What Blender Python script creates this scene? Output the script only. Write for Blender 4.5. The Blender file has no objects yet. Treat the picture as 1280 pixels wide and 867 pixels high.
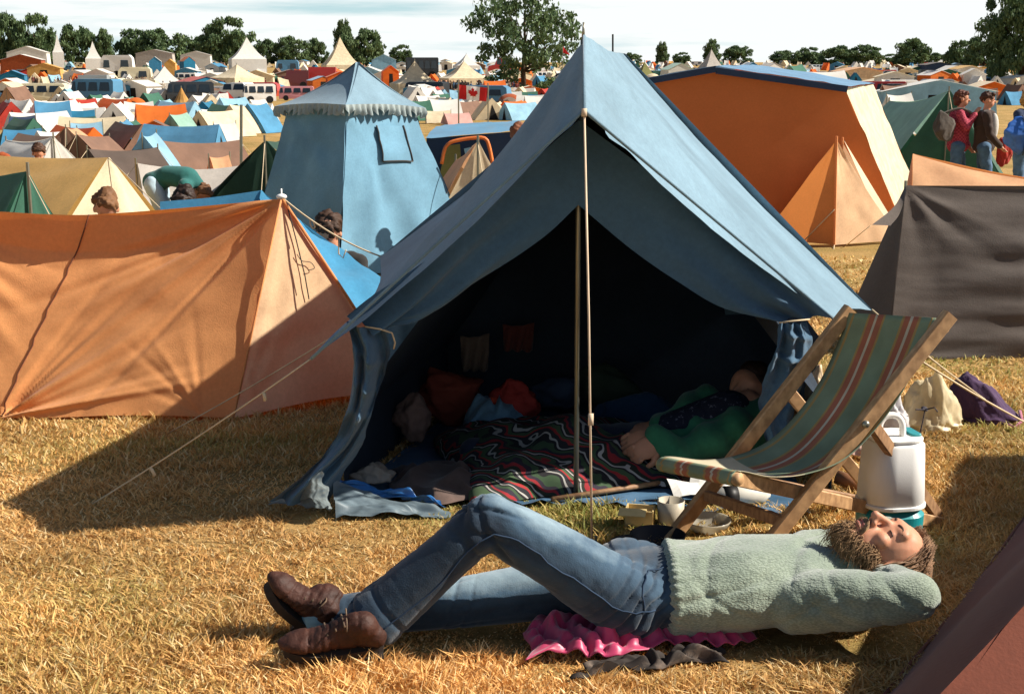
import bpy, math, random
import numpy as np
from mathutils import Vector, Matrix, noise as mnoise

random.seed(7)
rng = np.random.default_rng(7)
SC = bpy.context.scene
COL = SC.collection
R = math.radians

# ------------------------------------------------------------------ camera
F, CX, CY, H = 1700.0, 640.0, 433.5, 1.45
PITCH = math.atan(355.5 / F)
sp, cp = math.sin(PITCH), math.cos(PITCH)
cam = bpy.data.cameras.new('camera')
cam.sensor_width = 36.0
cam.lens = 36.0 * F / 1280.0
cam.clip_start = 0.05
cam.clip_end = 6000
camo = bpy.data.objects.new('camera', cam)
COL.objects.link(camo)
camo.location = (0, 0, H)
camo.rotation_euler = (math.pi / 2 - PITCH, 0, 0)
SC.camera = camo

# ------------------------------------------------------------------ terrain
TY = np.array([-60, 0, 3, 4.5, 6.5, 10, 16, 31, 85, 170, 300, 600, 1500, 4000.])
TZ = np.array([.12, .03, 0, -.06, -.2, -.38, -.6, -.9, -1.5, -2.4, -2.2, .9, 1.25, 1.35])
def terr(y):
    return float(np.interp(y, TY, TZ))
def P(px, py, Y):
    u, v = (px - CX) / F, (CY - py) / F
    t = Y / (v * sp + cp)
    return Vector((u * t, Y, H + (v * cp - sp) * t))
def X(px, Y, z=0.0):
    return (px - CX) / F * (Y * cp + (H - z) * sp)
def G(px, py, lift=0.0):
    lo = 1.0
    Y = 1.0
    while Y < 900:
        if P(px, py, Y).z < terr(Y): break
        lo = Y
        Y *= 1.03
    hi = Y
    for _ in range(40):
        m = (lo + hi) / 2
        if P(px, py, m).z < terr(m): hi = m
        else: lo = m
    p = P(px, py, hi)
    return Vector((p.x, hi, terr(hi) + lift))
def onG(p, lift=0.0):
    return Vector((p[0], p[1], terr(p[1]) + lift))

# ------------------------------------------------------------------ objects
ORG = {}
def tag(o, label=None, cat=None, group=None, kind=None):
    if label: o['label'] = label
    if cat: o['category'] = cat
    if group: o['group'] = group
    if kind: o['kind'] = kind
    return o
def thing(name, label, cat, loc, group=None):
    o = bpy.data.objects.new(name, None)
    o.empty_display_size = .1
    COL.objects.link(o)
    o.location = loc
    ORG[o] = Vector(loc)
    return tag(o, label, cat, group)
def org(o):
    return ORG.get(o, Vector((0, 0, 0)))
def link_mesh(name, me, mat, parent=None, loc=None):
    """mesh vertices are in world space; they are re-based on the parent or on loc"""
    o = bpy.data.objects.new(name, me)
    COL.objects.link(o)
    base = org(parent) if parent else Vector(loc or (0, 0, 0))
    me.transform(Matrix.Translation(-base))
    if parent:
        o.parent = parent
        ORG[o] = base
    else:
        o.location = base
        ORG[o] = base
    if mat:
        me.materials.append(mat)
    return o
def copy_tree(o, parent=None):
    c = o.copy()
    COL.objects.link(c)
    c.parent = parent
    if parent is None:
        for k in ('label', 'group'):
            if k in c: del c[k]
    for ch in o.children:
        copy_tree(ch, c)
    return c

class MB:
    def __init__(s):
        s.v, s.f, s.uv = [], [], None
    def add(s, vs, fs):
        b = len(s.v)
        s.v += [tuple(x) for x in vs]
        s.f += [tuple(i + b for i in q) for q in fs]
        return s
    def box(s, c, size, rot=None, taper=1.0):
        x, y, z = [k / 2 for k in size]
        vs = []
        for sz in (-1, 1):
            t = taper if sz > 0 else 1
            for a, b in ((-1, -1), (1, -1), (1, 1), (-1, 1)):
                vs.append(Vector((a * x * t, b * y * t, sz * z)))
        if rot is not None: vs = [rot @ q for q in vs]
        c = Vector(c)
        return s.add([q + c for q in vs], [(3, 2, 1, 0), (4, 5, 6, 7), (0, 1, 5, 4), (1, 2, 6, 5), (2, 3, 7, 6), (3, 0, 4, 7)])
    def rbox(s, c, size, r=.02, rot=None, taper=1.0, seg=4, ch=None):
        """box with vertical rounded corners and chamfered top/bottom"""
        x, y, z = [k / 2 for k in size]
        def ring(zz, inset, sc):
            out = []
            for cx_, cy_, a0 in ((x - r, y - r, 0), (-(x - r), y - r, 90), (-(x - r), -(y - r), 180), (x - r, -(y - r), 270)):
                for k in range(seg + 1):
                    a = R(a0 + 90 * k / seg)
                    out.append(Vector(((cx_ + (r - inset) * math.cos(a)) * sc, (cy_ + (r - inset) * math.sin(a)) * sc, zz)))
            return out
        h = ch or min(r * .5, z * .4)
        rings = [ring(-z, h, 1), ring(-z + h, 0, 1), ring(z - h, 0, taper), ring(z, h, taper)]
        n = len(rings[0])
        vs = [q for g in rings for q in g]
        fs = []
        for k in range(3):
            for i in range(n):
                j = (i + 1) % n
                fs.append((k * n + i, k * n + j, (k + 1) * n + j, (k + 1) * n + i))
        fs.append(tuple(range(n - 1, -1, -1)))
        fs.append(tuple(3 * n + i for i in range(n)))
        if rot is not None: vs = [rot @ q for q in vs]
        c = Vector(c)
        return s.add([q + c for q in vs], fs)
    def tube(s, pts, rad, n=8, cap=True):
        pts = [Vector(p) for p in pts]
        rads = rad if isinstance(rad, (list, tuple)) else [rad] * len(pts)
        b = len(s.v)
        up = None
        for i, p in enumerate(pts):
            t = (pts[min(i + 1, len(pts) - 1)] - pts[max(i - 1, 0)])
            if t.length < 1e-9: t = Vector((0, 0, 1))
            t.normalize()
            if up is None:
                up = Vector((0, 0, 1)) if abs(t.z) < .9 else Vector((0, 1, 0))
            a = t.cross(up).normalized()
            up = a.cross(t).normalized()
            for k in range(n):
                an = 2 * math.pi * k / n
                s.v.append(tuple(p + (a * math.cos(an) + up * math.sin(an)) * rads[i]))
        for i in range(len(pts) - 1):
            for k in range(n):
                k2 = (k + 1) % n
                s.f.append((b + i * n + k, b + i * n + k2, b + (i + 1) * n + k2, b + (i + 1) * n + k))
        if cap:
            s.f.append(tuple(b + k for k in range(n - 1, -1, -1)))
            s.f.append(tuple(b + (len(pts) - 1) * n + k for k in range(n)))
        return s
    def bar(s, a, b, w, h, up=(0, 0, 1), r=.25):
        """rectangular rail with chamfered long edges"""
        a, b = Vector(a), Vector(b)
        t = (b - a).normalized()
        sd = t.cross(Vector(up)).normalized()
        u = sd.cross(t).normalized()
        w, h = w / 2, h / 2
        c = min(w, h) * r
        prof = [(-w + c, -h), (w - c, -h), (w, -h + c), (w, h - c), (w - c, h), (-w + c, h), (-w, h - c), (-w, -h + c)]
        n = 8
        vs = [p + sd * x + u * y for p in (a, b) for x, y in prof]
        fs = [(k, (k + 1) % n, n + (k + 1) % n, n + k) for k in range(n)]
        fs += [tuple(range(n - 1, -1, -1)), tuple(range(n, 2 * n))]
        return s.add(vs, fs)
    def grid(s, A, uv=False):
        """A: array (nu, nv, 3)"""
        nu, nv = A.shape[:2]
        b = len(s.v)
        s.v += [tuple(q) for q in A.reshape(-1, 3)]
        for i in range(nu - 1):
            for j in range(nv - 1):
                s.f.append((b + i * nv + j, b + (i + 1) * nv + j, b + (i + 1) * nv + j + 1, b + i * nv + j + 1))
        if uv:
            s.uv = [(i / (nu - 1), j / (nv - 1)) for i in range(nu) for j in range(nv)]
        return s
    def ell(s, c, r, rot=None, nu=14, nv=9):
        c = Vector(c)
        if not isinstance(r, (tuple, list)): r = (r, r, r)
        vs = []
        for j in range(nv + 1):
            th = math.pi * j / nv
            for i in range(nu):
                ph = 2 * math.pi * i / nu
                q = Vector((r[0] * math.sin(th) * math.cos(ph), r[1] * math.sin(th) * math.sin(ph), r[2] * math.cos(th)))
                if rot is not None: q = rot @ q
                vs.append(q + c)
        fs = []
        for j in range(nv):
            for i in range(nu):
                k = (i + 1) % nu
                fs.append((j * nu + i, (j + 1) * nu + i, (j + 1) * nu + k, j * nu + k))
        return s.add(vs, fs)
    def poly(s, pts):
        return s.add(pts, [tuple(range(len(pts)))])
    def lathe(s, base, prof, n=20):
        base = Vector(base)
        vs = [base + Vector((r * math.cos(2 * math.pi * k / n), r * math.sin(2 * math.pi * k / n), z)) for r, z in prof for k in range(n)]
        fs = [(i * n + k, i * n + (k + 1) % n, (i + 1) * n + (k + 1) % n, (i + 1) * n + k) for i in range(len(prof) - 1) for k in range(n)]
        return s.add(vs, fs)
    def mesh(s, name, smooth=False):
        me = bpy.data.meshes.new(name)
        me.from_pydata(s.v, [], s.f)
        if s.uv:
            ul = me.uv_layers.new(name='UVMap')
            for l in me.loops: ul.data[l.index].uv = s.uv[l.vertex_index]
        if smooth:
            me.polygons.foreach_set('use_smooth', [True] * len(me.polygons))
        me.update()
        return me
    def build(s, name, mat, parent=None, loc=None, smooth=False, solid=0):
        o = link_mesh(name, s.mesh(name, smooth), mat, parent, loc)
        if solid:
            m = o.modifiers.new('thickness', 'SOLIDIFY'); m.thickness = solid
        return o

# ------------------------------------------------------------------ surfaces
def curve(pts, n, smooth=True):
    p = np.array([tuple(q) for q in pts], float)
    d = np.r_[0, np.cumsum(np.linalg.norm(np.diff(p, axis=0), axis=1))]
    t = np.linspace(0, d[-1], n)
    if not smooth or len(p) < 3:
        return np.stack([np.interp(t, d, p[:, k]) for k in range(3)], 1)
    m = np.zeros_like(p)
    m[1:-1] = (p[2:] - p[:-2]) / (d[2:] - d[:-2])[:, None]
    m[0] = (p[1] - p[0]) / (d[1] - d[0]); m[-1] = (p[-1] - p[-2]) / (d[-1] - d[-2])
    out = []
    for x in t:
        i = min(max(np.searchsorted(d, x) - 1, 0), len(p) - 2)
        h = d[i + 1] - d[i]; s = (x - d[i]) / h
        out.append((2*s**3-3*s*s+1)*p[i] + (s**3-2*s*s+s)*h*m[i] + (-2*s**3+3*s*s)*p[i+1] + (s**3-s*s)*h*m[i+1])
    return np.array(out)
def vnoise(x, y, seed=0):
    x = np.asarray(x, float); y = np.asarray(y, float)
    xi, yi = np.floor(x).astype(int), np.floor(y).astype(int)
    fx, fy = x - xi, y - yi
    fx, fy = fx * fx * (3 - 2 * fx), fy * fy * (3 - 2 * fy)
    def h(a, b):
        n = (a * 374761393 + b * 668265263 + seed * 974711) & 0x7fffffff
        n = ((n ^ (n >> 13)) * 1274126177) & 0x7fffffff
        return ((n ^ (n >> 16)) & 0xffff) / 65535.0
    return (h(xi, yi) * (1 - fx) + h(xi + 1, yi) * fx) * (1 - fy) + (h(xi, yi + 1) * (1 - fx) + h(xi + 1, yi + 1) * fx) * fy
def fbm(x, y, seed=0, o=3):
    return sum((vnoise(x * 2**k, y * 2**k, seed + k) - .5) / 2**k for k in range(o))
def ruled(top, bot, nv, disp=None, sag=0.0, sagdir=None, flip=1):
    """surface between two sampled curves; disp(U,V) metres along the normal"""
    nu = len(top)
    V = np.linspace(0, 1, nv)
    A = top[:, None, :] * (1 - V)[None, :, None] + bot[:, None, :] * V[None, :, None]
    U_, V_ = np.meshgrid(np.linspace(0, 1, nu), V, indexing='ij')
    du = np.gradient(A, axis=0); dv = np.gradient(A, axis=1)
    N = np.cross(du, dv); N /= np.linalg.norm(N, axis=2, keepdims=True) + 1e-9
    N *= flip
    if sag:
        s = sag * 4 * V_ * (1 - V_)
        A = A + (N * s[..., None] if sagdir is None else np.array(sagdir)[None, None] * s[..., None])
    if disp is not None:
        A = A + N * disp(U_, V_)[..., None]
    return A
def pegfold(U, V, u0, v0, freq, amp, decay, ax=1.0, seed=0):
    du, dv = (U - u0) * ax, (V - v0)
    r = np.hypot(du, dv) + 1e-6
    a = np.arctan2(dv, du)
    w = np.sin(freq * a + 2.0 * np.sin(a * 3.1 + seed))
    w = np.sign(w) * np.abs(w) ** 1.4
    w = w * (0.6 + .8 * vnoise(a * 5 + 20, r * 4, seed))
    return amp * w * np.exp(-(r / decay) ** 1.3) * np.minimum(r * 6, 1)

def fan(u0, v0, a0, a1, n, l0, l1, amp, w, seed, ax=1.0):
    """tension creases fanning out from a peg or a pole: (u0, v0, u1, v1, width, amp)"""
    r_ = np.random.default_rng(seed)
    out = []
    for k in range(n):
        a_ = R(a0 + (a1 - a0) * (k + r_.uniform(.15, .85)) / n); l = r_.uniform(l0, l1)
        out.append((u0, v0, u0 + math.cos(a_) * l / ax, v0 - math.sin(a_) * l, w * r_.uniform(.7, 1.4), amp * r_.uniform(.5, 1.3) * r_.choice((-1, 1, 1))))
    return out
def creases(U, V, lines, ax=1.0):
    d = np.zeros_like(U)
    for u0, v0, u1, v1, w, am in lines:
        dx, dy = (u1 - u0) * ax, v1 - v0
        L2 = dx * dx + dy * dy
        px_, py_ = (U - u0) * ax, V - v0
        t = np.clip((px_ * dx + py_ * dy) / L2, 0, 1)
        ds = np.hypot(px_ - t * dx, py_ - t * dy)
        ww = w * (.25 + t)
        d += am * np.minimum(t * 8, 1) * (1 - t) ** .8 * np.exp(-(ds / ww) ** 2)
    return d

# ------------------------------------------------------------------ materials
def lin(h):
    if not isinstance(h, str): return tuple(h)
    out = []
    for i in (0, 2, 4):
        c = int(h[i:i + 2], 16) / 255
        out.append(c / 12.92 if c <= .04045 else ((c + .055) / 1.055) ** 2.4)
    return tuple(out)
MATS = {}
def mat(name, col, rough=.7, spec=.3, vary=.18, vscale=4.0, bump=.0, bscale=60.0, trans=0.0, tcol=None, metal=0.0, sheen=0.0, col2=None, ramp=(.35, .65), coat=0, mottle=0):
    if name in MATS: return MATS[name]
    m = bpy.data.materials.new(name)
    m.use_nodes = True
    nt = m.node_tree
    N, L = nt.nodes, nt.links
    b = N['Principled BSDF']
    out = N['Material Output']
    c = lin(col)
    tc = N.new('ShaderNodeTexCoord')
    nz = N.new('ShaderNodeTexNoise'); nz.inputs['Scale'].default_value = vscale; nz.inputs['Detail'].default_value = 5
    nz.inputs['Roughness'].default_value = .62
    L.new(tc.outputs['Object'], nz.inputs['Vector'])
    rp = N.new('ShaderNodeValToRGB')
    rp.color_ramp.elements[0].position, rp.color_ramp.elements[1].position = ramp
    c2 = lin(col2) if col2 else tuple(min(k * (1 + vary), 1) for k in c)
    c1 = c if col2 else tuple(k * (1 - vary) for k in c)
    rp.color_ramp.elements[0].color = (*c1, 1)
    rp.color_ramp.elements[1].color = (*c2, 1)
    L.new(nz.outputs['Fac'], rp.inputs['Fac'])
    colour = rp.outputs['Color']
    if mottle:
        n3 = N.new('ShaderNodeTexNoise'); n3.inputs['Scale'].default_value = 55; n3.inputs['Detail'].default_value = 6; n3.inputs['Roughness'].default_value = .75
        L.new(tc.outputs['Object'], n3.inputs['Vector'])
        r3 = N.new('ShaderNodeMapRange'); r3.inputs['From Min'].default_value = .25; r3.inputs['From Max'].default_value = .75; r3.inputs['To Min'].default_value = 1 - mottle; r3.inputs['To Max'].default_value = 1 + mottle
        L.new(n3.outputs['Fac'], r3.inputs['Value'])
        m3 = N.new('ShaderNodeVectorMath'); m3.operation = 'SCALE'
        L.new(colour, m3.inputs[0]); L.new(r3.outputs['Result'], m3.inputs['Scale'])
        colour = m3.outputs[0]
    L.new(colour, b.inputs['Base Color'])
    b.inputs['Roughness'].default_value = rough
    b.inputs['Specular IOR Level'].default_value = spec
    b.inputs['Metallic'].default_value = metal
    if sheen:
        b.inputs['Sheen Weight'].default_value = sheen
        b.inputs['Sheen Roughness'].default_value = .5
    if 'skin' in name:
        b.inputs['Subsurface Weight'].default_value = .12; b.inputs['Subsurface Radius'].default_value = (.012, .004, .002); b.inputs['Subsurface Scale'].default_value = 1
    if coat: b.inputs['Coat Weight'].default_value = coat
    bp = None
    if bump:
        n2 = N.new('ShaderNodeTexNoise'); n2.inputs['Scale'].default_value = bscale; n2.inputs['Detail'].default_value = 4
        L.new(tc.outputs['Object'], n2.inputs['Vector'])
        bp = N.new('ShaderNodeBump'); bp.inputs['Strength'].default_value = bump; bp.inputs['Distance'].default_value = .004
        L.new(n2.outputs['Fac'], bp.inputs['Height'])
        L.new(bp.outputs['Normal'], b.inputs['Normal'])
    if trans:
        t = N.new('ShaderNodeBsdfTranslucent')
        if tcol:
            t.inputs['Color'].default_value = (*lin(tcol), 1)
        else:
            L.new(colour, t.inputs['Color'])
        if bp: L.new(bp.outputs['Normal'], t.inputs['Normal'])
        mx = N.new('ShaderNodeMixShader'); mx.inputs['Fac'].default_value = trans
        L.new(b.outputs[0], mx.inputs[1]); L.new(t.outputs[0], mx.inputs[2])
        L.new(mx.outputs[0], out.inputs['Surface'])
    MATS[name] = m
    return m
def fabric(name, col, trans=.22, vary=.14, bump=.25, bscale=35, sheen=.15, **k):
    return mat(name, col, rough=.85, spec=.2, vary=vary, vscale=k.pop('vscale', 2.2), bump=bump, bscale=bscale, trans=trans, sheen=sheen, mottle=k.pop('mottle', .14), **k)
# ------------------------------------------------------------------ light and sky
SUN_AZ, SUN_EL = R(90.5), R(38.2)          # azimuth from +Y towards +X
w = bpy.data.worlds.new('World'); SC.world = w; w.use_nodes = True
nt = w.node_tree; N, L = nt.nodes, nt.links
bg = N['Background']
sky = N.new('ShaderNodeTexSky'); sky.sky_type = 'NISHITA'; sky.sun_disc = False
sky.sun_elevation = SUN_EL; sky.sun_rotation = SUN_AZ
sky.air_density = 1.0; sky.dust_density = 1.2; sky.ozone_density = 1.0
tc = N.new('ShaderNodeTexCoord')
mp = N.new('ShaderNodeMapping'); mp.inputs['Scale'].default_value = (1.2, 1.2, 16.0)
L.new(tc.outputs['Generated'], mp.inputs['Vector'])
nz = N.new('ShaderNodeTexNoise'); nz.inputs['Scale'].default_value = 3.2; nz.inputs['Detail'].default_value = 7; nz.inputs['Roughness'].default_value = .6
L.new(mp.outputs['Vector'], nz.inputs['Vector'])
# the thin cloud is thicker towards the right of the view
sx = N.new('ShaderNodeSeparateXYZ'); L.new(tc.outputs['Generated'], sx.inputs['Vector'])
ma = N.new('ShaderNodeMath'); ma.operation = 'MULTIPLY_ADD'; ma.inputs[1].default_value = .42; ma.inputs[2].default_value = .1
L.new(sx.outputs['X'], ma.inputs[0])
ad = N.new('ShaderNodeMath'); ad.operation = 'ADD'
L.new(nz.outputs['Fac'], ad.inputs[0]); L.new(ma.outputs[0], ad.inputs[1])
rp = N.new('ShaderNodeValToRGB')
rp.color_ramp.elements[0].position = .38; rp.color_ramp.elements[1].position = .58
L.new(ad.outputs[0], rp.inputs['Fac'])
mx = N.new('ShaderNodeMix'); mx.data_type = 'RGBA'
# the cloud is a low bank along the horizon; overhead the sky is clear
zb = N.new('ShaderNodeMapRange'); zb.inputs['From Min'].default_value = .06; zb.inputs['From Max'].default_value = .3; zb.inputs['To Min'].default_value = 1; zb.inputs['To Max'].default_value = 0
L.new(sx.outputs['Z'], zb.inputs['Value'])
veil = N.new('ShaderNodeMix'); veil.data_type = 'RGBA'
L.new(rp.outputs['Color'], veil.inputs['Factor']); veil.inputs['A'].default_value = (5.7, 7.9, 8.3, 1); veil.inputs['B'].default_value = (10.2, 10.6, 10.5, 1)
L.new(veil.outputs['Result'], mx.inputs['B'])
L.new(zb.outputs['Result'], mx.inputs['Factor'])
L.new(sky.outputs['Color'], mx.inputs['A'])
CLOUD = mx.inputs['B']; CLOUD.default_value = (14.5, 14.6, 14.2, 1)
L.new(mx.outputs['Result'], bg.inputs['Color'])
bg.inputs['Strength'].default_value = .055
sd = bpy.data.lights.new('sun', 'SUN'); sd.energy = 5.0; sd.angle = R(.5); sd.color = (1, .93, .82)
so = bpy.data.objects.new('sun', sd); COL.objects.link(so)
S = Vector((math.sin(SUN_AZ) * math.cos(SUN_EL), math.cos(SUN_AZ) * math.cos(SUN_EL), math.sin(SUN_EL)))
so.rotation_euler = S.to_track_quat('Z', 'Y').to_euler()
so.location = (20, 5, 25)
SC.view_settings.view_transform = 'Standard'; SC.view_settings.look = 'None'
SC.view_settings.gamma = 1; SC.view_settings.exposure = .80; SC.view_settings.use_curve_mapping = False
SC.cycles.max_bounces = 6; SC.cycles.diffuse_bounces = 3; SC.cycles.transmission_bounces = 4; SC.cycles.transparent_max_bounces = 6

# ------------------------------------------------------------------ ground
def ground_mat():
    m = bpy.data.materials.new('dry_field'); m.use_nodes = True
    nt = m.node_tree; N, L = nt.nodes, nt.links; b = N['Principled BSDF']
    tc = N.new('ShaderNodeTexCoord')
    n1 = N.new('ShaderNodeTexNoise'); n1.inputs['Scale'].default_value = .9; n1.inputs['Detail'].default_value = 6
    n2 = N.new('ShaderNodeTexNoise'); n2.inputs['Scale'].default_value = 45; n2.inputs['Detail'].default_value = 6; n2.inputs['Roughness'].default_value = .7
    for n in (n1, n2): L.new(tc.outputs['Object'], n.inputs['Vector'])
    r1 = N.new('ShaderNodeValToRGB'); e = r1.color_ramp.elements
    e[0].position = .38; e[0].color = (.34, .24, .08, 1); e[1].position = .6; e[1].color = (.54, .34, .13, 1)
    L.new(n1.outputs['Fac'], r1.inputs['Fac'])
    r2 = N.new('ShaderNodeValToRGB'); e = r2.color_ramp.elements
    e[0].position = .3; e[0].color = (.5, .46, .42, 1); e[1].position = .7; e[1].color = (1, 1, 1, 1)
    L.new(n2.outputs['Fac'], r2.inputs['Fac'])
    mm = N.new('ShaderNodeMix'); mm.data_type = 'RGBA'; mm.blend_type = 'MULTIPLY'; mm.inputs['Factor'].default_value = 1
    L.new(r1.outputs['Color'], mm.inputs['A']); L.new(r2.outputs['Color'], mm.inputs['B'])
    L.new(mm.outputs['Result'], b.inputs['Base Color'])
    b.inputs['Roughness'].default_value = .95; b.inputs['Specular IOR Level'].default_value = .1
    bp = N.new('ShaderNodeBump'); bp.inputs['Strength'].default_value = .6; bp.inputs['Distance'].default_value = .03
    L.new(n2.outputs['Fac'], bp.inputs['Height']); L.new(bp.outputs['Normal'], b.inputs['Normal'])
    return m
ys = np.unique(np.r_[np.linspace(-60, 0, 7), np.linspace(0, 20, 101), np.geomspace(20, 4000, 70)])
xs = np.r_[-np.geomspace(8, 3500, 24)[::-1], np.linspace(-7.6, 7.6, 77), np.geomspace(8, 3500, 24)]
XX, YY = np.meshgrid(xs, ys, indexing='ij')
ZZ = np.interp(YY, TY, TZ) + np.where((YY < 20) & (abs(XX) < 9), fbm(XX * 2, YY * 2, 3) * .02, 0)
tag(MB().grid(np.stack([XX, YY, ZZ], 2)).build('ground', ground_mat(), smooth=True), kind='structure')

# ------------------------------------------------------------------ grass
def grass(N_, y0, y1, hscale, seed, skip):
    r = np.random.default_rng(seed)
    u = r.random(N_)
    Yb = 1 / (1 / y0 + u * (1 / y1 - 1 / y0))
    Xb = (r.random(N_) * 2 - 1) * (.45 * Yb + 1.1)
    hf = skip(Xb, Yb)
    k = hf > .02
    Xb, Yb, hf = Xb[k], Yb[k], hf[k]
    n = len(Xb)
    clump = .55 + 1.0 * vnoise(Xb * 14, Yb * 14, 5) * (.5 + vnoise(Xb * 3, Yb * 3, 9))
    worn = np.clip((fbm(Xb * .7 + 30, Yb * .9 + 30, 41) + .02) * 5, 0, 1)
    hgt = (1 - .3 * worn) * hscale * (.4 + .9 * r.random(n) ** 1.5) * clump * hf
    wid = (.0016 + .0022 * r.random(n)) * np.maximum(1, Yb / 4.0)
    az = r.random(n) * 2 * np.pi
    lean = (.25 + .9 * r.random(n) + .7 * worn * r.random(n)) * hgt
    fa = r.random(n) * 2 * np.pi
    zb = np.interp(Yb, TY, TZ) - .004 + fbm(Xb * 2, Yb * 2, 3) * .02
    dx, dy = np.cos(az), np.sin(az)
    wx, wy = np.cos(fa) * wid, np.sin(fa) * wid
    V = np.zeros((n, 5, 3))
    for i, (t, s) in enumerate(((0, -1), (0, 1), (.5, -.8), (.5, .8), (1, 0))):
        V[:, i, 0] = Xb + dx * lean * t * t + wx * s
        V[:, i, 1] = Yb + dy * lean * t * t + wy * s
        V[:, i, 2] = zb + hgt * t * (1 - .18 * t)
    me = bpy.data.meshes.new('grass')
    me.vertices.add(n * 5); me.vertices.foreach_set('co', V.reshape(-1))
    base = (np.arange(n) * 5)[:, None]
    loops = np.concatenate([base + np.array([[0, 1, 3, 2]]), base + np.array([[2, 3, 4]])], 1).reshape(-1)
    me.loops.add(n * 7); me.loops.foreach_set('vertex_index', loops.astype(np.int32))
    me.polygons.add(n * 2)
    st = (np.arange(n) * 7)[:, None] + np.array([[0, 4]])
    me.polygons.foreach_set('loop_start', st.reshape(-1).astype(np.int32))
    me.update(calc_edges=True)
    # each blade's own hue: straw, tan or still green
    g = np.clip((fbm(Xb * .9 + 4, Yb * .9 + 2, 21) + .0) * 1.5 + (r.random(n) - .67) * .8 + np.where(Yb > 7, .10, 0) + .55 * np.exp(-((Xb + 2.0) / .9) ** 2 - ((Yb - 5.4) / .45) ** 2) + .4 * np.exp(-((Xb - 1.9) / .8) ** 2 - ((Yb - 6.2) / .8) ** 2) + .4 * np.exp(-((Xb - .3) / .25) ** 2 - ((Yb - 4.2) / .3) ** 2), 0, 1)
    t = r.random(n)[:, None]
    straw = np.array([.80, .50, .19]) * (1 - t) + np.array([.52, .27, .085]) * t
    pale = np.array([.80, .62, .33])
    straw = np.where((r.random(n) < .16)[:, None], pale, straw)
    green = np.array([.22, .27, .06]) * (1 - t) + np.array([.38, .35, .10]) * t
    straw = straw * (.72 + .6 * vnoise(Xb * 2.3, Yb * 2.3, 31) )[:, None]
    c = straw * (1 - g[:, None]) + green * g[:, None]
    ca = me.color_attributes.new('blade', 'FLOAT_COLOR', 'POINT')
    cc = np.ones((n, 5, 4)); cc[:, :, :3] = c[:, None, :]
    ca.data.foreach_set('color', cc.reshape(-1).astype(np.float32))
    return me
def grass_mat():
    m = bpy.data.materials.new('dry_grass'); m.use_nodes = True
    nt = m.node_tree; N, L = nt.nodes, nt.links; b = N['Principled BSDF']
    a = N.new('ShaderNodeVertexColor'); a.layer_name = 'blade'
    L.new(a.outputs['Color'], b.inputs['Base Color'])
    b.inputs['Roughness'].default_value = .6; b.inputs['Specular IOR Level'].default_value = .25
    t = N.new('ShaderNodeBsdfTranslucent'); L.new(a.outputs['Color'], t.inputs['Color'])
    mx = N.new('ShaderNodeMixShader'); mx.inputs['Fac'].default_value = .3
    L.new(b.outputs[0], mx.inputs[1]); L.new(t.outputs[0], mx.inputs[2]); L.new(mx.outputs[0], N['Material Output'].inputs['Surface'])
    return m
def skip(x, y):
    h = np.ones_like(x)
    # under the main tent's floor
    cx_ = .235 + (y - 4.55) * .14
    h = np.where((y > 4.5) & (y < 6.7) & (abs(x - cx_) < .78), 0, h)
    # pressed flat under the lying man
    h = np.where((abs(y - 3.34) < .17) & (x > -.5) & (x < 1.05), .35, h)
    h = np.where((abs(y - 3.22) < .1) & (x > -.62) & (x < -.3), .3, h)
    h = np.where((abs(y - 3.12) < .1) & (x > 0.05) & (x < .62), .6, h)
    h = np.where((abs(y - 4.05) < .16) & (x > 1.02) & (x < 1.32), .2, h)
    h = np.where((abs(y - 4.42) < .22) & (x > -.75) & (x < .1), .5, h)
    h = np.where((abs(y - 4.3) < .25) & (x > .35) & (x < .9), .6, h)
    return h
gm = grass_mat()
tag(link_mesh('grass', grass(440000, 2.55, 14, .037, 3, skip), gm), 'short dry straw coloured grass with green tufts across the field', 'grass', kind='stuff')
# ------------------------------------------------------------------ cloths
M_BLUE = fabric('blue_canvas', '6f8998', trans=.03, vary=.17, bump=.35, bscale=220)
M_BLUE_SHADED = fabric('shaded_blue_canvas', '46637a', trans=.02, vary=.15, bump=.35, bscale=200)  # same canvas, colour darkened for the shade under the fly
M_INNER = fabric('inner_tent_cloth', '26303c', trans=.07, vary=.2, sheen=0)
M_ORANGE = fabric('orange_cotton', 'eaa468', trans=.3, vary=.08, bump=.3, bscale=160, tcol='e07a28')
M_ORANGE2 = fabric('deep_orange_canvas', 'd9804a', trans=.45, vary=.06, bump=.2, bscale=160, tcol='dc7a3c')
M_CREAM = fabric('cream_canvas', 'dcc79c', trans=.25, vary=.12, bump=.3, bscale=60)
M_BROWN = fabric('dark_brown_cotton', '5c534d', trans=.12, vary=.1, bump=.3, bscale=120)
M_REDBROWN = fabric('rust_red_cotton', '6a3625', trans=.10, vary=.08, bump=.3, bscale=120, tcol='b0442a')
M_ROPE = mat('pale_cord', 'c9b596', rough=.9, spec=.1)
M_POLE = mat('tent_pole_metal', '8d8a7a', rough=.35, spec=.5, metal=.7)
M_WOODPEG = mat('peg_wood', 'b0905c', rough=.8)
M_WHITE = mat('white_plastic', 'eceae4', rough=.4, spec=.4, vary=.04)
M_DARK = mat('dark_gap', '1c1a18', rough=.9)  # near-black painted for the shade inside open tent doors; also the mast
M_HEM = fabric('hem_tape', '3c3a38', trans=0)
def rope(name, pts, parent, r=.0035, m=None):
    return MB().tube(pts, r, 6).build(name, m or M_ROPE, parent, smooth=True)
def sagline(a, b, s=.02, n=10):
    a, b = Vector(a), Vector(b)
    return [a.lerp(b, i / n) - Vector((0, 0, s * 4 * (i / n) * (1 - i / n))) for i in range(n + 1)]

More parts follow.
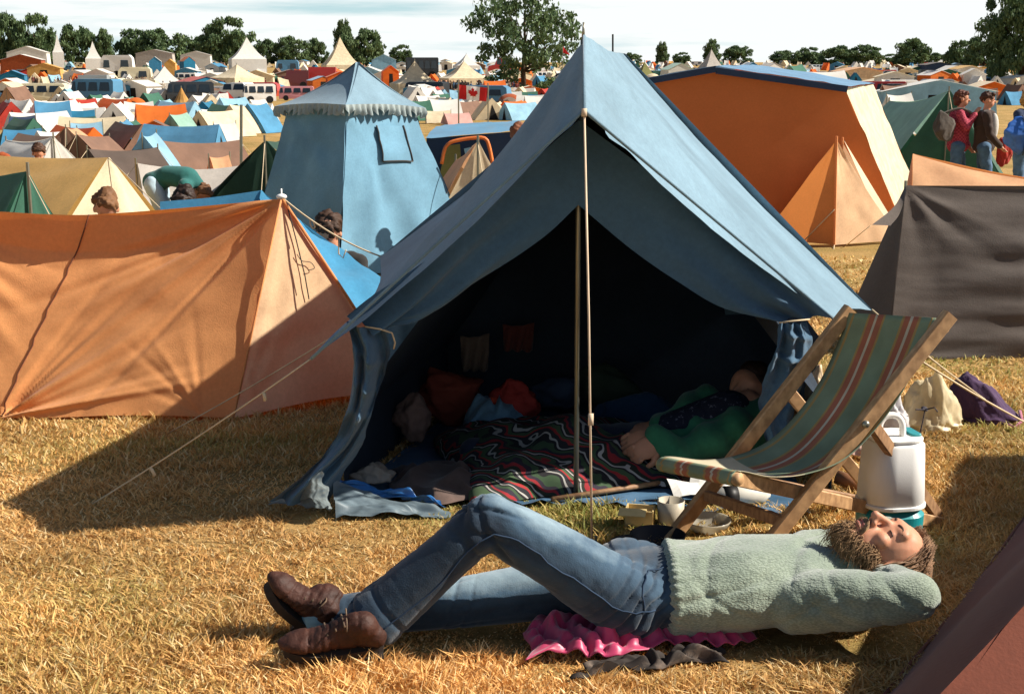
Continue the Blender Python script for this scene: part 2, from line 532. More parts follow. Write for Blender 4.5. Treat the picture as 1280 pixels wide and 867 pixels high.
# ================================================================== the big blue ridge tent in the middle
base = G(722, 620)
T = thing('ridge_tent', 'large open fronted blue canvas ridge tent with a tall front pole, behind the lying man', 'tent', base)
A, B, C = P(730, 47, 4.55), P(730, 138, 4.15), P(779, 67, 6.6)
Lc, LR = P(389, 448, 4.3), P(476, 321, 6.4)
R1, R2 = P(1043, 399, 4.75), P(1090, 387, 5.8)
nu, nv = 70, 60
topc = curve([B, A, A.lerp(C, .5) - Vector((0, 0, .015)), C], nu, False)
ins = A.lerp(C, .5); mid = Lc.lerp(LR, .5)
botL = curve([Lc, Lc.lerp(LR, .16) + Vector((.05, 0, .012)), mid + Vector((.10, 0, .03)), LR], nu)
botR = curve([R1, R1.lerp(R2, .5) + Vector((-.03, 0, .02)), R2], nu)
m = MB()
def dl(U, V):
    return (pegfold(U, V, 0, 1, 9, .022, .45, 1.2, 1) + pegfold(U, V, .18, 0, 11, .008, .4, 1, 2) + .006 * fbm(U * 5, V * 5, 3))
m.grid(ruled(topc, botL, nv, dl, sag=-.03))
def dr(U, V):
    return (pegfold(U, V, .1, 0, 12, .014, .35, 1, 4) + pegfold(U, V, 0, 1, 7, .012, .3, 1, 6) + .008 * fbm(U * 4, V * 6, 8))
m.grid(ruled(topc, botR, nv, dr, sag=.03))
m.grid(ruled(np.array([tuple(C + Vector((.01 * t, .01, 0))) for t in np.linspace(0, 1, 20)]), curve([LR, Vector((.45, 6.85, .2)), R2], 20), 20))
m.build('flysheet', M_BLUE, T, smooth=True)
# hems along the front edges and the ridge seam
hm = MB()
hm.tube(curve([B, B.lerp(Lc, .5) + Vector((0, -.004, .002)), Lc], 20, False) + np.array([0, -.004, 0]), .006, 6)
hm.tube(curve([B, B.lerp(R1, .5) + Vector((0, -.004, 0)), R1], 20, False) + np.array([0, -.006, 0]), .006, 6)
hm.tube([A + Vector((0, -.01, .004)), B + Vector((0, -.008, .002))], .006, 6)
hm.build('hem', M_BLUE, T, smooth=True)
# rear corner wall peeping out on the left
lrg = onG(P(470, 384, 6.4)); rw = MB()
tw = curve([LR, LR + Vector((.13, .04, -.005)), LR + Vector((.26, .06, -.02))], 16)
bw = curve([Vector((LR.x - .02, LR.y + .05, terr(6.4))), Vector((LR.x + .13, LR.y + .06, terr(6.4))), Vector((LR.x + .26, LR.y + .1, terr(6.4)))], 16)
rw.grid(ruled(tw, bw, 12, lambda U, V: .015 * np.sin(U * 14) * V)).build('rear_wall', M_BLUE, T, smooth=True)
# inner front panels, looped back with tapes
pt = P(724, 150, 4.5)
LT = P(470, 404, 4.38)
RT = P(992, 398, 4.68)
tl = curve([pt, P(636, 226, 4.44), P(550, 302, 4.36), P(478, 362, 4.33), P(436, 402, 4.33)], 60)
bl = curve([P(723, 256, 4.52), P(680, 296, 4.52), P(607, 347, 4.5), P(540, 388, 4.46), P(474, 411, 4.40)], 60)
def ddl(U, V):
    g = U ** 1.3
    return .03 * g * np.sin(V * 15 + 2.2 * np.sin(U * 4)) + .026 * g * np.sin(V * 7 + 1 + U * 2) + pegfold(U, V, 1, .9, 8, .012, .4, 1.5, 3)
MB().grid(ruled(tl, bl, 40, ddl)).build('door_panel', M_BLUE_SHADED, T, smooth=True)
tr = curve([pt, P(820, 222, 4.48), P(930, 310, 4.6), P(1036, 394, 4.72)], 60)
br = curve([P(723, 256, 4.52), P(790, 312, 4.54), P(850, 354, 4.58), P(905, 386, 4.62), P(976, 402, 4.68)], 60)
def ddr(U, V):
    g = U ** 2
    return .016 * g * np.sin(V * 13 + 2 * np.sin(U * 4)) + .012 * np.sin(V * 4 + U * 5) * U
MB().grid(ruled(tr, br, 40, ddr)).build('door_panel', M_BLUE_SHADED, T, smooth=True)
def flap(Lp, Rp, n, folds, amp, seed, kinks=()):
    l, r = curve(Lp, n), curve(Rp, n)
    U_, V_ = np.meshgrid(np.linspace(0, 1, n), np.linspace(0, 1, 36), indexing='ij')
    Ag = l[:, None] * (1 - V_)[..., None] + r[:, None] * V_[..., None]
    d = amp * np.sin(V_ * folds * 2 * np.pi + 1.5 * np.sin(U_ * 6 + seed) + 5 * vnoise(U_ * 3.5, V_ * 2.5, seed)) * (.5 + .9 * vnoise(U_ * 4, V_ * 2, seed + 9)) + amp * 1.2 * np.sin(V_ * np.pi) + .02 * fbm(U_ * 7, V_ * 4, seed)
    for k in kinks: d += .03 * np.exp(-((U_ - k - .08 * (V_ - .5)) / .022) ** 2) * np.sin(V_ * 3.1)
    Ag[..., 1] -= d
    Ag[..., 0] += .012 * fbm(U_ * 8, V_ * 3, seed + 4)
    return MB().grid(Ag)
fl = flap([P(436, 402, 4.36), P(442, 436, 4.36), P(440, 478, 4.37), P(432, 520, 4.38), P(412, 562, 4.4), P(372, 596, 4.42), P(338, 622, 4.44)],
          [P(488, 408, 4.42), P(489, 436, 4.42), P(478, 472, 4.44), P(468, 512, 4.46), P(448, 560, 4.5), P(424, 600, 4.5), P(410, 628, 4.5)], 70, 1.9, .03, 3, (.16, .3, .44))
fl.build('door_flap', M_BLUE_SHADED, T, smooth=True)
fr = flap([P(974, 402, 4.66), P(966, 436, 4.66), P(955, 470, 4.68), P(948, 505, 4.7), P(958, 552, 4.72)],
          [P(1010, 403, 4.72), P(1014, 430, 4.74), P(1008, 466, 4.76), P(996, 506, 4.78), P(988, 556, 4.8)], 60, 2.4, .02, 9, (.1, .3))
fr.build('door_flap', M_BLUE_SHADED, T, smooth=True)
rope('tie_tape', [P(456, 408, 4.33), P(475, 411, 4.34), P(490, 416, 4.37), P(494, 428, 4.38), P(492, 436, 4.38)], T, .003)
rope('tie_tape', [P(974, 403, 4.6), P(992, 401, 4.6), P(1012, 399, 4.62)], T, .003)
# inner tent: two sides and a back, dark inside
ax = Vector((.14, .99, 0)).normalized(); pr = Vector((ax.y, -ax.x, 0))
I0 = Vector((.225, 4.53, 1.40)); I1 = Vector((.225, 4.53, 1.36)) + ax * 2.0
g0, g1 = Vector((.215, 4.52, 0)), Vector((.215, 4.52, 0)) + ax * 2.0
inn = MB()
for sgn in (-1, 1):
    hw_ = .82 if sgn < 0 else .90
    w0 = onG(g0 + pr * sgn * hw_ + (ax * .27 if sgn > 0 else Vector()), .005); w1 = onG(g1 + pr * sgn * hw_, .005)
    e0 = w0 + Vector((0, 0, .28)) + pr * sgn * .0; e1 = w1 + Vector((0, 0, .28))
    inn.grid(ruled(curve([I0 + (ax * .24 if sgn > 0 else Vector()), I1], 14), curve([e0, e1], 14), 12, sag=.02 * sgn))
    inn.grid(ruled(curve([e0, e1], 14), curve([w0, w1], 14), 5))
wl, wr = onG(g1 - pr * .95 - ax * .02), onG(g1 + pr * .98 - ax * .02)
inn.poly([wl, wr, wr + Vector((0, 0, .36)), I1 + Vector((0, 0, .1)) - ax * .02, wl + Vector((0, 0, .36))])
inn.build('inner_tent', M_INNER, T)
gs = MB()
ga = onG(Vector((.215, 4.48, 0)) - pr * .8, .012); gb = onG(Vector((.215, 4.48, 0)) + pr * .8, .012)
gc = onG(g1 + pr * .74, .012); gd = onG(g1 - pr * .74, .012)
gg = ruled(curve([ga, gb], 50), curve([gd, gc], 50), 30, lambda U, V: .012 * fbm(U * 9, V * 9, 6) + .02 * np.exp(-V * 30) * np.sin(U * 40) ** 2)
gs.grid(gg).build('groundsheet', mat('groundsheet_plastic', '4a6a86', rough=.45, spec=.4, vary=.25, vscale=7), T, smooth=True)
MB().tube([onG(P(720, 618, 4.58)) - Vector((0, 0, .03)), P(723, 255, 4.56), P(729, 50, 4.55)], .009, 10).tube([P(729, 50, 4.55), P(729.5, 28, 4.55)], [.006, .003], 8).build('pole', M_POLE, T, smooth=True)
pk = G(740, 690)
g1l = MB().tube([B + Vector((0, -.01, 0)), P(736, 400, 4.08), pk], .0035, 6)
g1l.box(P(738.5, 524, 4.03), (.016, .012, .035)).box(B + Vector((0, -.012, -.006)), (.016, .012, .024))
g1l.build('guy_line', mat('guy_cord', 'd3bba0', rough=.9), T, smooth=True)
MB().tube([pk - Vector((0, 0, .05)), pk + Vector((.01, -.02, .06))], .006, 6).build('peg', M_POLE, T)
lp = G(108, 634)
q = sagline(Lc, lp, .01)
mm_ = MB().tube(q, .003, 6); mm_.tube([q[2] + Vector((0, 0, -.002)), q[2] + Vector((.004, 0, -.03))], .006, 6); mm_.tube([q[7], q[7] + Vector((.012, 0, -.03))], .006, 6)
mm_.build('guy_line', M_ROPE, T, smooth=True)
rope('guy_line', sagline(P(455, 396, 4.8), G(212, 540), .01), T, .0025)
rp_ = G(1272, 528)
rope('guy_line', sagline(R2, rp_, .015), T, .0045)
rope('guy_line', sagline(P(1065, 392, 5.1), rp_ + Vector((.05, -.1, 0)), .02), T, .0045)

# ================================================================== orange tent on the left
T = thing('ridge_tent', 'orange cotton ridge tent at the left edge, closed and low, its ridge sagging', 'tent', G(200, 528))
OA = P(352, 249, 6.45)
rid = curve([P(-340, 258, 6.45), P(-120, 259, 6.45), P(0, 265, 6.44), P(100, 269, 6.43), P(200, 264, 6.44), P(300, 254, 6.45), OA], 200)
y1 = 6.1
bot = curve([P(-340, 521, y1), P(-100, 519, y1), P(30, 522, y1), P(160, 519, y1), P(292, 522, y1)], 200)
def do(U, V):
    vc = .16 * np.sin(np.clip((U - .3) / .7, 0, 1) * np.pi) ** .8 + .01
    tri = np.where(V < vc, V / vc, (1 - V) / (1 - vc))
    crease = .09 * tri * np.sin(np.clip((U - .25) / .75, 0, 1) * np.pi)
    return crease + creases(U, V, OLINES, 2.4) + .02 * fbm(U * 5, V * 3, 11)
OLINES = (fan(.535, 1.0, 8, 62, 15, .5, 1.15, .020, .028, 1, 2.4) + fan(.535, 1.0, 112, 172, 10, .4, .9, .018, .026, 2, 2.4) + fan(1.0, 0.0, 186, 235, 11, .6, 1.6, .018, .034, 3, 2.4)
          + fan(.30, .0, -62, -8, 10, .5, 1.1, .018, .03, 4, 2.4) + fan(.94, 1.0, 100, 165, 6, .3, .7, .008, .02, 5, 2.4))
Af = ruled(rid, bot, 141, do, flip=1)
om = MB().grid(Af)
back = curve([onG(P(-340, 400, 7.1), .03), onG(P(508, 490, 6.75), .03)], 40)
om.grid(ruled(curve([P(-340, 258, 6.45), P(0, 265, 6.44), P(100, 269, 6.43), OA], 40), back, 16, sag=.03))
om.build('flysheet', M_ORANGE, T, smooth=True)
k = int(120 * .535)
seam = [Vector(Af[int(round(200 * (.65 - .115 * (j * 5 / 140) ** .9))), min(j * 5, 140)]) + Vector((0, -.004, .001)) for j in range(29)]
MB().tube(seam, .0035, 6).build('seam', fabric('seam_tape', '6a3a22', trans=0), T, smooth=True)
fb, rb = P(292, 522, y1), onG(P(508, 490, 6.75), .03)
et = np.array([tuple(OA + (rb - fb) * .012 * t) for t in np.linspace(0, 1, 30)])
MB().grid(ruled(et, curve([fb, fb.lerp(rb, .5) + Vector((0, 0, .02)), rb], 30), 40,
    lambda U, V: pegfold(U, V, 0, 1, 10, .014, .5, 1, 4) + .018 * fbm(U * 3 + 5, V * 6, 5) * V + .012 * np.sin(V * 26 + U * 5) * np.exp(-((V - .62) / .15) ** 2) * (1 - U))).build('end_panel', fabric('sunlit_orange_cotton', 'f2cda2', trans=.32, bump=.3, bscale=160, tcol='e07a28'), T, smooth=True)  # same orange cloth, coloured paler for the sun on this end
hm = MB()
hm.tube([OA + Vector((.004, -.01, .004)), OA.lerp(rb, .5) + Vector((.01, -.008, 0)), rb], .008, 6)
hm.tube([OA + Vector((0, -.012, 0)), OA.lerp(fb, .5) + Vector((.0, -.012, 0)), fb], .005, 6)
hm.build('hem', M_ORANGE, T, smooth=True)
for px in (30, 291):
    e = G(px - 3, 545)
    MB().tube([P(px, 522, y1) - Vector((0, .004, 0)), e], .006, 6).tube([e - Vector((0, 0, .03)), e + Vector((.004, -.012, .05))], .007, 6).build('peg', M_WOODPEG, T, smooth=True)
pn = (fb - OA).cross(rb - OA).normalized()
if pn.y > 0: pn = -pn
def on_end(px, py, o_=.016):
    p = P(px, py, 6.0); dr_ = p - Vector((0, 0, H))
    t = (OA - Vector((0, 0, H))).dot(pn) / dr_.dot(pn)
    return Vector((0, 0, H)) + dr_ * t + pn * o_
rope('door_tape', [on_end(*q) for q in ((358, 262), (368, 300), (379, 345), (384, 374))], T, .003, M_HEM)
rope('door_tape', [tuple(q) for q in curve([on_end(*q) for q in ((369, 318), (375, 326), (386, 328), (391, 335), (383, 338))], 14)], T, .002, M_HEM)
cm = MB().ell(OA + Vector((0, 0, .012)), (.026, .02, .014)); cm.tube([OA, OA + Vector((0, 0, .05))], .004)
cm.build('ridge_cap', M_WHITE, T, smooth=True)
l1 = sagline(OA + Vector((0, 0, .01)), LR + Vector((0, -.01, .004)), .03, 14)
rg = MB().tube(l1, .004, 6)
p3 = l1[4]
rg.tube(curve([p3, p3 + Vector((.004, 0, -.03)), p3 + Vector((.018, 0, -.045)), p3 + Vector((.02, 0, -.02)), p3 + Vector((.008, 0, -.004))], 12), .0035, 6)
p3 = l1[8]; rg.tube([p3, p3 + Vector((.0, 0, -.08)), p3 + Vector((.02, 0, -.1)), p3 + Vector((.035, 0, -.06))], .003, 6)
rg.build('guy_line', M_ROPE, T, smooth=True)

# ================================================================== dark brown tent on the right
T = thing('ridge_tent', 'dark brown ridge tent with a taut wrinkled side, right of the deck chair', 'tent', G(1180, 450))
D0 = P(1132, 232, 8.3)
yb = 7.9
rid = curve([D0, P(1200, 236, 8.3), P(1280, 238, 8.3), P(1520, 233, 8.3)], 90)
bot = curve([P(1108, 449, yb), P(1200, 449, yb), P(1280, 450, yb), P(1560, 452, yb)], 90, False)
def dd(U, V):
    env = np.clip((U - .12) * 4, 0, 1)
    return (.010 * env * np.sin(V * 30 + 4 * vnoise(U * 3, V * 2, 2)) * (.3 + vnoise(U * 2.5, V * 5, 4)) + .012 * fbm(U * 3, V * 9, 7)
            + pegfold(U, V, 0, 0, 9, .012, .4, 1, 3) + pegfold(U, V, .02, 1, 9, .012, .3, 1, 6) - .05 * np.sin(V * np.pi) * env)
mm_ = MB().grid(ruled(rid, bot, 90, dd))
mm_.grid(ruled(curve([D0, P(1520, 233, 8.3)], 20), curve([onG(P(1090, 400, 8.9)), onG(P(1520, 400, 8.9))], 20), 10))
mm_.build('flysheet', M_BROWN, T, smooth=True)
bk = P(1090, 281, 8.0)
MB().grid(ruled(curve([D0, D0.lerp(bk, .5) + Vector((.03, 0, -.01)), bk], 16), curve([P(1133, 240, 8.22), P(1124, 268, 8.12), P(1113, 282, 8.05)], 16), 8)).build('fly_beak', M_BROWN, T, smooth=True)
et = np.array([tuple(D0 + Vector((.01 * t, .02, -.02))) for t in np.linspace(0, 1, 20)])
MB().grid(ruled(et, curve([P(1066, 376, 8.6) + Vector((0, 0, -.35)), P(1075, 420, 8.3), P(1108, 449, yb)], 20), 20, lambda U, V: .02 * fbm(U * 4, V * 4, 3))).build('end_panel', M_BROWN, T, smooth=True)
MB().grid(ruled(np.array([tuple(D0.lerp(P(1066, 380, 8.5), t) + Vector((0, -.01, 0))) for t in np.linspace(0, 1, 16)]),
    np.array([tuple(D0.lerp(P(1108, 448, yb), t) + Vector((0, -.012, 0))) for t in np.linspace(0.02, 1, 16)]), 10, lambda U, V: .01 * np.sin(V * 5) * U)).build('side_wing', M_BROWN, T, smooth=True)
MB().tube([onG(D0), D0 + Vector((0, 0, .03))], .01, 8).build('pole', M_POLE, T)

# ================================================================== rust red tent in the bottom right corner
e4 = Vector((.40, 2.2, terr(2.2)))
T = thing('ridge_tent', 'rust red tent slope close by in the bottom right corner', 'tent', (1.4, 3.0, 0))
ap = Vector((2.66, 3.98, 1.1)); rr_ = Vector((3.35, 5.25, 1.1))
q1, q2 = G(1097, 884), G(1281, 650)
bq = [onG(e4 - (q2 - q1) * .0), q1, q1.lerp(q2, .5), q2, onG(Vector((2.35, 5.4, 0)))]
bcv = curve([onG(q1 - (q2 - q1) * .6), q1, q1.lerp(q2, .5) + Vector((.012, 0, 0)), q2, onG(q2 + (q2 - q1) * .75)], 70) + np.array([0, 0, .012])
tcv = curve([ap, ap + Vector((.01, .02, 0)), rr_], 70, False)
MB().grid(ruled(np.array([tuple(ap.lerp(rr_, max(0, (t - .55) / .45))) for t in np.linspace(0, 1, 70)]), bcv, 60, lambda U, V: .016 * np.sin(U * 26 + V * 3) * V ** 2 * (1 - V * .6) + .03 * fbm(U * 4, V * 5, 4), sag=-.02)).build('flysheet', M_REDBROWN, T, smooth=True)
fr0 = onG(q1 - (q2 - q1) * .6)
MB().grid(ruled(np.array([tuple(ap + Vector((.01 * t, 0, 0))) for t in np.linspace(0, 1, 12)]), curve([fr0, onG(Vector((2.6, 1.9, 0))), onG(Vector((3.4, 3.6, 0)))], 12, False), 10)).grid(
    ruled(curve([ap, rr_], 12), curve([onG(Vector((3.4, 3.6, 0))), onG(Vector((4.1, 5.0, 0)))], 12), 10)).build('end_panel', M_REDBROWN, T, smooth=True)
MB().tube([tuple(q) for q in bcv], .005, 6).build('hem', M_REDBROWN, T, smooth=True)
for q in (ap, rr_): MB().tube([onG(q), q + Vector((0, 0, .03))], .011).build('pole', M_POLE, T)

# ================================================================== generic ridge tent
def ridge_tent(label, A, B, hw, fm, em=None, sag=.05, bell=(0, 0), group=None, name='ridge_tent', n=18, guys=True, poles=True, wall=0.0, wr=.012, seed=0, cat='tent', lift=.03):
    A, B = Vector(A), Vector(B)
    a = Vector((B.x - A.x, B.y - A.y, 0)); Ln = a.length; a.normalize()
    s = Vector((a.y, -a.x, 0))
    T = thing(name, label, cat, onG(A.lerp(B, .5)), group)
    size = max(A.z - terr(A.y), .5)
    em = em or fm
    rid = np.array([tuple(A.lerp(B, t) - Vector((0, 0, sag * 4 * t * (1 - t)))) for t in np.linspace(0, 1, n)])
    roof = MB(); ends = {0: MB(), 1: MB()}
    cor = {}
    for sg in (-1, 1):
        p, q = onG(A + s * sg * hw, lift), onG(B + s * sg * hw, lift)
        cor[sg] = (p, q)
        bt = np.array([tuple(p.lerp(q, t) + Vector((0, 0, .03 * size * abs(math.sin(t * math.pi * 3)))) - s * sg * .05 * hw * math.sin(t * math.pi)) for t in np.linspace(0, 1, n)])
        f = lambda U, V, k=seed + sg * 3: wr * size * (pegfold(U, V, 0, 0, 9, 1, .6, 1, k) + pegfold(U, V, 1, 0, 9, 1, .6, 1, k + 2) + pegfold(U, V, .33, 1, 10, 1, .4, 1, k + 4) + pegfold(U, V, .67, 1, 10, 1, .4, 1, k + 5)) 
        roof.grid(ruled(rid, bt, max(n, 10), f, sag=-.05 * hw * sg))
    roof.build('flysheet', fm, T, smooth=True)
    for e, (top, d, bl) in enumerate(((A, -a, bell[0]), (B, a, bell[1]))):
        p, q = cor[-1][e], cor[1][e]
        mid = onG(p.lerp(q, .5) + d * bl, lift)
        tp = np.array([tuple(top + (q - p) * .01 * t) for t in np.linspace(0, 1, 13)])
        MB().grid(ruled(tp, curve([p, mid, q], 13, False), 10, lambda U, V: wr * 1.2 * size * np.sin(U * 19) * V)).build('end_panel', em, T, smooth=True)
        if poles and not bl:
            MB().tube([onG(top + d * .02), top + d * .02 + Vector((0, 0, .06))], .012, 6).build('pole', M_POLE, T)
        if guys:
            rope('guy_line', [top, onG(top + d * (bl + size * .9))], T, .004)
    return T
def pxr(ax_, ay, aY, bx, by, bY): return P(ax_, ay, aY), P(bx, by, bY)

FM = dict(
    yellow=fabric('yellow_cotton', 'd8ac62', trans=.3), cream=fabric('cream_cotton', 'dccbaa', trans=.25),
    green=fabric('green_cotton', '3e6b58', trans=.2), dkgreen=fabric('bottle_green_cotton', '2c4a3c', trans=.15),
    white=fabric('white_cotton', 'dcd8d0', trans=.25, vary=.06), grey=fabric('grey_cotton', 'b3aba2', trans=.2),
    blue=fabric('bright_blue_nylon', '4089b0', trans=.25, sheen=.3), sky=fabric('pale_blue_cotton', '8fb8cc', trans=.25),
    brown=fabric('mid_brown_cotton', '7d5f4e', trans=.15), dkbrown=fabric('sooty_brown_cotton', '54473f', trans=.1),
    tan=fabric('tan_cotton', 'cfa27a', trans=.28), orange=fabric('bright_orange_cotton', 'd9742c', trans=.4, tcol='e8731a'),
    mint=fabric('grey_green_cotton', '8fb3a2', trans=.22), red=fabric('red_cotton', 'b23a2e', trans=.25),
    teal=fabric('teal_cotton', '1f6d8c', trans=.15), navy=fabric('navy_cotton', '2b3c56', trans=.1), pink=fabric('faded_pink_cotton', 'cf9f94', trans=.2),
    rust=fabric('rust_cotton', 'a5522c', trans=.25), peach=fabric('peach_cotton', 'dfb083', trans=.3, tcol='e08a48'), olive=fabric('olive_cotton', '7c7a48', trans=.2))

# neighbours, nearest first
ridge_tent('yellow ridge tent with a pale end, behind the orange tent at the left edge', *pxr(135, 197, 12.3, -80, 186, 13.4), 1.0, FM['yellow'], FM['cream'], sag=.04, bell=(.5, 0), seed=3)
ridge_tent('small green tent peeping over the orange tent at the very left', *pxr(33, 214, 9.2, -60, 222, 9.9), .55, FM['green'], sag=.02, seed=5)
ridge_tent('pale grey low tent behind the person bending over', *pxr(172, 204, 15.2, 300, 207, 15.6), .9, FM['grey'], FM['cream'], sag=.06, seed=7)
ridge_tent('bottle green steep tent left of the blue pagoda tent', *pxr(331, 176, 14.6, 360, 172, 17.0), 1.06, FM['dkgreen'], sag=.03, seed=9)
T = thing('ridge_tent', 'bright blue shiny tent squeezed behind the orange tent', 'tent', G(400, 420))
ra = curve([P(200, 252, 8.0), P(262, 247, 8.0), P(326, 238, 8.0)], 20)
MB().grid(ruled(ra, curve([onG(P(200, 380, 7.5)), onG(P(350, 380, 7.5))], 20), 8)).grid(ruled(ra, curve([onG(P(200, 380, 8.6)), onG(P(350, 380, 8.6))], 20), 8)).build('flysheet', FM['blue'], T, smooth=True)
tp = curve([P(326, 238, 8.0), P(385, 283, 7.9), P(474, 347, 7.75), P(520, 385, 7.7)], 24)
MB().grid(ruled(tp, curve([P(330, 262, 7.8), P(365, 330, 7.5), P(436, 386, 7.35), P(470, 420, 7.3)], 24), 14, lambda U, V: .025 * fbm(U * 5, V * 5, 5) + .01 * np.sin(U * 22 + V * 5))).grid(
    ruled(tp, curve([onG(P(330, 260, 8.6)), onG(P(560, 380, 8.2))], 24), 6)).build('end_panel', FM['blue'], T, smooth=True)
ridge_tent('long brown ridge tent behind the grey one, left of the green steep tent', *pxr(203, 176, 26, 299, 175, 27), .8, FM['brown'], sag=.06, seed=13)
ridge_tent('sooty dark brown low tent left of the long brown one', *pxr(110, 186, 23, 196, 184, 24), .75, FM['dkbrown'], sag=.05, seed=15)
ridge_tent('tan tent with a dark ridge, end on, beyond the white and red tent', *pxr(82, 159, 29, 96, 160, 32), .85, FM['tan'], FM['brown'], sag=.03, seed=17)
ridge_tent('brown low tent beside the tan end-on tent', *pxr(96, 168, 28, 136, 170, 29), .8, FM['brown'], sag=.03, seed=18)
t = ridge_tent('white tent with a red band, above the yellow tent', *pxr(66, 171, 19, 8, 175, 20.5), .9, FM['white'], sag=.05, seed=19)
ridge_tent('beige little tent between the pagoda tent and the blue fronted tent', *pxr(597, 177, 13.2, 570, 200, 14.6), .62, FM['tan'], FM['cream'], sag=.02, seed=23)
ridge_tent('pale tan tent with a sagging ridge behind the dark brown tent', *pxr(1141, 192, 10.4, 1420, 236, 10.0), .95, FM['peach'], FM['peach'], sag=.05, bell=(.15, 0), guys=False, seed=29, n=26)
ridge_tent('sea green tent with taut ropes between the big orange tent and the walkers', *pxr(1186, 113, 21, 1112, 126, 25), 1.15, FM['mint'], FM['green'], sag=.08, seed=31)

# small orange tent with a lit pale end, in front of the big orange one
T = thing('ridge_tent', 'small peaked orange tent with a pale sunlit end, in front of the big orange tent', 'tent', G(1043, 303))
a_, nb, lb, rb_, bb = P(1045, 176, 15), P(1043, 302, 15), onG(P(952, 280, 15.9), .03), onG(P(1124, 292, 15.6), .03), onG(P(1060, 270, 17.2))
nb = onG(nb, .03); a2 = P(1053, 178, 16.4)
def tri(p, q, r_, nn=14, d=None):
    tp = np.array([tuple(p + (r_ - q) * .006 * t) for t in np.linspace(0, 1, nn)])
    return ruled(tp, curve([q, r_], nn), nn, d)
MB().grid(tri(a_, lb, nb, d=lambda U, V: .03 * fbm(U * 4, V * 4, 2))).grid(tri(a2, lb, bb)).build('flysheet', fabric('apricot_cotton', 'd68c52', trans=.3, tcol='d98a4a'), T, smooth=True)
MB().grid(tri(a_, nb, rb_, d=lambda U, V: .03 * fbm(U * 4, V * 4, 7))).grid(tri(a2, rb_, bb)).build('end_panel', fabric('sunlit_apricot_cotton', 'd8b48e', trans=.25), T, smooth=True)  # end given a paler colour to carry the sunlight on it
MB().grid(tri(a2 + Vector((.02, .0, .02)), rb_ + Vector((-.25, -.05, .25)), rb_ + Vector((.02, -.05, .06)))).build('door_fly', FM['cream'], T, smooth=True)
MB().tube([nb, a_ + Vector((0, -.02, .05))], .014, 6).build('pole', M_ORANGE, T)
MB().tube([onG(a2), a2 + Vector((0, 0, .06))], .014, 6).build('pole', M_ORANGE, T)
for q in ((990, 308), (1008, 330), (1075, 312)):
    pass
rope('guy_line', [P(1043, 262, 14.98), G(1000, 306)], T, .006)
rope('guy_line', [P(1088, 282, 14.9), G(1056, 308)], T, .005)
rope('peg_loop', [nb, G(1042, 312)], T, .006)

# big orange frame tent
T = thing('frame_tent', 'big orange frame tent with a blue roof and a cream side wall, upper right', 'tent', G(900, 290))
Yf = 16.5
def fp(px, py): return P(px, py, Yf)
dep = Vector((.98, 2.5, 0))
ridge0, eL, eR = fp(893, 85), fp(731, 112), fp(1056, 110)
bL, bR = onG(fp(655, 290), .04), onG(fp(1132, 290), .04)
front = MB()
top = curve([eL, ridge0, eR], 60, False); btm = curve([bL, bR], 60)
front.grid(ruled(top, btm, 30, lambda U, V: .004 * fbm(U * 5, V * 4, 12)))
front.build('front_wall', M_ORANGE2, T, smooth=True)
MB().grid(ruled(curve([eR, eR + dep], 20), curve([bR, bR + dep], 20), 20, lambda U, V: .03 * fbm(U * 6, V * 9, 5))).build('side_wall', fabric('stained_cream_canvas', 'd6c8a8', trans=.22, vary=.2, vscale=6), T, smooth=True)
MB().grid(ruled(curve([eL, eL + dep], 10), curve([bL, bL + dep], 10), 10)).poly([bL + dep, bR + dep, eR + dep, ridge0 + dep, eL + dep]).build('rear_wall', M_ORANGE2, T)
up = Vector((0, 0, .025)); ov = Vector((0, -.12, 0)) 
roof = MB()
for e in (eL, eR):
    o_ = (e - ridge0) * .02
    roof.grid(ruled(curve([ridge0 + up + ov, ridge0 + up + dep * 1.02], 16), curve([e + up + ov + o_, e + up + dep * 1.02 + o_], 16), 16, lambda U, V: .02 * fbm(U * 5, V * 5, 3)))
roof.build('roof', fabric('sun_bleached_blue_canvas', '6d97b8', trans=.25, sheen=.2), T, smooth=True)
MB().bar(eL + ov + Vector((0, -.012, -.03)), ridge0 + ov + Vector((0, -.012, -.012)), .075, .02, up=(0, 1, 0)).bar(ridge0 + ov + Vector((0, -.012, -.03)), eR + ov + Vector((0, -.012, -.012)), .075, .02, up=(0, 1, 0)).build('roof_edge', FM['navy'], T)
# fix: the edging hangs in a vertical plane
for sx_ in ():
    pass

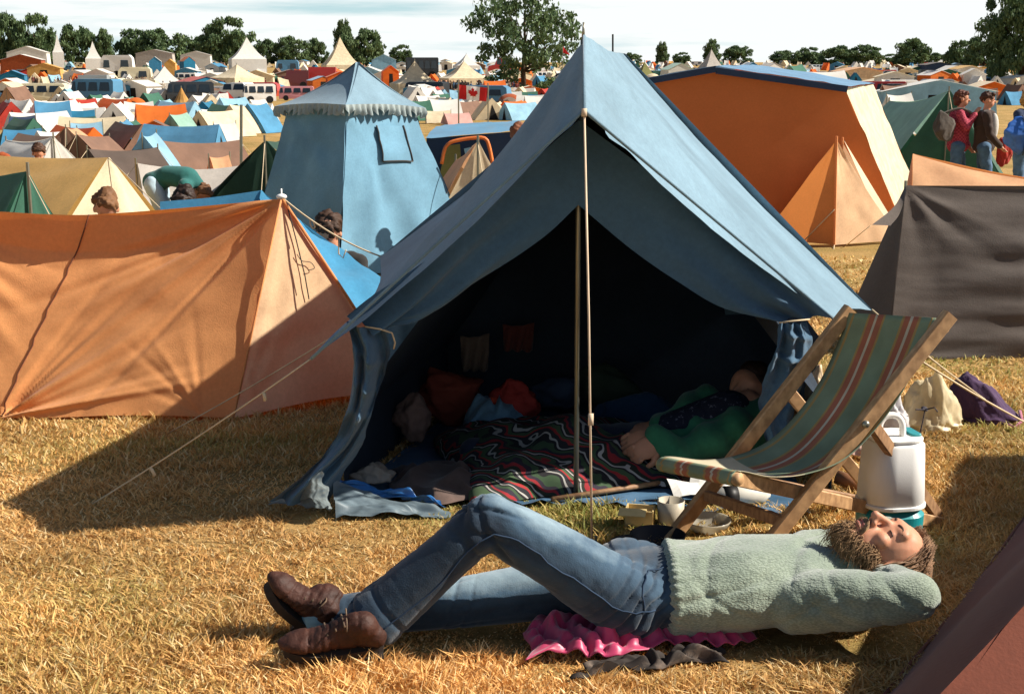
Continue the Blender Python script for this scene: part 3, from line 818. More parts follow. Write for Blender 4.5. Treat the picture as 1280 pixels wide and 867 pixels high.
# blue pagoda tent
T = thing('pagoda_tent', 'blue pagoda shaped tent with a scalloped peaked roof and a window flap', 'tent', G(430, 340))
apx = P(447, 78, 13.0)
eN, eLf, eRt = P(432, 131, 12.4), P(343, 133, 13.1), P(532, 135, 13.3)
eB = eLf + eRt - eN
bN, bLf, bRt = onG(P(425, 345, 12.1), .02), onG(P(306, 335, 12.9), .02), onG(P(598, 330, 13.1), .02)
bB = bLf + bRt - bN
roof = MB(); val = MB(); walls = MB()
seq = [(eLf, eN, bLf, bN), (eN, eRt, bN, bRt), (eRt, eB, bRt, bB), (eB, eLf, bB, bLf)]
out = {}
cen = (eN + eB) * .5
for i, (e0, e1, b0, b1) in enumerate(seq):
    ew = lambda e: cen + (e - cen) * .80 + Vector((0, 0, .02))
    tp = np.array([tuple(apx + (e1 - e0) * .05 * (t - .5)) for t in np.linspace(0, 1, 16)])
    eb = np.array([tuple(e0.lerp(e1, t) + Vector((0, 0, .02 * math.sin(t * math.pi)))) for t in np.linspace(0, 1, 16)])
    Ar = ruled(tp, eb, 18)
    V_ = np.linspace(0, 1, 18)
    Ar[..., 2] -= (.42 * V_ * (1 - V_) * (apx.z - e0.z))[None, :]
    roof.grid(Ar)
    n = 97
    tt = np.linspace(0, 1, n)
    vt = np.array([tuple(e0.lerp(e1, t) + Vector((0, 0, .02 * math.sin(t * math.pi)))) for t in tt])
    nrm = (e1 - e0).cross(Vector((0, 0, 1))).normalized()
    sc_ = np.abs(np.sin(tt * math.pi * 12))
    vb = vt.copy(); vb[:, 2] -= .045 + .06 * sc_
    vb[:, 0] += nrm.x * (.03 * np.sin(tt * 90)); vb[:, 1] += nrm.y * (.03 * np.sin(tt * 90))
    val.grid(ruled(vt, vb, 4))
    out[i] = ruled(curve([ew(e0), ew(e1)], 24), curve([b0, b1], 24), 24,
        lambda U, V, k=i: .035 * fbm(U * 4, V * 3, k + 2) + .03 * np.sin(U * 17) * V * V + .02 * pegfold(U, V, .3, .2, 7, 1, .5, 1, k))
    walls.grid(out[i])
roof.build('roof', M_BLUE, T, smooth=True)
val.build('valance', fabric('faded_fringe', '9aa6a6', trans=.2), T, smooth=True)
walls.build('wall', fabric('mid_blue_canvas', '638ba1', trans=.03, vary=.15), T, smooth=True)
sub = out[1][9:18, 3:9].copy()
nn = np.cross(sub[-1, 0] - sub[0, 0], sub[0, -1] - sub[0, 0]); nn /= np.linalg.norm(nn)
if nn[1] > 0: nn = -nn
sub += nn * .015
sub[:, 1:-1] += nn * .012
wf = MB().grid(sub).build('window_flap', bpy.data.materials['mid_blue_canvas'], T, smooth=True)
wd = MB()
for line in (sub[0], sub[-1], sub[:, -1]): wd.tube([tuple(q + nn * .006) for q in line], .008, 6)
wd.build('piping', M_HEM, wf, smooth=True)

# blue fronted frame tent between the pagoda and the main tent
T = thing('frame_tent', 'blue awning tent with an orange arched doorway, left of the main tent peak', 'tent', onG(P(590, 190, 17)))
q = [P(536, 158, 17), P(648, 150, 17)]
rf = MB().grid(ruled(curve([P(545, 158, 18.2), P(650, 150, 18.2)], 20), curve([P(532, 172, 16.6), P(660, 162, 16.6)], 20), 8, lambda U, V: .03 * fbm(U * 5, V * 2, 2)))
rf.build('roof', FM['blue'], T, smooth=True)
MB().grid(ruled(curve([P(533, 173, 16.65), P(662, 163, 16.65)], 20), curve([onG(P(533, 250, 16.65)), onG(P(662, 250, 16.65))], 20), 10, lambda U, V: .03 * np.sin(U * 20) * V)).build('front_wall', FM['navy'], T, smooth=True)
MB().grid(ruled(curve([P(533, 173, 16.65), P(545, 158, 18.2)], 8), curve([onG(P(533, 250, 16.65)), onG(P(545, 250, 18.2))], 8), 8)).build('side_wall', FM['teal'], T, smooth=True)
MB().tube(curve([P(552, 205, 16.4), P(557, 184, 16.4), P(566, 177, 16.4), P(602, 172, 16.4), P(609, 176, 16.4), P(616, 205, 16.4)], 26), .022, 8).build('door_arch', mat('orange_tube', 'd9763c', rough=.5), T, smooth=True)
MB().grid(ruled(curve([P(558, 182, 16.55), P(575, 180, 16.55)], 6), curve([P(548, 225, 16.55), P(578, 225, 16.55)], 6), 8)).build('door_panel', FM['olive'], T, smooth=True)
MB().poly([P(580, 186, 16.45), P(588, 184, 16.45), P(600, 200, 16.45), P(584, 205, 16.45)]).build('door_lining', FM['sky'], T)
# ------------------------------------------------------------------ deck chair
def wood(name, c1, c2):
    m = bpy.data.materials.new(name); m.use_nodes = True
    nt = m.node_tree; N, L = nt.nodes, nt.links; b = N['Principled BSDF']
    tc = N.new('ShaderNodeTexCoord'); mp = N.new('ShaderNodeMapping'); mp.inputs['Scale'].default_value = (14, 40, 14)
    nz = N.new('ShaderNodeTexNoise'); nz.inputs['Scale'].default_value = 2.0; nz.inputs['Detail'].default_value = 6
    rp = N.new('ShaderNodeValToRGB'); rp.color_ramp.elements[0].color = (*lin(c1), 1); rp.color_ramp.elements[1].color = (*lin(c2), 1)
    rp.color_ramp.elements[0].position = .35; rp.color_ramp.elements[1].position = .65
    L.new(tc.outputs['Object'], mp.inputs['Vector']); L.new(mp.outputs['Vector'], nz.inputs['Vector']); L.new(nz.outputs['Fac'], rp.inputs['Fac'])
    L.new(rp.outputs['Color'], b.inputs['Base Color']); b.inputs['Roughness'].default_value = .65
    return m
M_WOOD = wood('weathered_beech', '9a744e', 'c49a6c')
M_WOODD = wood('worn_brown_wood', '7d5a3c', 'a07a55')
def deck_canvas():
    m = bpy.data.materials.new('striped_deck_canvas'); m.use_nodes = True
    nt = m.node_tree; N, L = nt.nodes, nt.links; b = N['Principled BSDF']
    uv = N.new('ShaderNodeUVMap'); uv.uv_map = 'UVMap'
    sx = N.new('ShaderNodeSeparateXYZ'); L.new(uv.outputs['UV'], sx.inputs['Vector'])
    rp = N.new('ShaderNodeValToRGB'); cr = rp.color_ramp; cr.interpolation = 'CONSTANT'
    g, r_, w_, o = lin('8b9c82'), lin('b8745a'), lin('d6cdb8'), lin('b89a62')
    stops = [(0, g), (.05, o), (.075, g), (.24, o), (.265, r_), (.325, w_), (.355, r_), (.42, o), (.445, g), (.64, o), (.665, r_), (.73, w_), (.76, r_), (.82, o), (.845, g), (.95, o), (.97, g)]
    while len(cr.elements) < len(stops): cr.elements.new(.5)
    for e, (p, c) in zip(cr.elements, stops): e.position = p; e.color = (*c, 1)
    L.new(sx.outputs['X'], rp.inputs['Fac'])
    # plain cream without stripes towards the front end of the sling
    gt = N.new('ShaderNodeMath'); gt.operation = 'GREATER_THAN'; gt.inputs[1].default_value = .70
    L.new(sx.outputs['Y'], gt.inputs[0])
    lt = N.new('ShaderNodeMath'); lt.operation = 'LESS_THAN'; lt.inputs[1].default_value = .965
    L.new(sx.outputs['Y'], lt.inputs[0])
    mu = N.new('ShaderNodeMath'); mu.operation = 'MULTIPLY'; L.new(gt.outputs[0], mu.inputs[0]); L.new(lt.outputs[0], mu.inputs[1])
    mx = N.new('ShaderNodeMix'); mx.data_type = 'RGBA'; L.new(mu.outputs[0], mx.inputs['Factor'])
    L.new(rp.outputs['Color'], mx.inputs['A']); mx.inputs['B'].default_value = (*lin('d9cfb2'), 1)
    tc = N.new('ShaderNodeTexCoord'); nz = N.new('ShaderNodeTexNoise'); nz.inputs['Scale'].default_value = 9; nz.inputs['Detail'].default_value = 6
    L.new(tc.outputs['Object'], nz.inputs['Vector'])
    r2 = N.new('ShaderNodeValToRGB'); r2.color_ramp.elements[0].color = (.72, .7, .66, 1); r2.color_ramp.elements[0].position = .3; r2.color_ramp.elements[1].position = .7
    L.new(nz.outputs['Fac'], r2.inputs['Fac'])
    mm = N.new('ShaderNodeMix'); mm.data_type = 'RGBA'; mm.blend_type = 'MULTIPLY'; mm.inputs['Factor'].default_value = 1
    L.new(mx.outputs['Result'], mm.inputs['A']); L.new(r2.outputs['Color'], mm.inputs['B'])
    L.new(mm.outputs['Result'], b.inputs['Base Color']); b.inputs['Roughness'].default_value = .85
    t = N.new('ShaderNodeBsdfTranslucent'); L.new(mm.outputs['Result'], t.inputs['Color'])
    ms = N.new('ShaderNodeMixShader'); ms.inputs['Fac'].default_value = .2
    L.new(b.outputs[0], ms.inputs[1]); L.new(t.outputs[0], ms.inputs[2]); L.new(ms.outputs[0], N['Material Output'].inputs['Surface'])
    return m
f1f, f1n = G(835, 674), G(931, 714)
tf, tn = P(1056, 395, 4.30), P(1180, 403, 3.96)
T = thing('deck_chair', 'wooden folding deck chair with a green and red striped sling, behind the lying man', 'deck chair', (f1f + f1n) * .5)
W_, Hh = .030, .045
up1 = (0, .3, 1)
for a_, b_ in ((f1f, tf), (f1n, tn)):
    MB().bar(a_ - Vector((0, 0, .01)), b_ + (b_ - a_).normalized() * .03, W_, Hh).build('back_rail', M_WOOD, T)
MB().tube([tf.lerp(f1f, .02) + Vector((.022, .01, -.006)), tn.lerp(f1n, .02) + Vector((.022, .01, -.006))], .014, 10).build('top_bar', M_WOOD, T, smooth=True)
s0f, s0n = P(828, 580, 4.0), P(921, 598, 3.72)
r0n, r0f = G(1183, 655), G(1183, 655) + Vector((-.17, .27, -.02))
inw = (s0n - s0f).normalized()
MB().bar(s0n - inw * .012, r0n - inw * .02, .026, .042).build('seat_rail', M_WOOD, T)
MB().bar(s0f + inw * .03, r0f + inw * .02, .026, .042).build('seat_rail', M_WOODD, T)
MB().tube([s0f - inw * .01, s0n + inw * .01], .019, 12).build('front_bar', M_WOOD, T, smooth=True)
c1, c2 = s0n.lerp(r0n, .70), s0f.lerp(r0f, .70)
MB().tube([c1, c2], .012, 8).build('stretcher', M_WOODD, T, smooth=True)
pn = f1n.lerp(tn, .60); pf = f1f.lerp(tf, .66)
qn, qf = s0n.lerp(r0n, .88) + Vector((.0, 0, -.01)), P(1082, 606, 4.35)
MB().bar(pn + Vector((0.02, .02, 0)), G(1176, 650), .024, .04).build('prop_leg', M_WOODD, T)
MB().bar(P(984, 487, 4.3), qf, .024, .04).build('prop_leg', M_WOOD, T)
MB().ell(pn + Vector((0, -.02, 0)), .012).build('bolt', M_POLE, T, smooth=True)
lo = MB(); lo.bar(f1f.lerp(tf, .2) + Vector((0, 0, 0)), f1n.lerp(tn, .2), .02, .035).build('stretcher', M_WOODD, T)
n = 50
wv = (tn - tf).normalized()
far_ = curve([tf + wv * .02 + Vector((0, 0, .012)), P(1047, 430, 4.30), P(1026, 475, 4.26), P(998, 515, 4.22), P(965, 548, 4.18), P(925, 568, 4.12), P(880, 575, 4.06), P(829, 571, 4.0), P(822, 582, 3.985)], n)
near_ = curve([tn - wv * .03 + Vector((0, 0, .012)), P(1153, 440, 3.97), P(1128, 490, 3.94), P(1096, 535, 3.90), P(1056, 574, 3.86), P(1010, 592, 3.82), P(965, 596, 3.77), P(919, 589, 3.72), P(913, 602, 3.705)], n)
V_ = np.linspace(0, 1, 24)
Ac = far_[:, None] * (1 - V_)[None, :, None] + near_[:, None] * V_[None, :, None]
t_ = np.linspace(0, 1, n)
Ac[..., 2] -= (.035 * np.sin(t_ * np.pi))[:, None] * (4 * V_ * (1 - V_))[None]
m = MB(); m.grid(Ac.transpose(1, 0, 2))
nu_, nv_ = 24, n
m.uv = [(i / (nu_ - 1), j / (nv_ - 1)) for i in range(nu_) for j in range(nv_)]
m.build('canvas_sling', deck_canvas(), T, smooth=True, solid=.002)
# the rolled end of the sling round the front bar
rl = MB(); ring = []
for i in range(24):
    c = s0f.lerp(s0n, i / 23)
    ring.append([c + Vector((-.85 * math.cos(k / 12 * 2 * math.pi), -.25 * math.cos(k / 12 * 2 * math.pi), math.sin(k / 12 * 2 * math.pi))) * .024 for k in range(13)])
rl.grid(np.array([[tuple(q) for q in r_] for r_ in ring]))
rl.uv = [(i / 23, .5) for i in range(24) for j in range(13)]
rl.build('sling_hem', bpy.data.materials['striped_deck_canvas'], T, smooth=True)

# ------------------------------------------------------------------ cool box upside down on its teal base
cb = G(1116, 684)
cb.y += .06
T = thing('cool_box', 'white plastic cool box with a carrying handle on a teal base, behind the man\'s head', 'cool box', cb)
rz = Matrix.Rotation(R(10), 3, 'Z')
teal = mat('teal_plastic', '1e8a90', rough=.35, spec=.5, vary=.06)
MB().rbox(cb + Vector((0, 0, .065)), (.190, .185, .13), .07, rz, 1.03, 10).build('base', teal, T, smooth=False)
MB().rbox(cb + Vector((0, 0, .237)), (.196, .19, .21), .075, rz, .91, 16, .014).build('body', mat('white_cool_box_plastic', 'e9e7e3', rough=.6, spec=.4, vary=.05, bump=.1, bscale=300), T, smooth=True)
MB().rbox(cb + Vector((0, 0, .135)), (.203, .198, .014), .078, rz, 1, 10).build('rim', M_WHITE, T)
MB().rbox(cb + Vector((0, 0, .346)), (.165, .16, .010), .06, rz, 1, 10).build('top', M_WHITE, T)
MB().rbox(cb + rz @ Vector((.062, .01, .354)), (.035, .09, .008), .012, rz, 1, 6).build('latch', teal, T)
hp = [rz @ Vector((-.055, -.02, 0)), rz @ Vector((-.058, -.02, .05)), rz @ Vector((-.04, -.02, .075)), rz @ Vector((-.005, -.02, .075)), rz @ Vector((.015, -.02, .05)), rz @ Vector((.02, -.02, 0))]
MB().tube(curve([cb + Vector((0, 0, .342)) + q for q in hp], 22), .010, 10).build('handle', M_WHITE, T, smooth=True)

# ------------------------------------------------------------------ crumpled bags and cloths
def crumple(name, label, cat, c, size, m, seed, rot=0, sharp=.25, flat=.25, kind=None, detail=5, parent=None, pinch=0, lean=0):
    import bmesh
    bm = bmesh.new()
    bmesh.ops.create_icosphere(bm, subdivisions=detail, radius=1)
    rr = np.random.default_rng(seed)
    planes = [Vector(rr.normal(size=3)).normalized() for _ in range(26)]
    dist = rr.uniform(.68, 1.02, 26)
    rz = Matrix.Rotation(rot, 3, 'Z')
    for v in bm.verts:
        d = v.co.normalized()
        r_ = min([1.1] + [dd / max(d.dot(p), .01) for p, dd in zip(planes, dist)])
        r_ *= 1 + sharp * .5 * (mnoise.noise(d * 2.3 + Vector((seed, 0, 0)))) + sharp * .22 * abs(mnoise.noise(d * 6 + Vector((0, seed, 0)))) - sharp * .15 * abs(mnoise.noise(d * 14 + Vector((0, seed, 3))))
        q = d * r_
        if q.z < 0: q.z *= flat
        if pinch and q.z > 0:
            k = 1 - pinch * (q.z / 1.1) ** 1.2
            q.x *= k; q.y *= k; q.x += lean * q.z
        v.co = rz @ Vector((q.x * size[0], q.y * size[1], q.z * size[2]))
        v.co += Vector(c)
    me = bpy.data.meshes.new(name); bm.to_mesh(me); bm.free()
    me.polygons.foreach_set('use_smooth', [True] * len(me.polygons))
    o = link_mesh(name, me, m, parent, None if parent else c)
    if not parent: tag(o, label, cat)
    return o
plast = mat('carrier_bag_plastic', 'e3d3ae', rough=.35, spec=.5, trans=.35, vary=.2, vscale=9, bump=.4, bscale=30)
b_ = G(1160, 538)
T = thing('carrier_bag', 'bulging cream plastic carrier bag tied at the neck, on the grass behind the cool box', 'bag', b_)
crumple('bag_body', None, None, b_ + Vector((0, 0, .05)), (.15, .12, .24), plast, 3, sharp=.5, pinch=.45, lean=-.06, parent=T)
crumple('knot', None, None, b_ + Vector((-.055, -.10, .12)), (.016, .016, .016), mat('dark_cord', '3a3640'), 5, parent=T, detail=3)
MB().tube([b_ + Vector((-.055, -.112, .125)), b_ + Vector((-.02, -.13, .14)), b_ + Vector((-.005, -.13, .12))], .003).tube([b_ + Vector((-.055, -.112, .125)), b_ + Vector((-.10, -.13, .13))], .003).tube([b_ + Vector((-.055, -.112, .12)), b_ + Vector((-.075, -.13, .02))], .003).build('tie_string', MATS['dark_cord'], T)
b_ = G(1118, 545)
crumple('carrier_bag', 'small crumpled white plastic bag just above the cool box handle', 'bag', b_ + Vector((0, .03, .03)), (.075, .07, .14), mat('white_bag_plastic', 'dcd9da', rough=.3, trans=.4, bump=.5, bscale=25), 8, sharp=.5)
b_ = G(1228, 528)
T = thing('holdall_bag', 'dark purple cloth bag leaning on the grass under the guy ropes', 'bag', b_)
prp = fabric('purple_cloth', '46304e', trans=0, bump=.5, bscale=90, vary=.25)
crumple('bag_body', None, None, b_ + Vector((0, 0, .04)), (.165, .11, .19), prp, 12, rot=R(-15), sharp=.3, pinch=.45, lean=-.32, parent=T)
MB().tube([b_ + Vector((.07, -.11, .02)), b_ + Vector((.11, -.12, .01)), b_ + Vector((.15, -.08, .03)), b_ + Vector((.16, -.02, .06))], .008, 6).build('strap', fabric('pink_strap', 'a8667c', trans=0), T, smooth=True)

# pink cloth and dark jacket under the man
def cloth_sheet(name, label, cat, outline_fn, m, amp, seed, h0=.006, nu=70, nv=36, parent=None, fr=1.0):
    U_, V_ = np.meshgrid(np.linspace(0, 1, nu), np.linspace(0, 1, nv), indexing='ij')
    x, y = outline_fn(U_, V_)
    z = np.interp(y, TY, TZ)
    e = np.minimum(np.minimum(U_, 1 - U_) * 8, np.minimum(V_, 1 - V_) * 4).clip(0, 1)
    f = np.abs(np.sin(U_ * 17 * fr + 4 * vnoise(U_ * 5, V_ * 3, seed) + V_ * 2)) * vnoise(U_ * 6, V_ * 4, seed + 1) + .6 * vnoise(U_ * 12 * fr, V_ * 7 * fr, seed + 2)
    z = z + h0 + amp * f * (.35 + .65 * e)
    A_ = np.stack([x, y, z], 2)
    o = MB().grid(A_).build(name, m, None if not parent else parent, None if parent else (float(x.mean()), float(y.mean()), float(z.min())), smooth=True, solid=.003)
    if not parent: tag(o, label, cat)
    return o
pinkm = mat('pink_satin', 'b5305c', rough=.42, spec=.4, vary=.2, vscale=12, sheen=.4)
pa, pb_, pc, pd = G(662, 820), G(935, 800), G(945, 775), G(668, 778)
def bil(a, b, c, d, wob=.015, seed=0):
    def f(U, V):
        x = (a.x * (1 - U) + b.x * U) * (1 - V) + (d.x * (1 - U) + c.x * U) * V
        y = (a.y * (1 - U) + b.y * U) * (1 - V) + (d.y * (1 - U) + c.y * U) * V
        return x + wob * np.sin(V * 9 + seed + U * 3), y + wob * 1.6 * np.sin(U * 13 + seed) * (1 - V)
    return f
cloth_sheet('cloth', 'crumpled bright pink satin cloth under the lying man\'s back', 'cloth', bil(G(656, 838), G(946, 812), G(940, 775), G(664, 780), .014), pinkm, .07, 3, h0=.02, nu=110, nv=50, fr=2.0)
cloth_sheet('jacket', 'dark rumpled jacket with pale edges lying along the pink cloth in front of the man', 'jacket', bil(G(716, 852), G(905, 832), G(900, 818), G(740, 836), .012, 4), mat('dark_jacket_cloth', '2e2723', rough=.8, col2='75665a', vscale=14, ramp=(.52, .72)), .036, 9, h0=.008)

# bits and pieces at the tent mouth
b_ = G(925, 634, .028)
T = thing('bottle', 'white plastic bottle with a black band lying by the deck chair leg', 'bottle', b_)
d_ = Vector((.97, .2, .0)).normalized()
q = b_ + Vector((0, .02, .01))
MB().tube([q - d_ * .09, q - d_ * .085, q + d_ * .085, q + d_ * .1, q + d_ * .11], [.018, .034, .034, .02, .014], 16).build('bottle_body', mat('cream_plastic', 'dcd8cc', rough=.4), T, smooth=True)
MB().tube([q - d_ * .062, q - d_ * .012], .0352, 16).build('band', mat('black_label', '1b1a1a', rough=.5), T, smooth=True)
b_ = G(800, 655)
T = thing('box', 'small open cream carton on the grass left of the deck chair foot', 'box', b_)
crd = mat('cream_card', 'd9bf86', rough=.7)
rz = Matrix.Rotation(R(-12), 3, 'Z')
bx = MB()
for c, s_ in (((-.045, 0, .03), (.004, .07, .06)), ((.045, 0, .03), (.004, .07, .06)), ((0, -.035, .03), (.09, .004, .056)), ((0, .035, .03), (.09, .004, .056)), ((0, 0, .004), (.086, .066, .004))):
    bx.box(b_ + rz @ Vector(c), s_, rz)
bx.build('carton', crd, T)
MB().box(b_ + rz @ Vector((-.02, -.055, .058)), (.09, .05, .003), rz @ Matrix.Rotation(R(12), 3, 'X')).build('flap', crd, T)
b_ = G(838, 655)
tag(MB().lathe(b_, [(.0, .0), (.036, .0), (.042, .01), (.046, .085), (.043, .085), (.038, .012), (0, .01)]).build('mug', mat('grey_beige_enamel', 'b5ab98', rough=.4), loc=b_, smooth=True), 'dull beige mug beside the small cream carton', 'mug')
b_ = G(884, 661)
tag(MB().lathe(b_, [(.0, .004), (.05, .004), (.066, .02), (.074, .034), (.078, .036), (.077, .031), (.069, .016), (.052, 0), (0, 0)], 28).build('bowl', mat('clear_plastic_bowl', 'cfc8b8', rough=.2, spec=.5, trans=.6), loc=b_, smooth=True), 'shallow clear plastic bowl on the grass under the deck chair', 'bowl')
b_ = G(822, 682)
T = thing('frying_pan', 'dark pan lying in the grass just behind the man\'s sweater hem', 'pan', b_)
MB().lathe(b_, [(0, .006), (.07, .006), (.085, .04), (.089, .04), (.074, 0), (0, 0)], 26).build('pan_body', mat('black_iron', '1d1d22', rough=.5), T, smooth=True)
MB().tube([b_ + Vector((-.085, -.01, .037)), b_ + Vector((-.13, -.05, .045)), b_ + Vector((-.15, -.075, .045))], .007).build('handle', MATS['black_iron'], T, smooth=True)
for (px, py, s_, rt, lab) in ((872, 632, (.10, .05), 10, 'folded white paper on the groundsheet edge behind the mug'), (905, 622, (.12, .05), -14, 'white leaflet lying behind the black banded bottle')):
    c = G(px, py, .05)
    rz = Matrix.Rotation(R(rt), 3, 'Z')
    g_ = ruled(np.array([tuple(c + rz @ Vector((x, -s_[1], .0))) for x in np.linspace(-s_[0], s_[0], 8)]), np.array([tuple(c + rz @ Vector((x, s_[1], .03))) for x in np.linspace(-s_[0], s_[0], 8)]), 6, lambda U, V: .012 * np.sin(U * 5 + V * 2))
    tag(MB().grid(g_).build('paper', mat('white_paper', 'd8d5cf', rough=.7), loc=c, solid=.002), lab, 'paper')
a_, b_ = G(690, 634, .03), G(870, 606, .03)
tag(MB().tube([a_, b_], .01, 8).build('tent_pole', M_WOODD, loc=a_, smooth=True), 'loose brown pole lying along the front edge of the groundsheet', 'pole')
# oddments behind the man's hip
for i, (px, py, s_, c, lab) in enumerate(((768, 700, (.04, .03, .022), '6b5648', 'brown crumpled oddment beside the peg of the front guy line'),
                                          (790, 694, (.018, .016, .03), 'b98a72', 'small pinkish lump next to the sweater hem'), (748, 699, (.03, .02, .015), '8a8478', 'grey crumpled paper at the foot of the front guy line'))):
    crumple('litter', lab, 'litter', G(px, py, .008), s_, mat('litter_%s' % 'abc'[i], c), 30 + i, detail=3, sharp=.5)
# plastic at the left corner of the tent mouth
clr = mat('thin_clear_plastic', '93a0a4', rough=.18, spec=.6, trans=.5, vary=.2, vscale=20, bump=.5, bscale=24)
def sheet_pts(p0, p1, p2, p3, hz, seed, amp, label, name, cat, m, nu=50, nv=30):
    top_ = curve([p0, p1], nu); bt = curve([p3, p2], nu)
    def d(U, V): return amp * (fbm(U * 4, V * 4, seed) * 3 + .9 * np.sin(U * 11 + V * 7 + 3 * vnoise(U * 4, V * 4, seed)) * vnoise(U * 5, V * 5, seed + 2))
    A_ = ruled(top_, bt, nv, d)
    A_[..., 2] = np.maximum(A_[..., 2], np.interp(A_[..., 1], TY, TZ) + .004)
    o = MB().grid(A_).build(name, m, loc=p3, smooth=True)
    return tag(o, label, cat)
sheet_pts(P(402, 588, 4.36), P(416, 634, 4.3), G(412, 642, .01), G(336, 632, .01), 0, 3, .007, 'crumpled clear plastic sheet at the left foot of the tent door', 'plastic_sheet', 'plastic sheet', clr)
sheet_pts(P(416, 600, 4.5), P(560, 640, 4.44), G(566, 648, .01), G(420, 652, .02), 0, 5, .011, 'grey edge of groundsheet turned up along the tent mouth', 'groundsheet_edge', 'groundsheet', mat('groundsheet_grey', '5f6d75', rough=.5, vary=.3, vscale=9))
sheet_pts(P(420, 598, 4.56), P(520, 622, 4.52), G(560, 640, .03), G(430, 626, .05), 0, 8, .016, 'bright blue plastic sheet bunched at the left of the tent mouth', 'plastic_sheet', 'plastic sheet', mat('blue_plastic_sheet', '2f6aa8', rough=.35, spec=.5, vary=.2, vscale=9))
crumple('paper_bag', 'crumpled grey brown paper bag inside the left tent door', 'bag', P(468, 598, 4.72), (.08, .06, .06), mat('grey_brown_paper', '8a8378', rough=.7), 17, sharp=.5)
# bedding
def heap(name, label, cat, poly_px, hgt, m, seed, base=.02, nu=60, nv=40, uv=False, fold=.02):
    a, b, c, d = [G(*q) for q in poly_px]
    U_, V_ = np.meshgrid(np.linspace(0, 1, nu), np.linspace(0, 1, nv), indexing='ij')
    x, y = bil(a, b, c, d, .02, seed)(U_, V_)
    e = (np.sin(U_ * np.pi) * np.sin(V_ * np.pi)).clip(0, 1) ** .45
    z = np.interp(y, TY, TZ) + base + hgt * e * (.6 + .5 * vnoise(U_ * 4, V_ * 3, seed)) + fold * e * (np.sin(U_ * 15 + 6 * vnoise(U_ * 4, V_ * 4, seed + 3) + V_ * 4) * .6 - 1.2 * np.abs(np.sin(U_ * 9 - V_ * 7 + 6 * vnoise(U_ * 3, V_ * 3, seed + 5))) + .8)
    o = MB().grid(np.stack([x, y, z], 2), uv=uv).build(name, m, loc=(float(x.mean()), float(y.mean()), float(z.min())), smooth=True)
    return tag(o, label, cat)
def blanket_mat():
    m = bpy.data.materials.new('striped_blanket'); m.use_nodes = True
    nt = m.node_tree; N, L = nt.nodes, nt.links; b = N['Principled BSDF']
    tc = N.new('ShaderNodeTexCoord')
    wv = N.new('ShaderNodeTexWave'); wv.inputs['Scale'].default_value = 2.3; wv.inputs['Distortion'].default_value = 6.5; wv.inputs['Detail'].default_value = 2; wv.inputs['Detail Scale'].default_value = 2.2
    wv.bands_direction = 'DIAGONAL'; wv.wave_profile = 'SAW'
    L.new(tc.outputs['Object'], wv.inputs['Vector'])
    rp = N.new('ShaderNodeValToRGB'); cr = rp.color_ramp; cr.interpolation = 'CONSTANT'
    k = [(0, '23281f'), (.12, '8e2229'), (.2, '2a2430'), (.3, '384d34'), (.42, '1e1c20'), (.5, 'a9a6a0'), (.55, '26242a'), (.68, '9c2a2c'), (.76, '41573a'), (.88, '241f26'), (.94, 'aaa7a2')]
    while len(cr.elements) < len(k): cr.elements.new(.5)
    for e, (p, c) in zip(cr.elements, k): e.position = p; e.color = (*lin(c), 1)
    L.new(wv.outputs['Fac'], rp.inputs['Fac']); L.new(rp.outputs['Color'], b.inputs['Base Color'])
    b.inputs['Roughness'].default_value = .95
    return m
heap('blanket', 'wavy striped blanket in red, white and green spread in the tent mouth', 'blanket', ((600, 640), (850, 612), (812, 545), (540, 552)), .19, blanket_mat(), 4, fold=.032, nu=110, nv=70)
heap('sleeping_bag', 'dull brown sleeping bag bunched inside the tent mouth on the left', 'sleeping bag', ((496, 634), (650, 634), (600, 582), (490, 592)), .05, fabric('brown_quilt', '54443e', trans=0, vary=.25, vscale=9), 7, fold=.022, nu=90, nv=60)
heap('jeans', 'pale blue jeans thrown on top of the striped blanket', 'jeans', ((572, 566), (668, 560), (660, 540), (590, 545)), .17, fabric('pale_denim', '6f93a8', trans=0, vary=.25, vscale=9), 11, base=.06, nu=30, nv=24)
crumple('jumper', 'orange red jumper heaped behind the jeans in the tent', 'jumper', G(612, 552, .1), (.09, .07, .11), fabric('orange_red_wool', 'c2452a', trans=0), 21)
crumple('pillow', 'dark blue bundle in the middle of the tent floor', 'bundle', G(800, 545, .08), (.24, .12, .12), fabric('dark_blue_bundle', '2f4a66', trans=0), 22)
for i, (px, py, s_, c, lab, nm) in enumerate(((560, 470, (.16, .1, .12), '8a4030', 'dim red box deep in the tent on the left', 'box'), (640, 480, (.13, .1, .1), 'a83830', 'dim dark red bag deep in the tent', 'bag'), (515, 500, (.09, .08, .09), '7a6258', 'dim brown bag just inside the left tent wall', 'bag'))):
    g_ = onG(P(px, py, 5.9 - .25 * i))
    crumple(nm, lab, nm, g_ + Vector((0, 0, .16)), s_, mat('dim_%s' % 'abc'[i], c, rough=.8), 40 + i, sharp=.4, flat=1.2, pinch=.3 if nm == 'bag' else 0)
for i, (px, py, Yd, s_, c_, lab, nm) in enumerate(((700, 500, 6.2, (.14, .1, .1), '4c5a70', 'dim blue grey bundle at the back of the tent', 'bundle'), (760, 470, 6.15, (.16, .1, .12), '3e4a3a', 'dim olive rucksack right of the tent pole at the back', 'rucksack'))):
    crumple(nm, lab, nm, onG(P(px, py, Yd), s_[2] + .02), s_, mat('clutter_%s' % 'ab'[i], c_, rough=.85), 80 + i, sharp=.3, flat=1.0, detail=4)
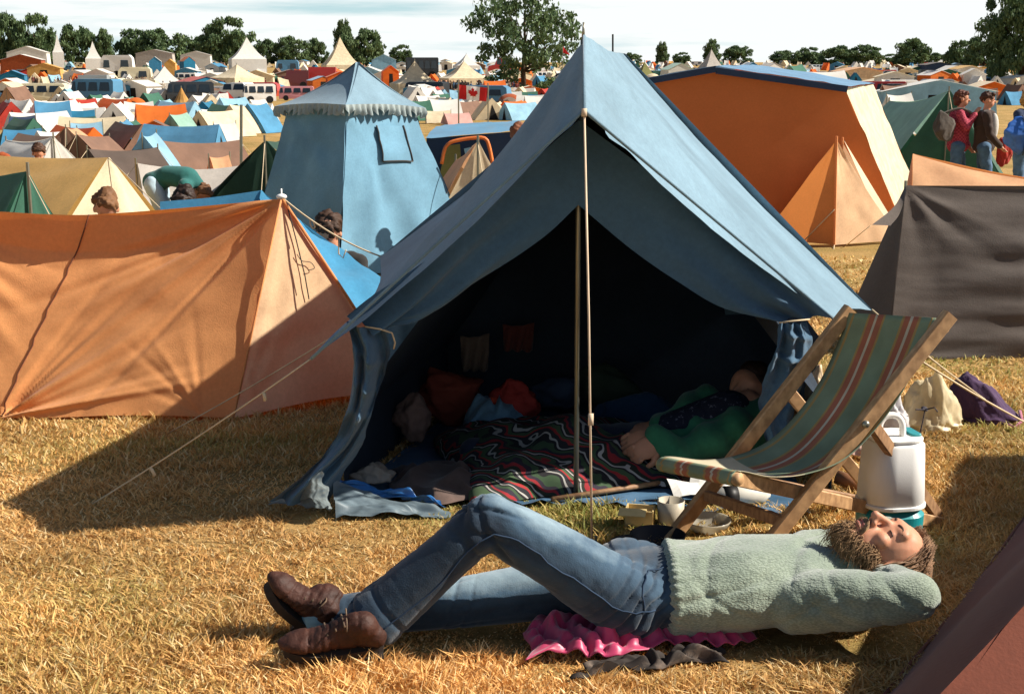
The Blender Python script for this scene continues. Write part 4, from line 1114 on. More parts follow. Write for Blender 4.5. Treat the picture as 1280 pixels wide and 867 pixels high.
for i, (p, q, dz, c_, lab, nm) in enumerate(((( 575, 420), (612, 416), .17, '7d6a5a', 'dim pale towel hanging at the back left of the tent', 'towel'), ((628, 405), (668, 403), .13, '6e3a32', 'dim rust coloured shirt hanging high at the back of the tent', 'shirt'))):
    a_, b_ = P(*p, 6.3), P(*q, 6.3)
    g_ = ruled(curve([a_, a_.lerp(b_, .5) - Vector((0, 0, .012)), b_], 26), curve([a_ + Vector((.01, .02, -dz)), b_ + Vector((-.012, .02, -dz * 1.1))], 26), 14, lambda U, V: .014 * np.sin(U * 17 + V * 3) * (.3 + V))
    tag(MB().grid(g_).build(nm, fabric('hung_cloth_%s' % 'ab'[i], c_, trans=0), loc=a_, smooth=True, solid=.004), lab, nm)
crumple('fruit', 'yellow orange rind on the blanket edge by the tent mouth', 'food', G(838, 606, .03), (.05, .03, .022), mat('orange_rind', 'c98a3a', rough=.6), 51, detail=3)
# things between the right tent door and the chair
crumple('bag', 'tan and white printed bag hanging behind the deck chair back', 'bag', G(1018, 545, .16), (.06, .05, .14), mat('tan_printed_bag', 'cfb795', rough=.6, col2='a8604a', vscale=14, ramp=(.55, .62)), 61, sharp=.3)
b_ = G(1062, 612)
tag(MB().tube([b_ + Vector((-.05, 0, .05)), b_ + Vector((.03, -.05, .03))], .026, 14).build('jar', mat('brown_jar', '8a5f42', rough=.4), loc=b_, smooth=True), 'brown jar lying under the deck chair, left of the cool box', 'jar')
crumple('paper_bag', 'pinkish crumpled paper between the deck chair and the cool box', 'paper', G(1072, 575, .04), (.06, .05, .06), mat('pinkish_paper', 'cda99a', rough=.7), 64, sharp=.5, detail=4)
# ------------------------------------------------------------------ bodies: overlapping ellipsoids fused by a voxel remesh
def fuse(name, mb, voxel, smooth=6, mat_=None, parent=None, loc=None, disp=None):
    me = mb.mesh('tmp')
    o = bpy.data.objects.new('tmp', me); COL.objects.link(o)
    r = o.modifiers.new('r', 'REMESH'); r.mode = 'VOXEL'; r.voxel_size = voxel; r.use_smooth_shade = True
    if smooth:
        s = o.modifiers.new('s', 'SMOOTH'); s.factor = .5; s.iterations = smooth
    dg = bpy.context.evaluated_depsgraph_get()
    new = bpy.data.meshes.new_from_object(o.evaluated_get(dg))
    bpy.data.objects.remove(o); bpy.data.meshes.remove(me)
    new.name = name
    if disp:
        n = len(new.vertices)
        co = np.zeros(n * 3); new.vertices.foreach_get('co', co); co = co.reshape(-1, 3)
        no = np.zeros(n * 3); new.vertex_normals.foreach_get('vector', no); no = no.reshape(-1, 3)
        co += no * disp(co)[:, None]
        new.vertices.foreach_set('co', co.reshape(-1)); new.update()
    new.polygons.foreach_set('use_smooth', [True] * len(new.polygons))
    return link_mesh(name, new, mat_, parent, loc)
def chain(mb, nodes, step=.3):
    """nodes: (point, radius or (rx,ry,rz))"""
    for (p, r), (q, s) in zip(nodes[:-1], nodes[1:]):
        p, q = Vector(p), Vector(q)
        ra = np.array(r if isinstance(r, (tuple, list)) else (r,) * 3); sa = np.array(s if isinstance(s, (tuple, list)) else (s,) * 3)
        n = max(1, int((q - p).length / (min(ra.min(), sa.min()) * step * 2)))
        for i in range(n + 1):
            t = i / n
            mb.ell(p.lerp(q, t), tuple(ra * (1 - t) + sa * t), nu=12, nv=8)
    return mb
M_SKIN = mat('skin', 'c48a6c', rough=.55, spec=.35, vary=.1, vscale=12)
M_SKIN2 = mat('tanned_skin', 'b0785a', rough=.55, spec=.35, vary=.1, vscale=12)
def strands(m): return m
M_HAIRB = mat('brown_hair', '4a3122', rough=.6, spec=.3, vary=.3, vscale=30, bump=.8, bscale=70)
M_HAIRD = mat('dark_hair', '2c1d16', rough=.6, spec=.3, vary=.3, vscale=30, bump=.8, bscale=70)
M_HAIRF = mat('fair_hair', 'a07a45', rough=.6, spec=.3, vary=.3, vscale=30, bump=.8, bscale=70)
M_BEARD = mat('brown_beard', '9a7a5a', rough=.7, spec=.2, vary=.35, vscale=60, bump=1.0, bscale=120)

# ================================================================== the man lying on the grass
MAN = thing('person', 'bearded man lying on the grass in jeans and pale green jumper, hands behind head', 'person', (.35, 3.35, 0))
hipN, hipF = P(800, 752, 3.24), P(800, 742, 3.44)
hipN.z = .105; hipF.z = .105
kN, aN = P(612, 648, 3.19), P(466, 776, 3.17)
kF, aF = P(580, 752, 3.34), P(412, 770, 3.30)
pel = Vector((.35, 3.34, .112)); wai = Vector((.50, 3.345, .112)); che = Vector((.64, 3.355, .118)); upc = Vector((.76, 3.365, .115))
shN, shF = P(1000, 738, 3.22), P(1010, 706, 3.52)
shN.z, shF.z = .115, .125
eN_, eF_ = P(1146, 746, 3.15), P(1106, 668, 3.58)
wN, wF = P(1092, 722, 3.34), P(1125, 698, 3.44)
hc = P(1098, 694, 3.37)           # head centre
cr = Vector((.965, .02, -.03)).normalized()          # towards the crown
fa = Vector((-.10, -.12, .97)); fa = (fa - cr * fa.dot(cr)).normalized()
sd_ = cr.cross(fa)                # towards the near ear when negative
HM = Matrix((sd_, fa, cr)).transposed()
HS = 1.0
def hd(x, y, z): return hc + HM @ Vector((x, y, z)) * HS
def hell(mb, c, r, **k): mb.ell(hd(*c), tuple(q * HS for q in r), rot=HM, **k)
body = MB()
chain(body, [(pel, (.07, .13, .07)), (wai, (.1, .12, .075)), (che, (.1, .14, .085)), (upc, (.07, .15, .07))], .5)
chain(body, [(upc + Vector((.07, 0, .01)), .055), (hd(0, -.02, -.09), .052)])
for h_, k_, a_ in ((hipN, kN, aN), (hipF, kF, aF)):
    chain(body, [(h_, .06), (k_, .045), (a_, .032)])
for s_, e_, w_ in ((shN, eN_, wN), (shF, eF_, wF)):
    chain(body, [(upc.lerp(s_, .6), .06), (s_, .05), (e_, .036), (w_, .027)])
    chain(body, [(w_, .03), (w_.lerp(hd(0, -.10, .03), .6), .035)])
    for f_ in range(4):
        b0 = w_.lerp(hd(0, -.10, .03), .7) + HM @ Vector((.0, 0, .012 * (f_ - 1.5)))
        chain(body, [(b0, .009), (b0 + (hd(0, -.10, .03) - w_).normalized() * .06, .008)])
# head
hell(body, (0, 0, .035), (.076, .096, .088), nu=22, nv=16)
hell(body, (0, .022, -.035), (.060, .070, .070), nu=20, nv=14)
hell(body, (0, .060, -.085), (.034, .026, .026))       # chin
hell(body, (0, .078, .046), (.056, .020, .026))        # brow
for s_ in (-1, 1):
    hell(body, (s_ * .038, .064, -.012), (.026, .022, .022))   # cheek
    hell(body, (s_ * .030, .076, .018), (.015, .011, .010))    # closed eyelid
    hell(body, (s_ * .078, -.002, .005), (.010, .020, .032))   # ear
    hell(body, (s_ * .0115, .098, -.026), (.009, .010, .008))  # nostril wing
chain(body, [(hd(0, .086, .030), .009), (hd(0, .104, .0), .0105), (hd(0, .116, -.022), .0125)])
hell(body, (0, .088, -.052), (.020, .010, .006)); hell(body, (0, .086, -.064), (.018, .010, .007))
ob = fuse('body', body, .0045, 3, M_SKIN, MAN)
# lips and eyelashes
lm = MB()
hell(lm, (0, .0915, -.0525), (.019, .0085, .0045)); hell(lm, (0, .0895, -.0635), (.017, .0085, .0055))
lm.build('lips', mat('lip_skin', 'a5675a', rough=.5), MAN, smooth=True)
lm = MB()
for s_ in (-1, 1):
    lm.tube([hd(s_ * (.030 + .014 * t), .0872 - .010 * abs(t) ** 2, .0125 + .003 * abs(t)) for t in (-1, -.5, 0, .5, 1)], .0018, 5)
lm.build('eyelashes', M_HAIRD, MAN)
# hair and beard: locks of fused strands
def locks(mb, pts, n, r, spread, seed):
    rr = np.random.default_rng(seed)
    for _ in range(n):
        off = Vector(rr.normal(size=3)) * spread
        pp = [Vector(p) + off * (.3 + .7 * i / (len(pts) - 1)) + Vector(rr.normal(size=3)) * spread * .35 for i, p in enumerate(pts)]
        c_ = curve(pp, 9)
        mb.tube(c_, [r * (1 - .75 * abs(t - .35)) for t in np.linspace(0, 1, 9)], 6)
hair = MB()
hell(hair, (0, -.034, .058), (.080, .086, .086), nu=22, nv=16)
rr = np.random.default_rng(5)
for _ in range(2200):
    s_ = rr.choice((-1, 1))
    th = rr.uniform(-1.3, 1.2)
    p0 = (s_ * rr.uniform(.0, .062), .066 - .12 * rr.random(), .112 + .016 * rr.random())
    p1 = (s_ * rr.uniform(.05, .090), .028 - .10 * rr.random(), .078 - .05 * rr.random())
    p2 = (s_ * rr.uniform(.06, .10), -.02 - .09 * rr.random(), -.03 - .13 * rr.random())
    c_ = curve([hd(*p0), hd(*p1), hd(*p2)], 8)
    hair.tube(c_, [.0008, .0015, .0017, .0017, .0016, .0014, .0011, .0005], 3)
hair.build('hair', mat('man_brown_hair', '84644a', rough=.6, spec=.3, vary=.35, vscale=40), MAN, smooth=True)
beard = MB()
hell(beard, (0, .03, -.085), (.048, .040, .034)); hell(beard, (0, .0, -.055), (.064, .034, .045))
for i in range(2800):
    a = rr.uniform(-1, 1)
    z0 = -.06 - .035 * (1 - abs(a)) * rr.random() + .05 * abs(a) ** 2
    p0 = (a * .062, .074 - .062 * abs(a) ** 1.5 + .006, z0)
    ln = rr.uniform(.012, .036) + .05 * rr.random() ** 4
    p1 = (a * .066 + rr.normal() * .010, .072 - .05 * abs(a) + rr.normal() * .009 + .010, z0 - ln * .5)
    p2 = (a * .070 + rr.normal() * .018, .05 - .05 * abs(a) + rr.normal() * .016, z0 - ln)
    beard.tube(curve([hd(*p0), hd(*p1), hd(*p2)], 6), [.0005, .0009, .001, .0009, .0007, .0003], 3)
for i in range(200):
    a = rr.uniform(-1, 1); b_ = rr.normal(size=3) * .002
    beard.tube([hd(a * .012, .1 + b_[0], -.042 + b_[1]), hd(a * .028, .093 + b_[0], -.047 + b_[1]), hd(a * .038 + b_[2], .078, -.064)], [.0012, .0018, .0008], 4)
beard.build('beard', M_BEARD, MAN, smooth=True)
eb = MB()
for s_ in (-1, 1):
    eb.tube([hd(s_ * (.012 + .036 * t), .0945 - .012 * t * t, .038 + .006 * math.sin(t * 3)) for t in np.linspace(0, 1, 7)], [.003, .004, .0042, .004, .0036, .003, .002], 6)
eb.build('eyebrows', M_HAIRB, MAN, smooth=True)

# jeans
def denim():
    m = bpy.data.materials.new('faded_denim'); m.use_nodes = True
    nt = m.node_tree; N, L = nt.nodes, nt.links; b = N['Principled BSDF']
    tc = N.new('ShaderNodeTexCoord')
    n1 = N.new('ShaderNodeTexNoise'); n1.inputs['Scale'].default_value = 7; n1.inputs['Detail'].default_value = 8; n1.inputs['Roughness'].default_value = .7
    n2 = N.new('ShaderNodeTexNoise'); n2.inputs['Scale'].default_value = 260
    for n in (n1, n2): L.new(tc.outputs['Object'], n.inputs['Vector'])
    at = N.new('ShaderNodeVertexColor'); at.layer_name = 'wear_light_shade'
    sx = N.new('ShaderNodeSeparateColor'); L.new(at.outputs['Color'], sx.inputs['Color'])
    ad = N.new('ShaderNodeMath'); ad.operation = 'MULTIPLY_ADD'; ad.inputs[1].default_value = .5
    L.new(n1.outputs['Fac'], ad.inputs[0]); L.new(sx.outputs['Red'], ad.inputs[2])
    rp = N.new('ShaderNodeValToRGB'); e = rp.color_ramp.elements
    e[0].position = .2; e[0].color = (*lin('1d2b3a'), 1); e[1].position = .95; e[1].color = (*lin('a3b8c0'), 1)
    x = rp.color_ramp.elements.new(.5); x.color = (*lin('3a5266'), 1)
    L.new(ad.outputs[0], rp.inputs['Fac']); L.new(rp.outputs['Color'], b.inputs['Base Color'])
    b.inputs['Roughness'].default_value = .85; b.inputs['Sheen Weight'].default_value = .25; b.inputs['Specular IOR Level'].default_value = .2
    bp = N.new('ShaderNodeBump'); bp.inputs['Strength'].default_value = .25; bp.inputs['Distance'].default_value = .004
    L.new(n2.outputs['Fac'], bp.inputs['Height']); L.new(bp.outputs['Normal'], b.inputs['Normal'])
    return m
def seg(co, a, b):
    a, b = np.array(a), np.array(b); d = b - a
    t = np.clip(((co - a) @ d) / (d @ d), -.3, 1.3)
    return t, np.linalg.norm(co - (a + np.clip(t, 0, 1)[:, None] * d), axis=1)
WEAR_AND_LIGHT = {}
def vcrease(ph, sharp=2.0):
    return np.maximum(0, 1 - np.abs(np.sin(ph)) * sharp) ** 1.3
def jean_folds(co):
    d = np.zeros(len(co))
    x, y, z = co.T
    for h_, k_, a_, sd in ((hipN, kN, aN, 1), (hipF, kF, aF, 5)):
        lf = 1 if sd == 1 else .4
        t, r = seg(co, h_, k_); near = lf * np.exp(-(r / .12) ** 4)
        t2, r2 = seg(co, k_, a_); near2 = lf * np.exp(-(r2 / .12) ** 4)
        ang = np.arctan2(y - (h_.y + (k_.y - h_.y) * t), z - (h_.z + (k_.z - h_.z) * t))
        jit = vnoise(t * 5 + 40, ang * 1.5 + 9, sd)
        hipw = np.exp(-((t - .05) / .2) ** 2)
        d -= near * hipw * .011 * vcrease(t * 42 + ang * 1.4 + 1.6 * jit + sd, 1.5)
        kneew = np.exp(-((t - 1.0) / .12) ** 2)
        d -= near * kneew * .009 * vcrease(ang * 2.6 + t * 4 + sd + jit, 2)
        d -= near2 * np.exp(-((t2 - .05) / .16) ** 2) * .009 * vcrease(t2 * 24 + ang * 1.2 + sd + jit, 1.6)
        a2 = np.arctan2(y - (k_.y + (a_.y - k_.y) * t2), (x - (k_.x + (a_.x - k_.x) * t2)) * .7 + (z - (k_.z + (a_.z - k_.z) * t2)) * .7)
        j2 = vnoise(t2 * 4 + 20, a2 * 1.5 + 9, sd + 3)
        d -= near2 * np.clip(t2 * 1.5, 0, 1) * .013 * vcrease(a2 * 2.0 + t2 * 3.0 + 1.8 * j2 + sd, 1.7)
        d -= near2 * np.exp(-((t2 - .95) / .16) ** 2) * .009 * vcrease(t2 * 22 + a2 * .8 + 2 * j2, 1.7)
        d += near * .010 * fbm(t * 5 + 10, ang * 1.5 + 10, sd)
    return d
j = MB()
waist = Vector((.405, 3.342, .112))
chain(j, [(Vector((.30, 3.34, .105)), (.1, .17, .10)), (waist, (.09, .16, .103)), (Vector((.45, 3.343, .11)), (.07, .150, .098))], .15)
chain(j, [(Vector((.30, 3.25, .112)), .10), (hipN + Vector((-.05, 0, .02)), .097), (hipN.lerp(kN, .5), .083), (kN, .066), (kN.lerp(aN, .35), .064), (kN.lerp(aN, .8), .072), (aN + Vector((.01, 0, .012)), .078)], .12)
chain(j, [(Vector((.30, 3.43, .112)), .1), (hipF, .095), (hipF.lerp(kF, .5), .08), (kF, .066), (kF.lerp(aF, .4), .062), (kF.lerp(aF, .8), .056), (aF + Vector((.02, 0, .0)), .056)], .12)
jo = fuse('jeans', j, .005, 10, denim(), MAN, disp=jean_folds)
me = jo.data
co = np.array([v.co[:] for v in me.vertices]) + np.array(org(MAN))
wv = np.zeros(len(co))
for h_, k_, a_ in ((hipN, kN, aN), (hipF, kF, aF)):
    t, r = seg(co, h_, k_)
    upw = np.clip((co[:, 2] - (h_.z + (k_.z - h_.z) * t)) / .07, -1, 1)
    wv = np.maximum(wv, np.exp(-(r / .12) ** 4) * np.clip(upw, 0, 1) * (.25 + .35 * np.clip(t, 0, 1)))  # pale tops: worn denim plus sunlight painted on the upper side
fd = jean_folds(co)
wv = np.clip(wv + np.clip((fd + .001) / .006, -1, 1) * .10, 0, 1)  # creases darkened with painted shade
ca = me.color_attributes.new('wear_light_shade', 'FLOAT_COLOR', 'POINT')
cc = np.ones((len(co), 4)); cc[:, :3] = wv[:, None]; ca.data.foreach_set('color', cc.reshape(-1).astype(np.float32))
# jeans seams, belt, pocket
sm = MB()
def surf_line(pts, off): return curve(pts, 14)
tgt = jo
from mathutils.bvhtree import BVHTree
bv = BVHTree.FromPolygons([v.co + org(MAN) for v in me.vertices], [p.vertices[:] for p in me.polygons])
def snap(p, o_=.001):
    l, n_, i_, d_ = bv.find_nearest(Vector(p)); return l + n_ * o_
def snapline(pts, n=16): return [snap(q) for q in curve(pts, n)]
side = snapline([Vector((.37, 3.16, .12)), hipN + Vector((-.06, -.12, .03)), hipN.lerp(kN, .5) + Vector((.03, -.12, -.02)), kN + Vector((.02, -.1, -.02)), kN.lerp(aN, .5) + Vector((.03, -.1, -.03)), aN + Vector((.03, -.1, -.0))], 40)
sm.tube(side, .0022, 5)
pk_ = snapline([Vector((.385, 3.25, .24)), Vector((.345, 3.21, .22)), Vector((.325, 3.17, .17)), Vector((.335, 3.15, .12))], 14)
sm.tube(pk_, .002, 5)
sm.build('seam', mat('denim_seam', '2a3c52', rough=.9), MAN, smooth=True)
# jumper
def knit():
    m = bpy.data.materials.new('pale_green_knit'); m.use_nodes = True
    nt = m.node_tree; N, L = nt.nodes, nt.links; b = N['Principled BSDF']
    tc = N.new('ShaderNodeTexCoord')
    n1 = N.new('ShaderNodeTexNoise'); n1.inputs['Scale'].default_value = 6; n1.inputs['Detail'].default_value = 6
    v = N.new('ShaderNodeTexVoronoi'); v.inputs['Scale'].default_value = 190
    mp = N.new('ShaderNodeMapping'); mp.inputs['Scale'].default_value = (.62, 1.25, 1.25); L.new(tc.outputs['Object'], mp.inputs['Vector'])
    L.new(mp.outputs['Vector'], v.inputs['Vector']); L.new(tc.outputs['Object'], n1.inputs['Vector'])
    n2 = N.new('ShaderNodeTexNoise'); n2.inputs['Scale'].default_value = 300; n2.inputs['Detail'].default_value = 3; L.new(tc.outputs['Object'], n2.inputs['Vector'])
    rp = N.new('ShaderNodeValToRGB'); e = rp.color_ramp.elements
    e[0].position = .3; e[0].color = (*lin('788776'), 1); e[1].position = .7; e[1].color = (*lin('a0ab97'), 1)
    L.new(n1.outputs['Fac'], rp.inputs['Fac'])
    r2 = N.new('ShaderNodeValToRGB'); e = r2.color_ramp.elements
    e[0].position = .1; e[0].color = (1, 1, 1, 1); e[1].position = .75; e[1].color = (.62, .64, .62, 1)
    L.new(v.outputs['Distance'], r2.inputs['Fac'])
    mm = N.new('ShaderNodeMix'); mm.data_type = 'RGBA'; mm.blend_type = 'MULTIPLY'; mm.inputs['Factor'].default_value = 1
    L.new(rp.outputs['Color'], mm.inputs['A']); L.new(r2.outputs['Color'], mm.inputs['B'])
    L.new(mm.outputs['Result'], b.inputs['Base Color'])
    b.inputs['Roughness'].default_value = .95; b.inputs['Sheen Weight'].default_value = .5; b.inputs['Sheen Roughness'].default_value = .6; b.inputs['Specular IOR Level'].default_value = .1
    ad = N.new('ShaderNodeMath'); ad.operation = 'MULTIPLY_ADD'; ad.inputs[1].default_value = -1.0
    L.new(v.outputs['Distance'], ad.inputs[0]); L.new(n2.outputs['Fac'], ad.inputs[2])
    bp = N.new('ShaderNodeBump'); bp.inputs['Strength'].default_value = .7; bp.inputs['Distance'].default_value = .0025
    L.new(ad.outputs[0], bp.inputs['Height']); L.new(bp.outputs['Normal'], b.inputs['Normal'])
    return m
def sw_folds(co):
    x, y, z = co.T
    d = .014 * fbm(x * 5 + 30, y * 6 + z * 6 + 30, 8)
    for k, (fx, fz, ph) in enumerate(((11, 20, .4), (8, -17, 1.7), (16, 9, 2.9))):
        d -= .006 * np.maximum(0, 1 - np.abs(np.sin(fx * x + fz * z - 8 * y + ph + 1.5 * vnoise(x * 5 + 9, z * 5 + 9, k))) * 2.2) ** 1.5 * vnoise(x * 6 + 40, z * 8 + y * 5 + 40, k + 4) * 1.6
    hem = np.exp(-((co[:, 0] - .405) / .016) ** 2)
    a = np.arctan2(co[:, 2] - .112, co[:, 1] - 3.343)
    d += hem * (.006 + .0035 * np.sin(a * 46))
    for s_, e_ in ((shN, eN_), (shF, eF_)):
        t, r = seg(co, s_, e_)
        d -= np.exp(-(r / .12) ** 4) * .007 * np.maximum(0, 1 - np.abs(np.sin(t * 9 + 5 * (co[:, 2] - s_.z) * 4 + 2 * np.sin(t * 5))) * 2) * np.clip(t * 2, 0, 1) * np.clip((.9 - t) * 4, 0, 1)
    d += (np.random.default_rng(2).random(len(co)) - .5) * .0012
    return d
s = MB()
chain(s, [(Vector((.412, 3.343, .112)), (.03, .180, .118)), (Vector((.46, 3.344, .114)), (.06, .182, .120)), (Vector((.60, 3.352, .122)), (.07, .186, .118)), (upc + Vector((-.02, 0, .010)), (.07, .185, .104)), (upc + Vector((.05, 0, .008)), (.05, .14, .08))], .10)
chain(s, [(upc.lerp(shN, .5), .09), (shN, .084), (shN.lerp(eN_, .5), .078), (eN_, .062)], .12)
chain(s, [(eN_, .062), (eN_.lerp(wN, .6), .052), (wN, .046)], .12)
chain(s, [(upc.lerp(shF, .5), .082), (shF, .076), (eF_, .052), (eF_.lerp(wF, .6), .05), (wF, .045)], .12)
chain(s, [(upc + Vector((.05, 0, .025)), .07), (upc + Vector((.11, 0, .03)), .06)], .12)
fuse('jumper', s, .006, 14, knit(), MAN, disp=sw_folds)
col_ = MB()
for k in range(2):
    q = upc + Vector((.105 + .012 * k, -.0, .035)); 
    col_.tube([q + Vector((.02 * math.sin(a), .066 * math.cos(a), .062 * math.sin(a))) for a in np.linspace(0, 2 * math.pi, 30)], .012, 8, cap=False)
col_.build('collar', bpy.data.materials['pale_green_knit'], MAN, smooth=True)

# boots
M_BOOT = mat('brown_boot_leather', '3f241b', rough=.65, spec=.3, vary=.4, vscale=18, bump=.7, bscale=80)
M_SOLE = mat('boot_sole', '2a221e', rough=.8)
def boot_skin(heel, f_, L_, seed):
    def fn(c):
        x = ((c - np.array(heel)) @ np.array(f_)) / L_
        d = .007 * fbm(c[:, 0] * 22 + 9, c[:, 2] * 22 + c[:, 1] * 15 + 9, seed)
        d -= .0045 * vcrease(x * 38 + 2.5 * vnoise(c[:, 1] * 30 + 9, c[:, 2] * 30 + 9, seed), 1.4) * np.exp(-((x - .55) / .13) ** 2)
        d -= .004 * np.exp(-((x - .76) / .012) ** 2) + .003 * np.exp(-((x - .26) / .012) ** 2)
        return d
    return fn
def boot(ank, heel, toe, upd, seed):
    """heel and toe are points on the sole line"""
    f_ = (toe - heel); L_ = f_.length; f_.normalize()
    u_ = (upd - f_ * upd.dot(f_)).normalized(); s_ = f_.cross(u_)
    M3 = Matrix((f_, s_, u_)).transposed()
    b_ = MB()
    def e(x, y, z, r): b_.ell(heel + M3 @ Vector((x * L_, y, z)), r, rot=M3)
    nd = np.array([(.07, .034, .030, .030), (.16, .052, .034, .050), (.30, .062, .034, .060), (.42, .052, .034, .050), (.56, .041, .037, .039), (.70, .033, .042, .031), (.84, .031, .043, .029), (.95, .028, .034, .025), (1.0, .024, .022, .018)])
    for x in np.linspace(.07, 1.0, 30):
        z_, wy, wz = [float(np.interp(x, nd[:, 0], nd[:, q])) for q in (1, 2, 3)]
        e(x - .01, 0, z_ * .92, (.022, wy * .9, wz * .88))
    chain(b_, [(heel + M3 @ Vector((.22 * L_, 0, .07)), .038), (ank, .044), (ank + (ank - heel).normalized() * .035, .052)])
    o = fuse('boot', b_, .0045, 2, M_BOOT, MAN, disp=boot_skin(heel, f_, L_, seed))
    so_ = MB()
    n = 26; ring = []
    for k in range(n):
        a = 2 * math.pi * k / n
        x = .5 + .52 * math.cos(a); wd = .036 + .011 * min(1, max(0, (x - .3) / .4)) 
        ring.append((x * L_, wd * math.sin(a) * (1.0 if abs(math.sin(a)) < .9 else .98)))
    vs = [heel + M3 @ Vector((x, y, z)) for z in (-.014, .012) for x, y in ring]
    so_.add(vs, [(k, (k + 1) % n, n + (k + 1) % n, n + k) for k in range(n)] + [tuple(range(n - 1, -1, -1)), tuple(range(n, 2 * n))])
    so_.box(heel + M3 @ Vector((.14 * L_, 0, -.022)), (.07, .066, .022), M3)
    so_.build('sole', M_SOLE, o)
    lc = MB()
    for k in range(4):
        x = .40 + .085 * k
        h_ = .092 - .013 * k
        a_, b2 = heel + M3 @ Vector((x * L_, -.022, h_ - .004)), heel + M3 @ Vector(((x + .03) * L_, .022, h_ - .004))
        lc.tube([a_, (a_ + b2) / 2 + u_ * .006, b2], .0028, 5)
    q = heel + M3 @ Vector((.38 * L_, 0, .1))
    lc.tube(curve([q + s_ * .004, q + s_ * .022 + u_ * .006, q + s_ * .034 - u_ * .012], 6), .002, 5).tube(curve([q - s_ * .004, q - s_ * .022 + u_ * .006, q - s_ * .036 - u_ * .014], 6), .002, 5)
    lc.build('lace', mat('boot_lace', '6e5a48'), o, smooth=True)
    return o
boot(aN + Vector((-.0, -.01, -.02)), P(478, 806, 3.12), P(356, 812, 3.08), Vector((.25, -.35, 1)), 3)
boot(aF + Vector((-.02, 0, .005)), P(398, 790, 3.30), P(336, 728, 3.28), Vector((.7, -.3, .6)), 7)
sk = MB(); chain(sk, [(aF + Vector((.03, 0, 0)), .05), (aF + Vector((-.025, 0, .005)), .053)]); fuse('sock', sk, .006, 3, fabric('pale_blue_sock', '7ea3b4', trans=0), MAN)

# ================================================================== person lying in the tent
def hand(mb, w, d, u, size=1.0, curl=.8):
    """wrist point, finger direction, back-of-hand direction"""
    d = d.normalized(); u = (u - d * u.dot(d)).normalized(); s_ = d.cross(u)
    Mx = Matrix((d, s_, u)).transposed()
    pt = lambda x, y, z: w + Mx @ Vector((x, y, z)) * size
    mb.ell(pt(.045, 0, 0), (.05 * size, .040 * size, .017 * size), rot=Mx)
    for k, (y, ln) in enumerate(((-.028, .062), (-.010, .074), (.009, .070), (.027, .055))):
        a, x0, z0 = 0, .082, 0
        pts = [pt(x0, y, z0)]
        for l_ in (.42, .33, .25):
            a += curl * .75
            x0 += ln * l_ * math.cos(a); z0 -= ln * l_ * math.sin(a)
            pts.append(pt(x0, y * 1.05, z0))
        chain(mb, [(pts[0], .0098 * size), (pts[1], .0092 * size), (pts[2], .0085 * size), (pts[3], .0075 * size)])
    chain(mb, [(pt(.02, -.034, -.006), .013 * size), (pt(.05, -.056, -.014), .011 * size), (pt(.078, -.058, -.024), .0085 * size)])
GRL = thing('person', 'person dozing inside the blue tent in a dark green jacket, hands clasped', 'person', onG(P(880, 560, 5.0)))
hh = P(938, 492, 5.15)
tA, tB = P(915, 530, 5.05), P(830, 548, 4.98)
b = MB()
chain(b, [(tA, (.1, .13, .09)), (tB, (.1, .12, .08)), (onG(P(760, 560, 5.05), .08), (.1, .13, .07))], .5)
chain(b, [(tA + Vector((.06, 0, .08)), .055), (hh - Vector((.02, 0, .06)), .05)])
b.ell(hh, (.075, .085, .105), rot=Matrix.Rotation(R(-25), 3, 'Y')); b.ell(hh + Vector((-.07, -.01, -.01)), (.018, .014, .018)); b.ell(hh + Vector((-.045, -.02, -.07)), (.03, .03, .025))
GF = Vector((-.62, -.62, .35)).normalized(); GU = Vector((.45, .05, .89)); GU = (GU - GF * GU.dot(GF)).normalized(); GS = GF.cross(GU); GM = Matrix((GS, GF, GU)).transposed()
gh = lambda x, y, z: hh + GM @ Vector((x, y, z))
b.ell(gh(0, .05, .045), (.05, .035, .022), rot=GM); b.ell(gh(0, .055, -.07), (.035, .03, .03), rot=GM)
chain(b, [(gh(0, .08, .03), .010), (gh(0, .105, -.015), .014)])
for s_ in (-1, 1): b.ell(gh(s_ * .035, .055, -.01), (.025, .025, .022), rot=GM)
b.ell(hh + Vector((-.065, -.015, .03)), (.02, .04, .015)); b.ell(hh + Vector((-.06, -.015, -.04)), (.015, .022, .01))
chain(b, [(onG(P(760, 560, 5.05), .08), .07), (onG(P(660, 575, 5.1), .07), .055), (onG(P(590, 585, 5.1), .06), .04)])
eL_, wL_ = P(850, 568, 4.78), P(815, 548, 4.82)
chain(b, [(tA + Vector((0, -.12, 0)), .055), (eL_, .042), (wL_, .03)])
fuse('body', b, .008, 4, M_SKIN, GRL)
gf = MB()
for s_ in (-1, 1): gf.ell(gh(s_ * .033, .078, .018), (.014, .006, .004), rot=GM)
gf.ell(gh(0, .088, -.05), (.022, .008, .005), rot=GM)
gf.build('face_features', mat('eye_mouth_brown', '5a3530', rough=.6), GRL, smooth=True)  # closed lids and lips share one dull brown
hb = MB(); hand(hb, P(818, 545, 4.84), Vector((-1, .1, -.25)), Vector((.1, -.6, .8)), 1.12, .7)
hand(hb, P(822, 552, 4.80), Vector((-.9, -.05, -.5)), Vector((-.2, -.9, .3)), 1.05, .9)
fuse('hands', hb, .0035, 2, M_SKIN, GRL)
tr_ = MB(); chain(tr_, [(onG(P(800, 555, 5.03), .1), (.12, .15, .1)), (onG(P(755, 560, 5.05), .09), .1), (onG(P(660, 575, 5.1), .075), .075), (onG(P(592, 585, 5.1), .065), .06)]); fuse('trousers', tr_, .009, 3, fabric('dark_navy_trousers', '22283a', trans=0), GRL)
jk = MB()
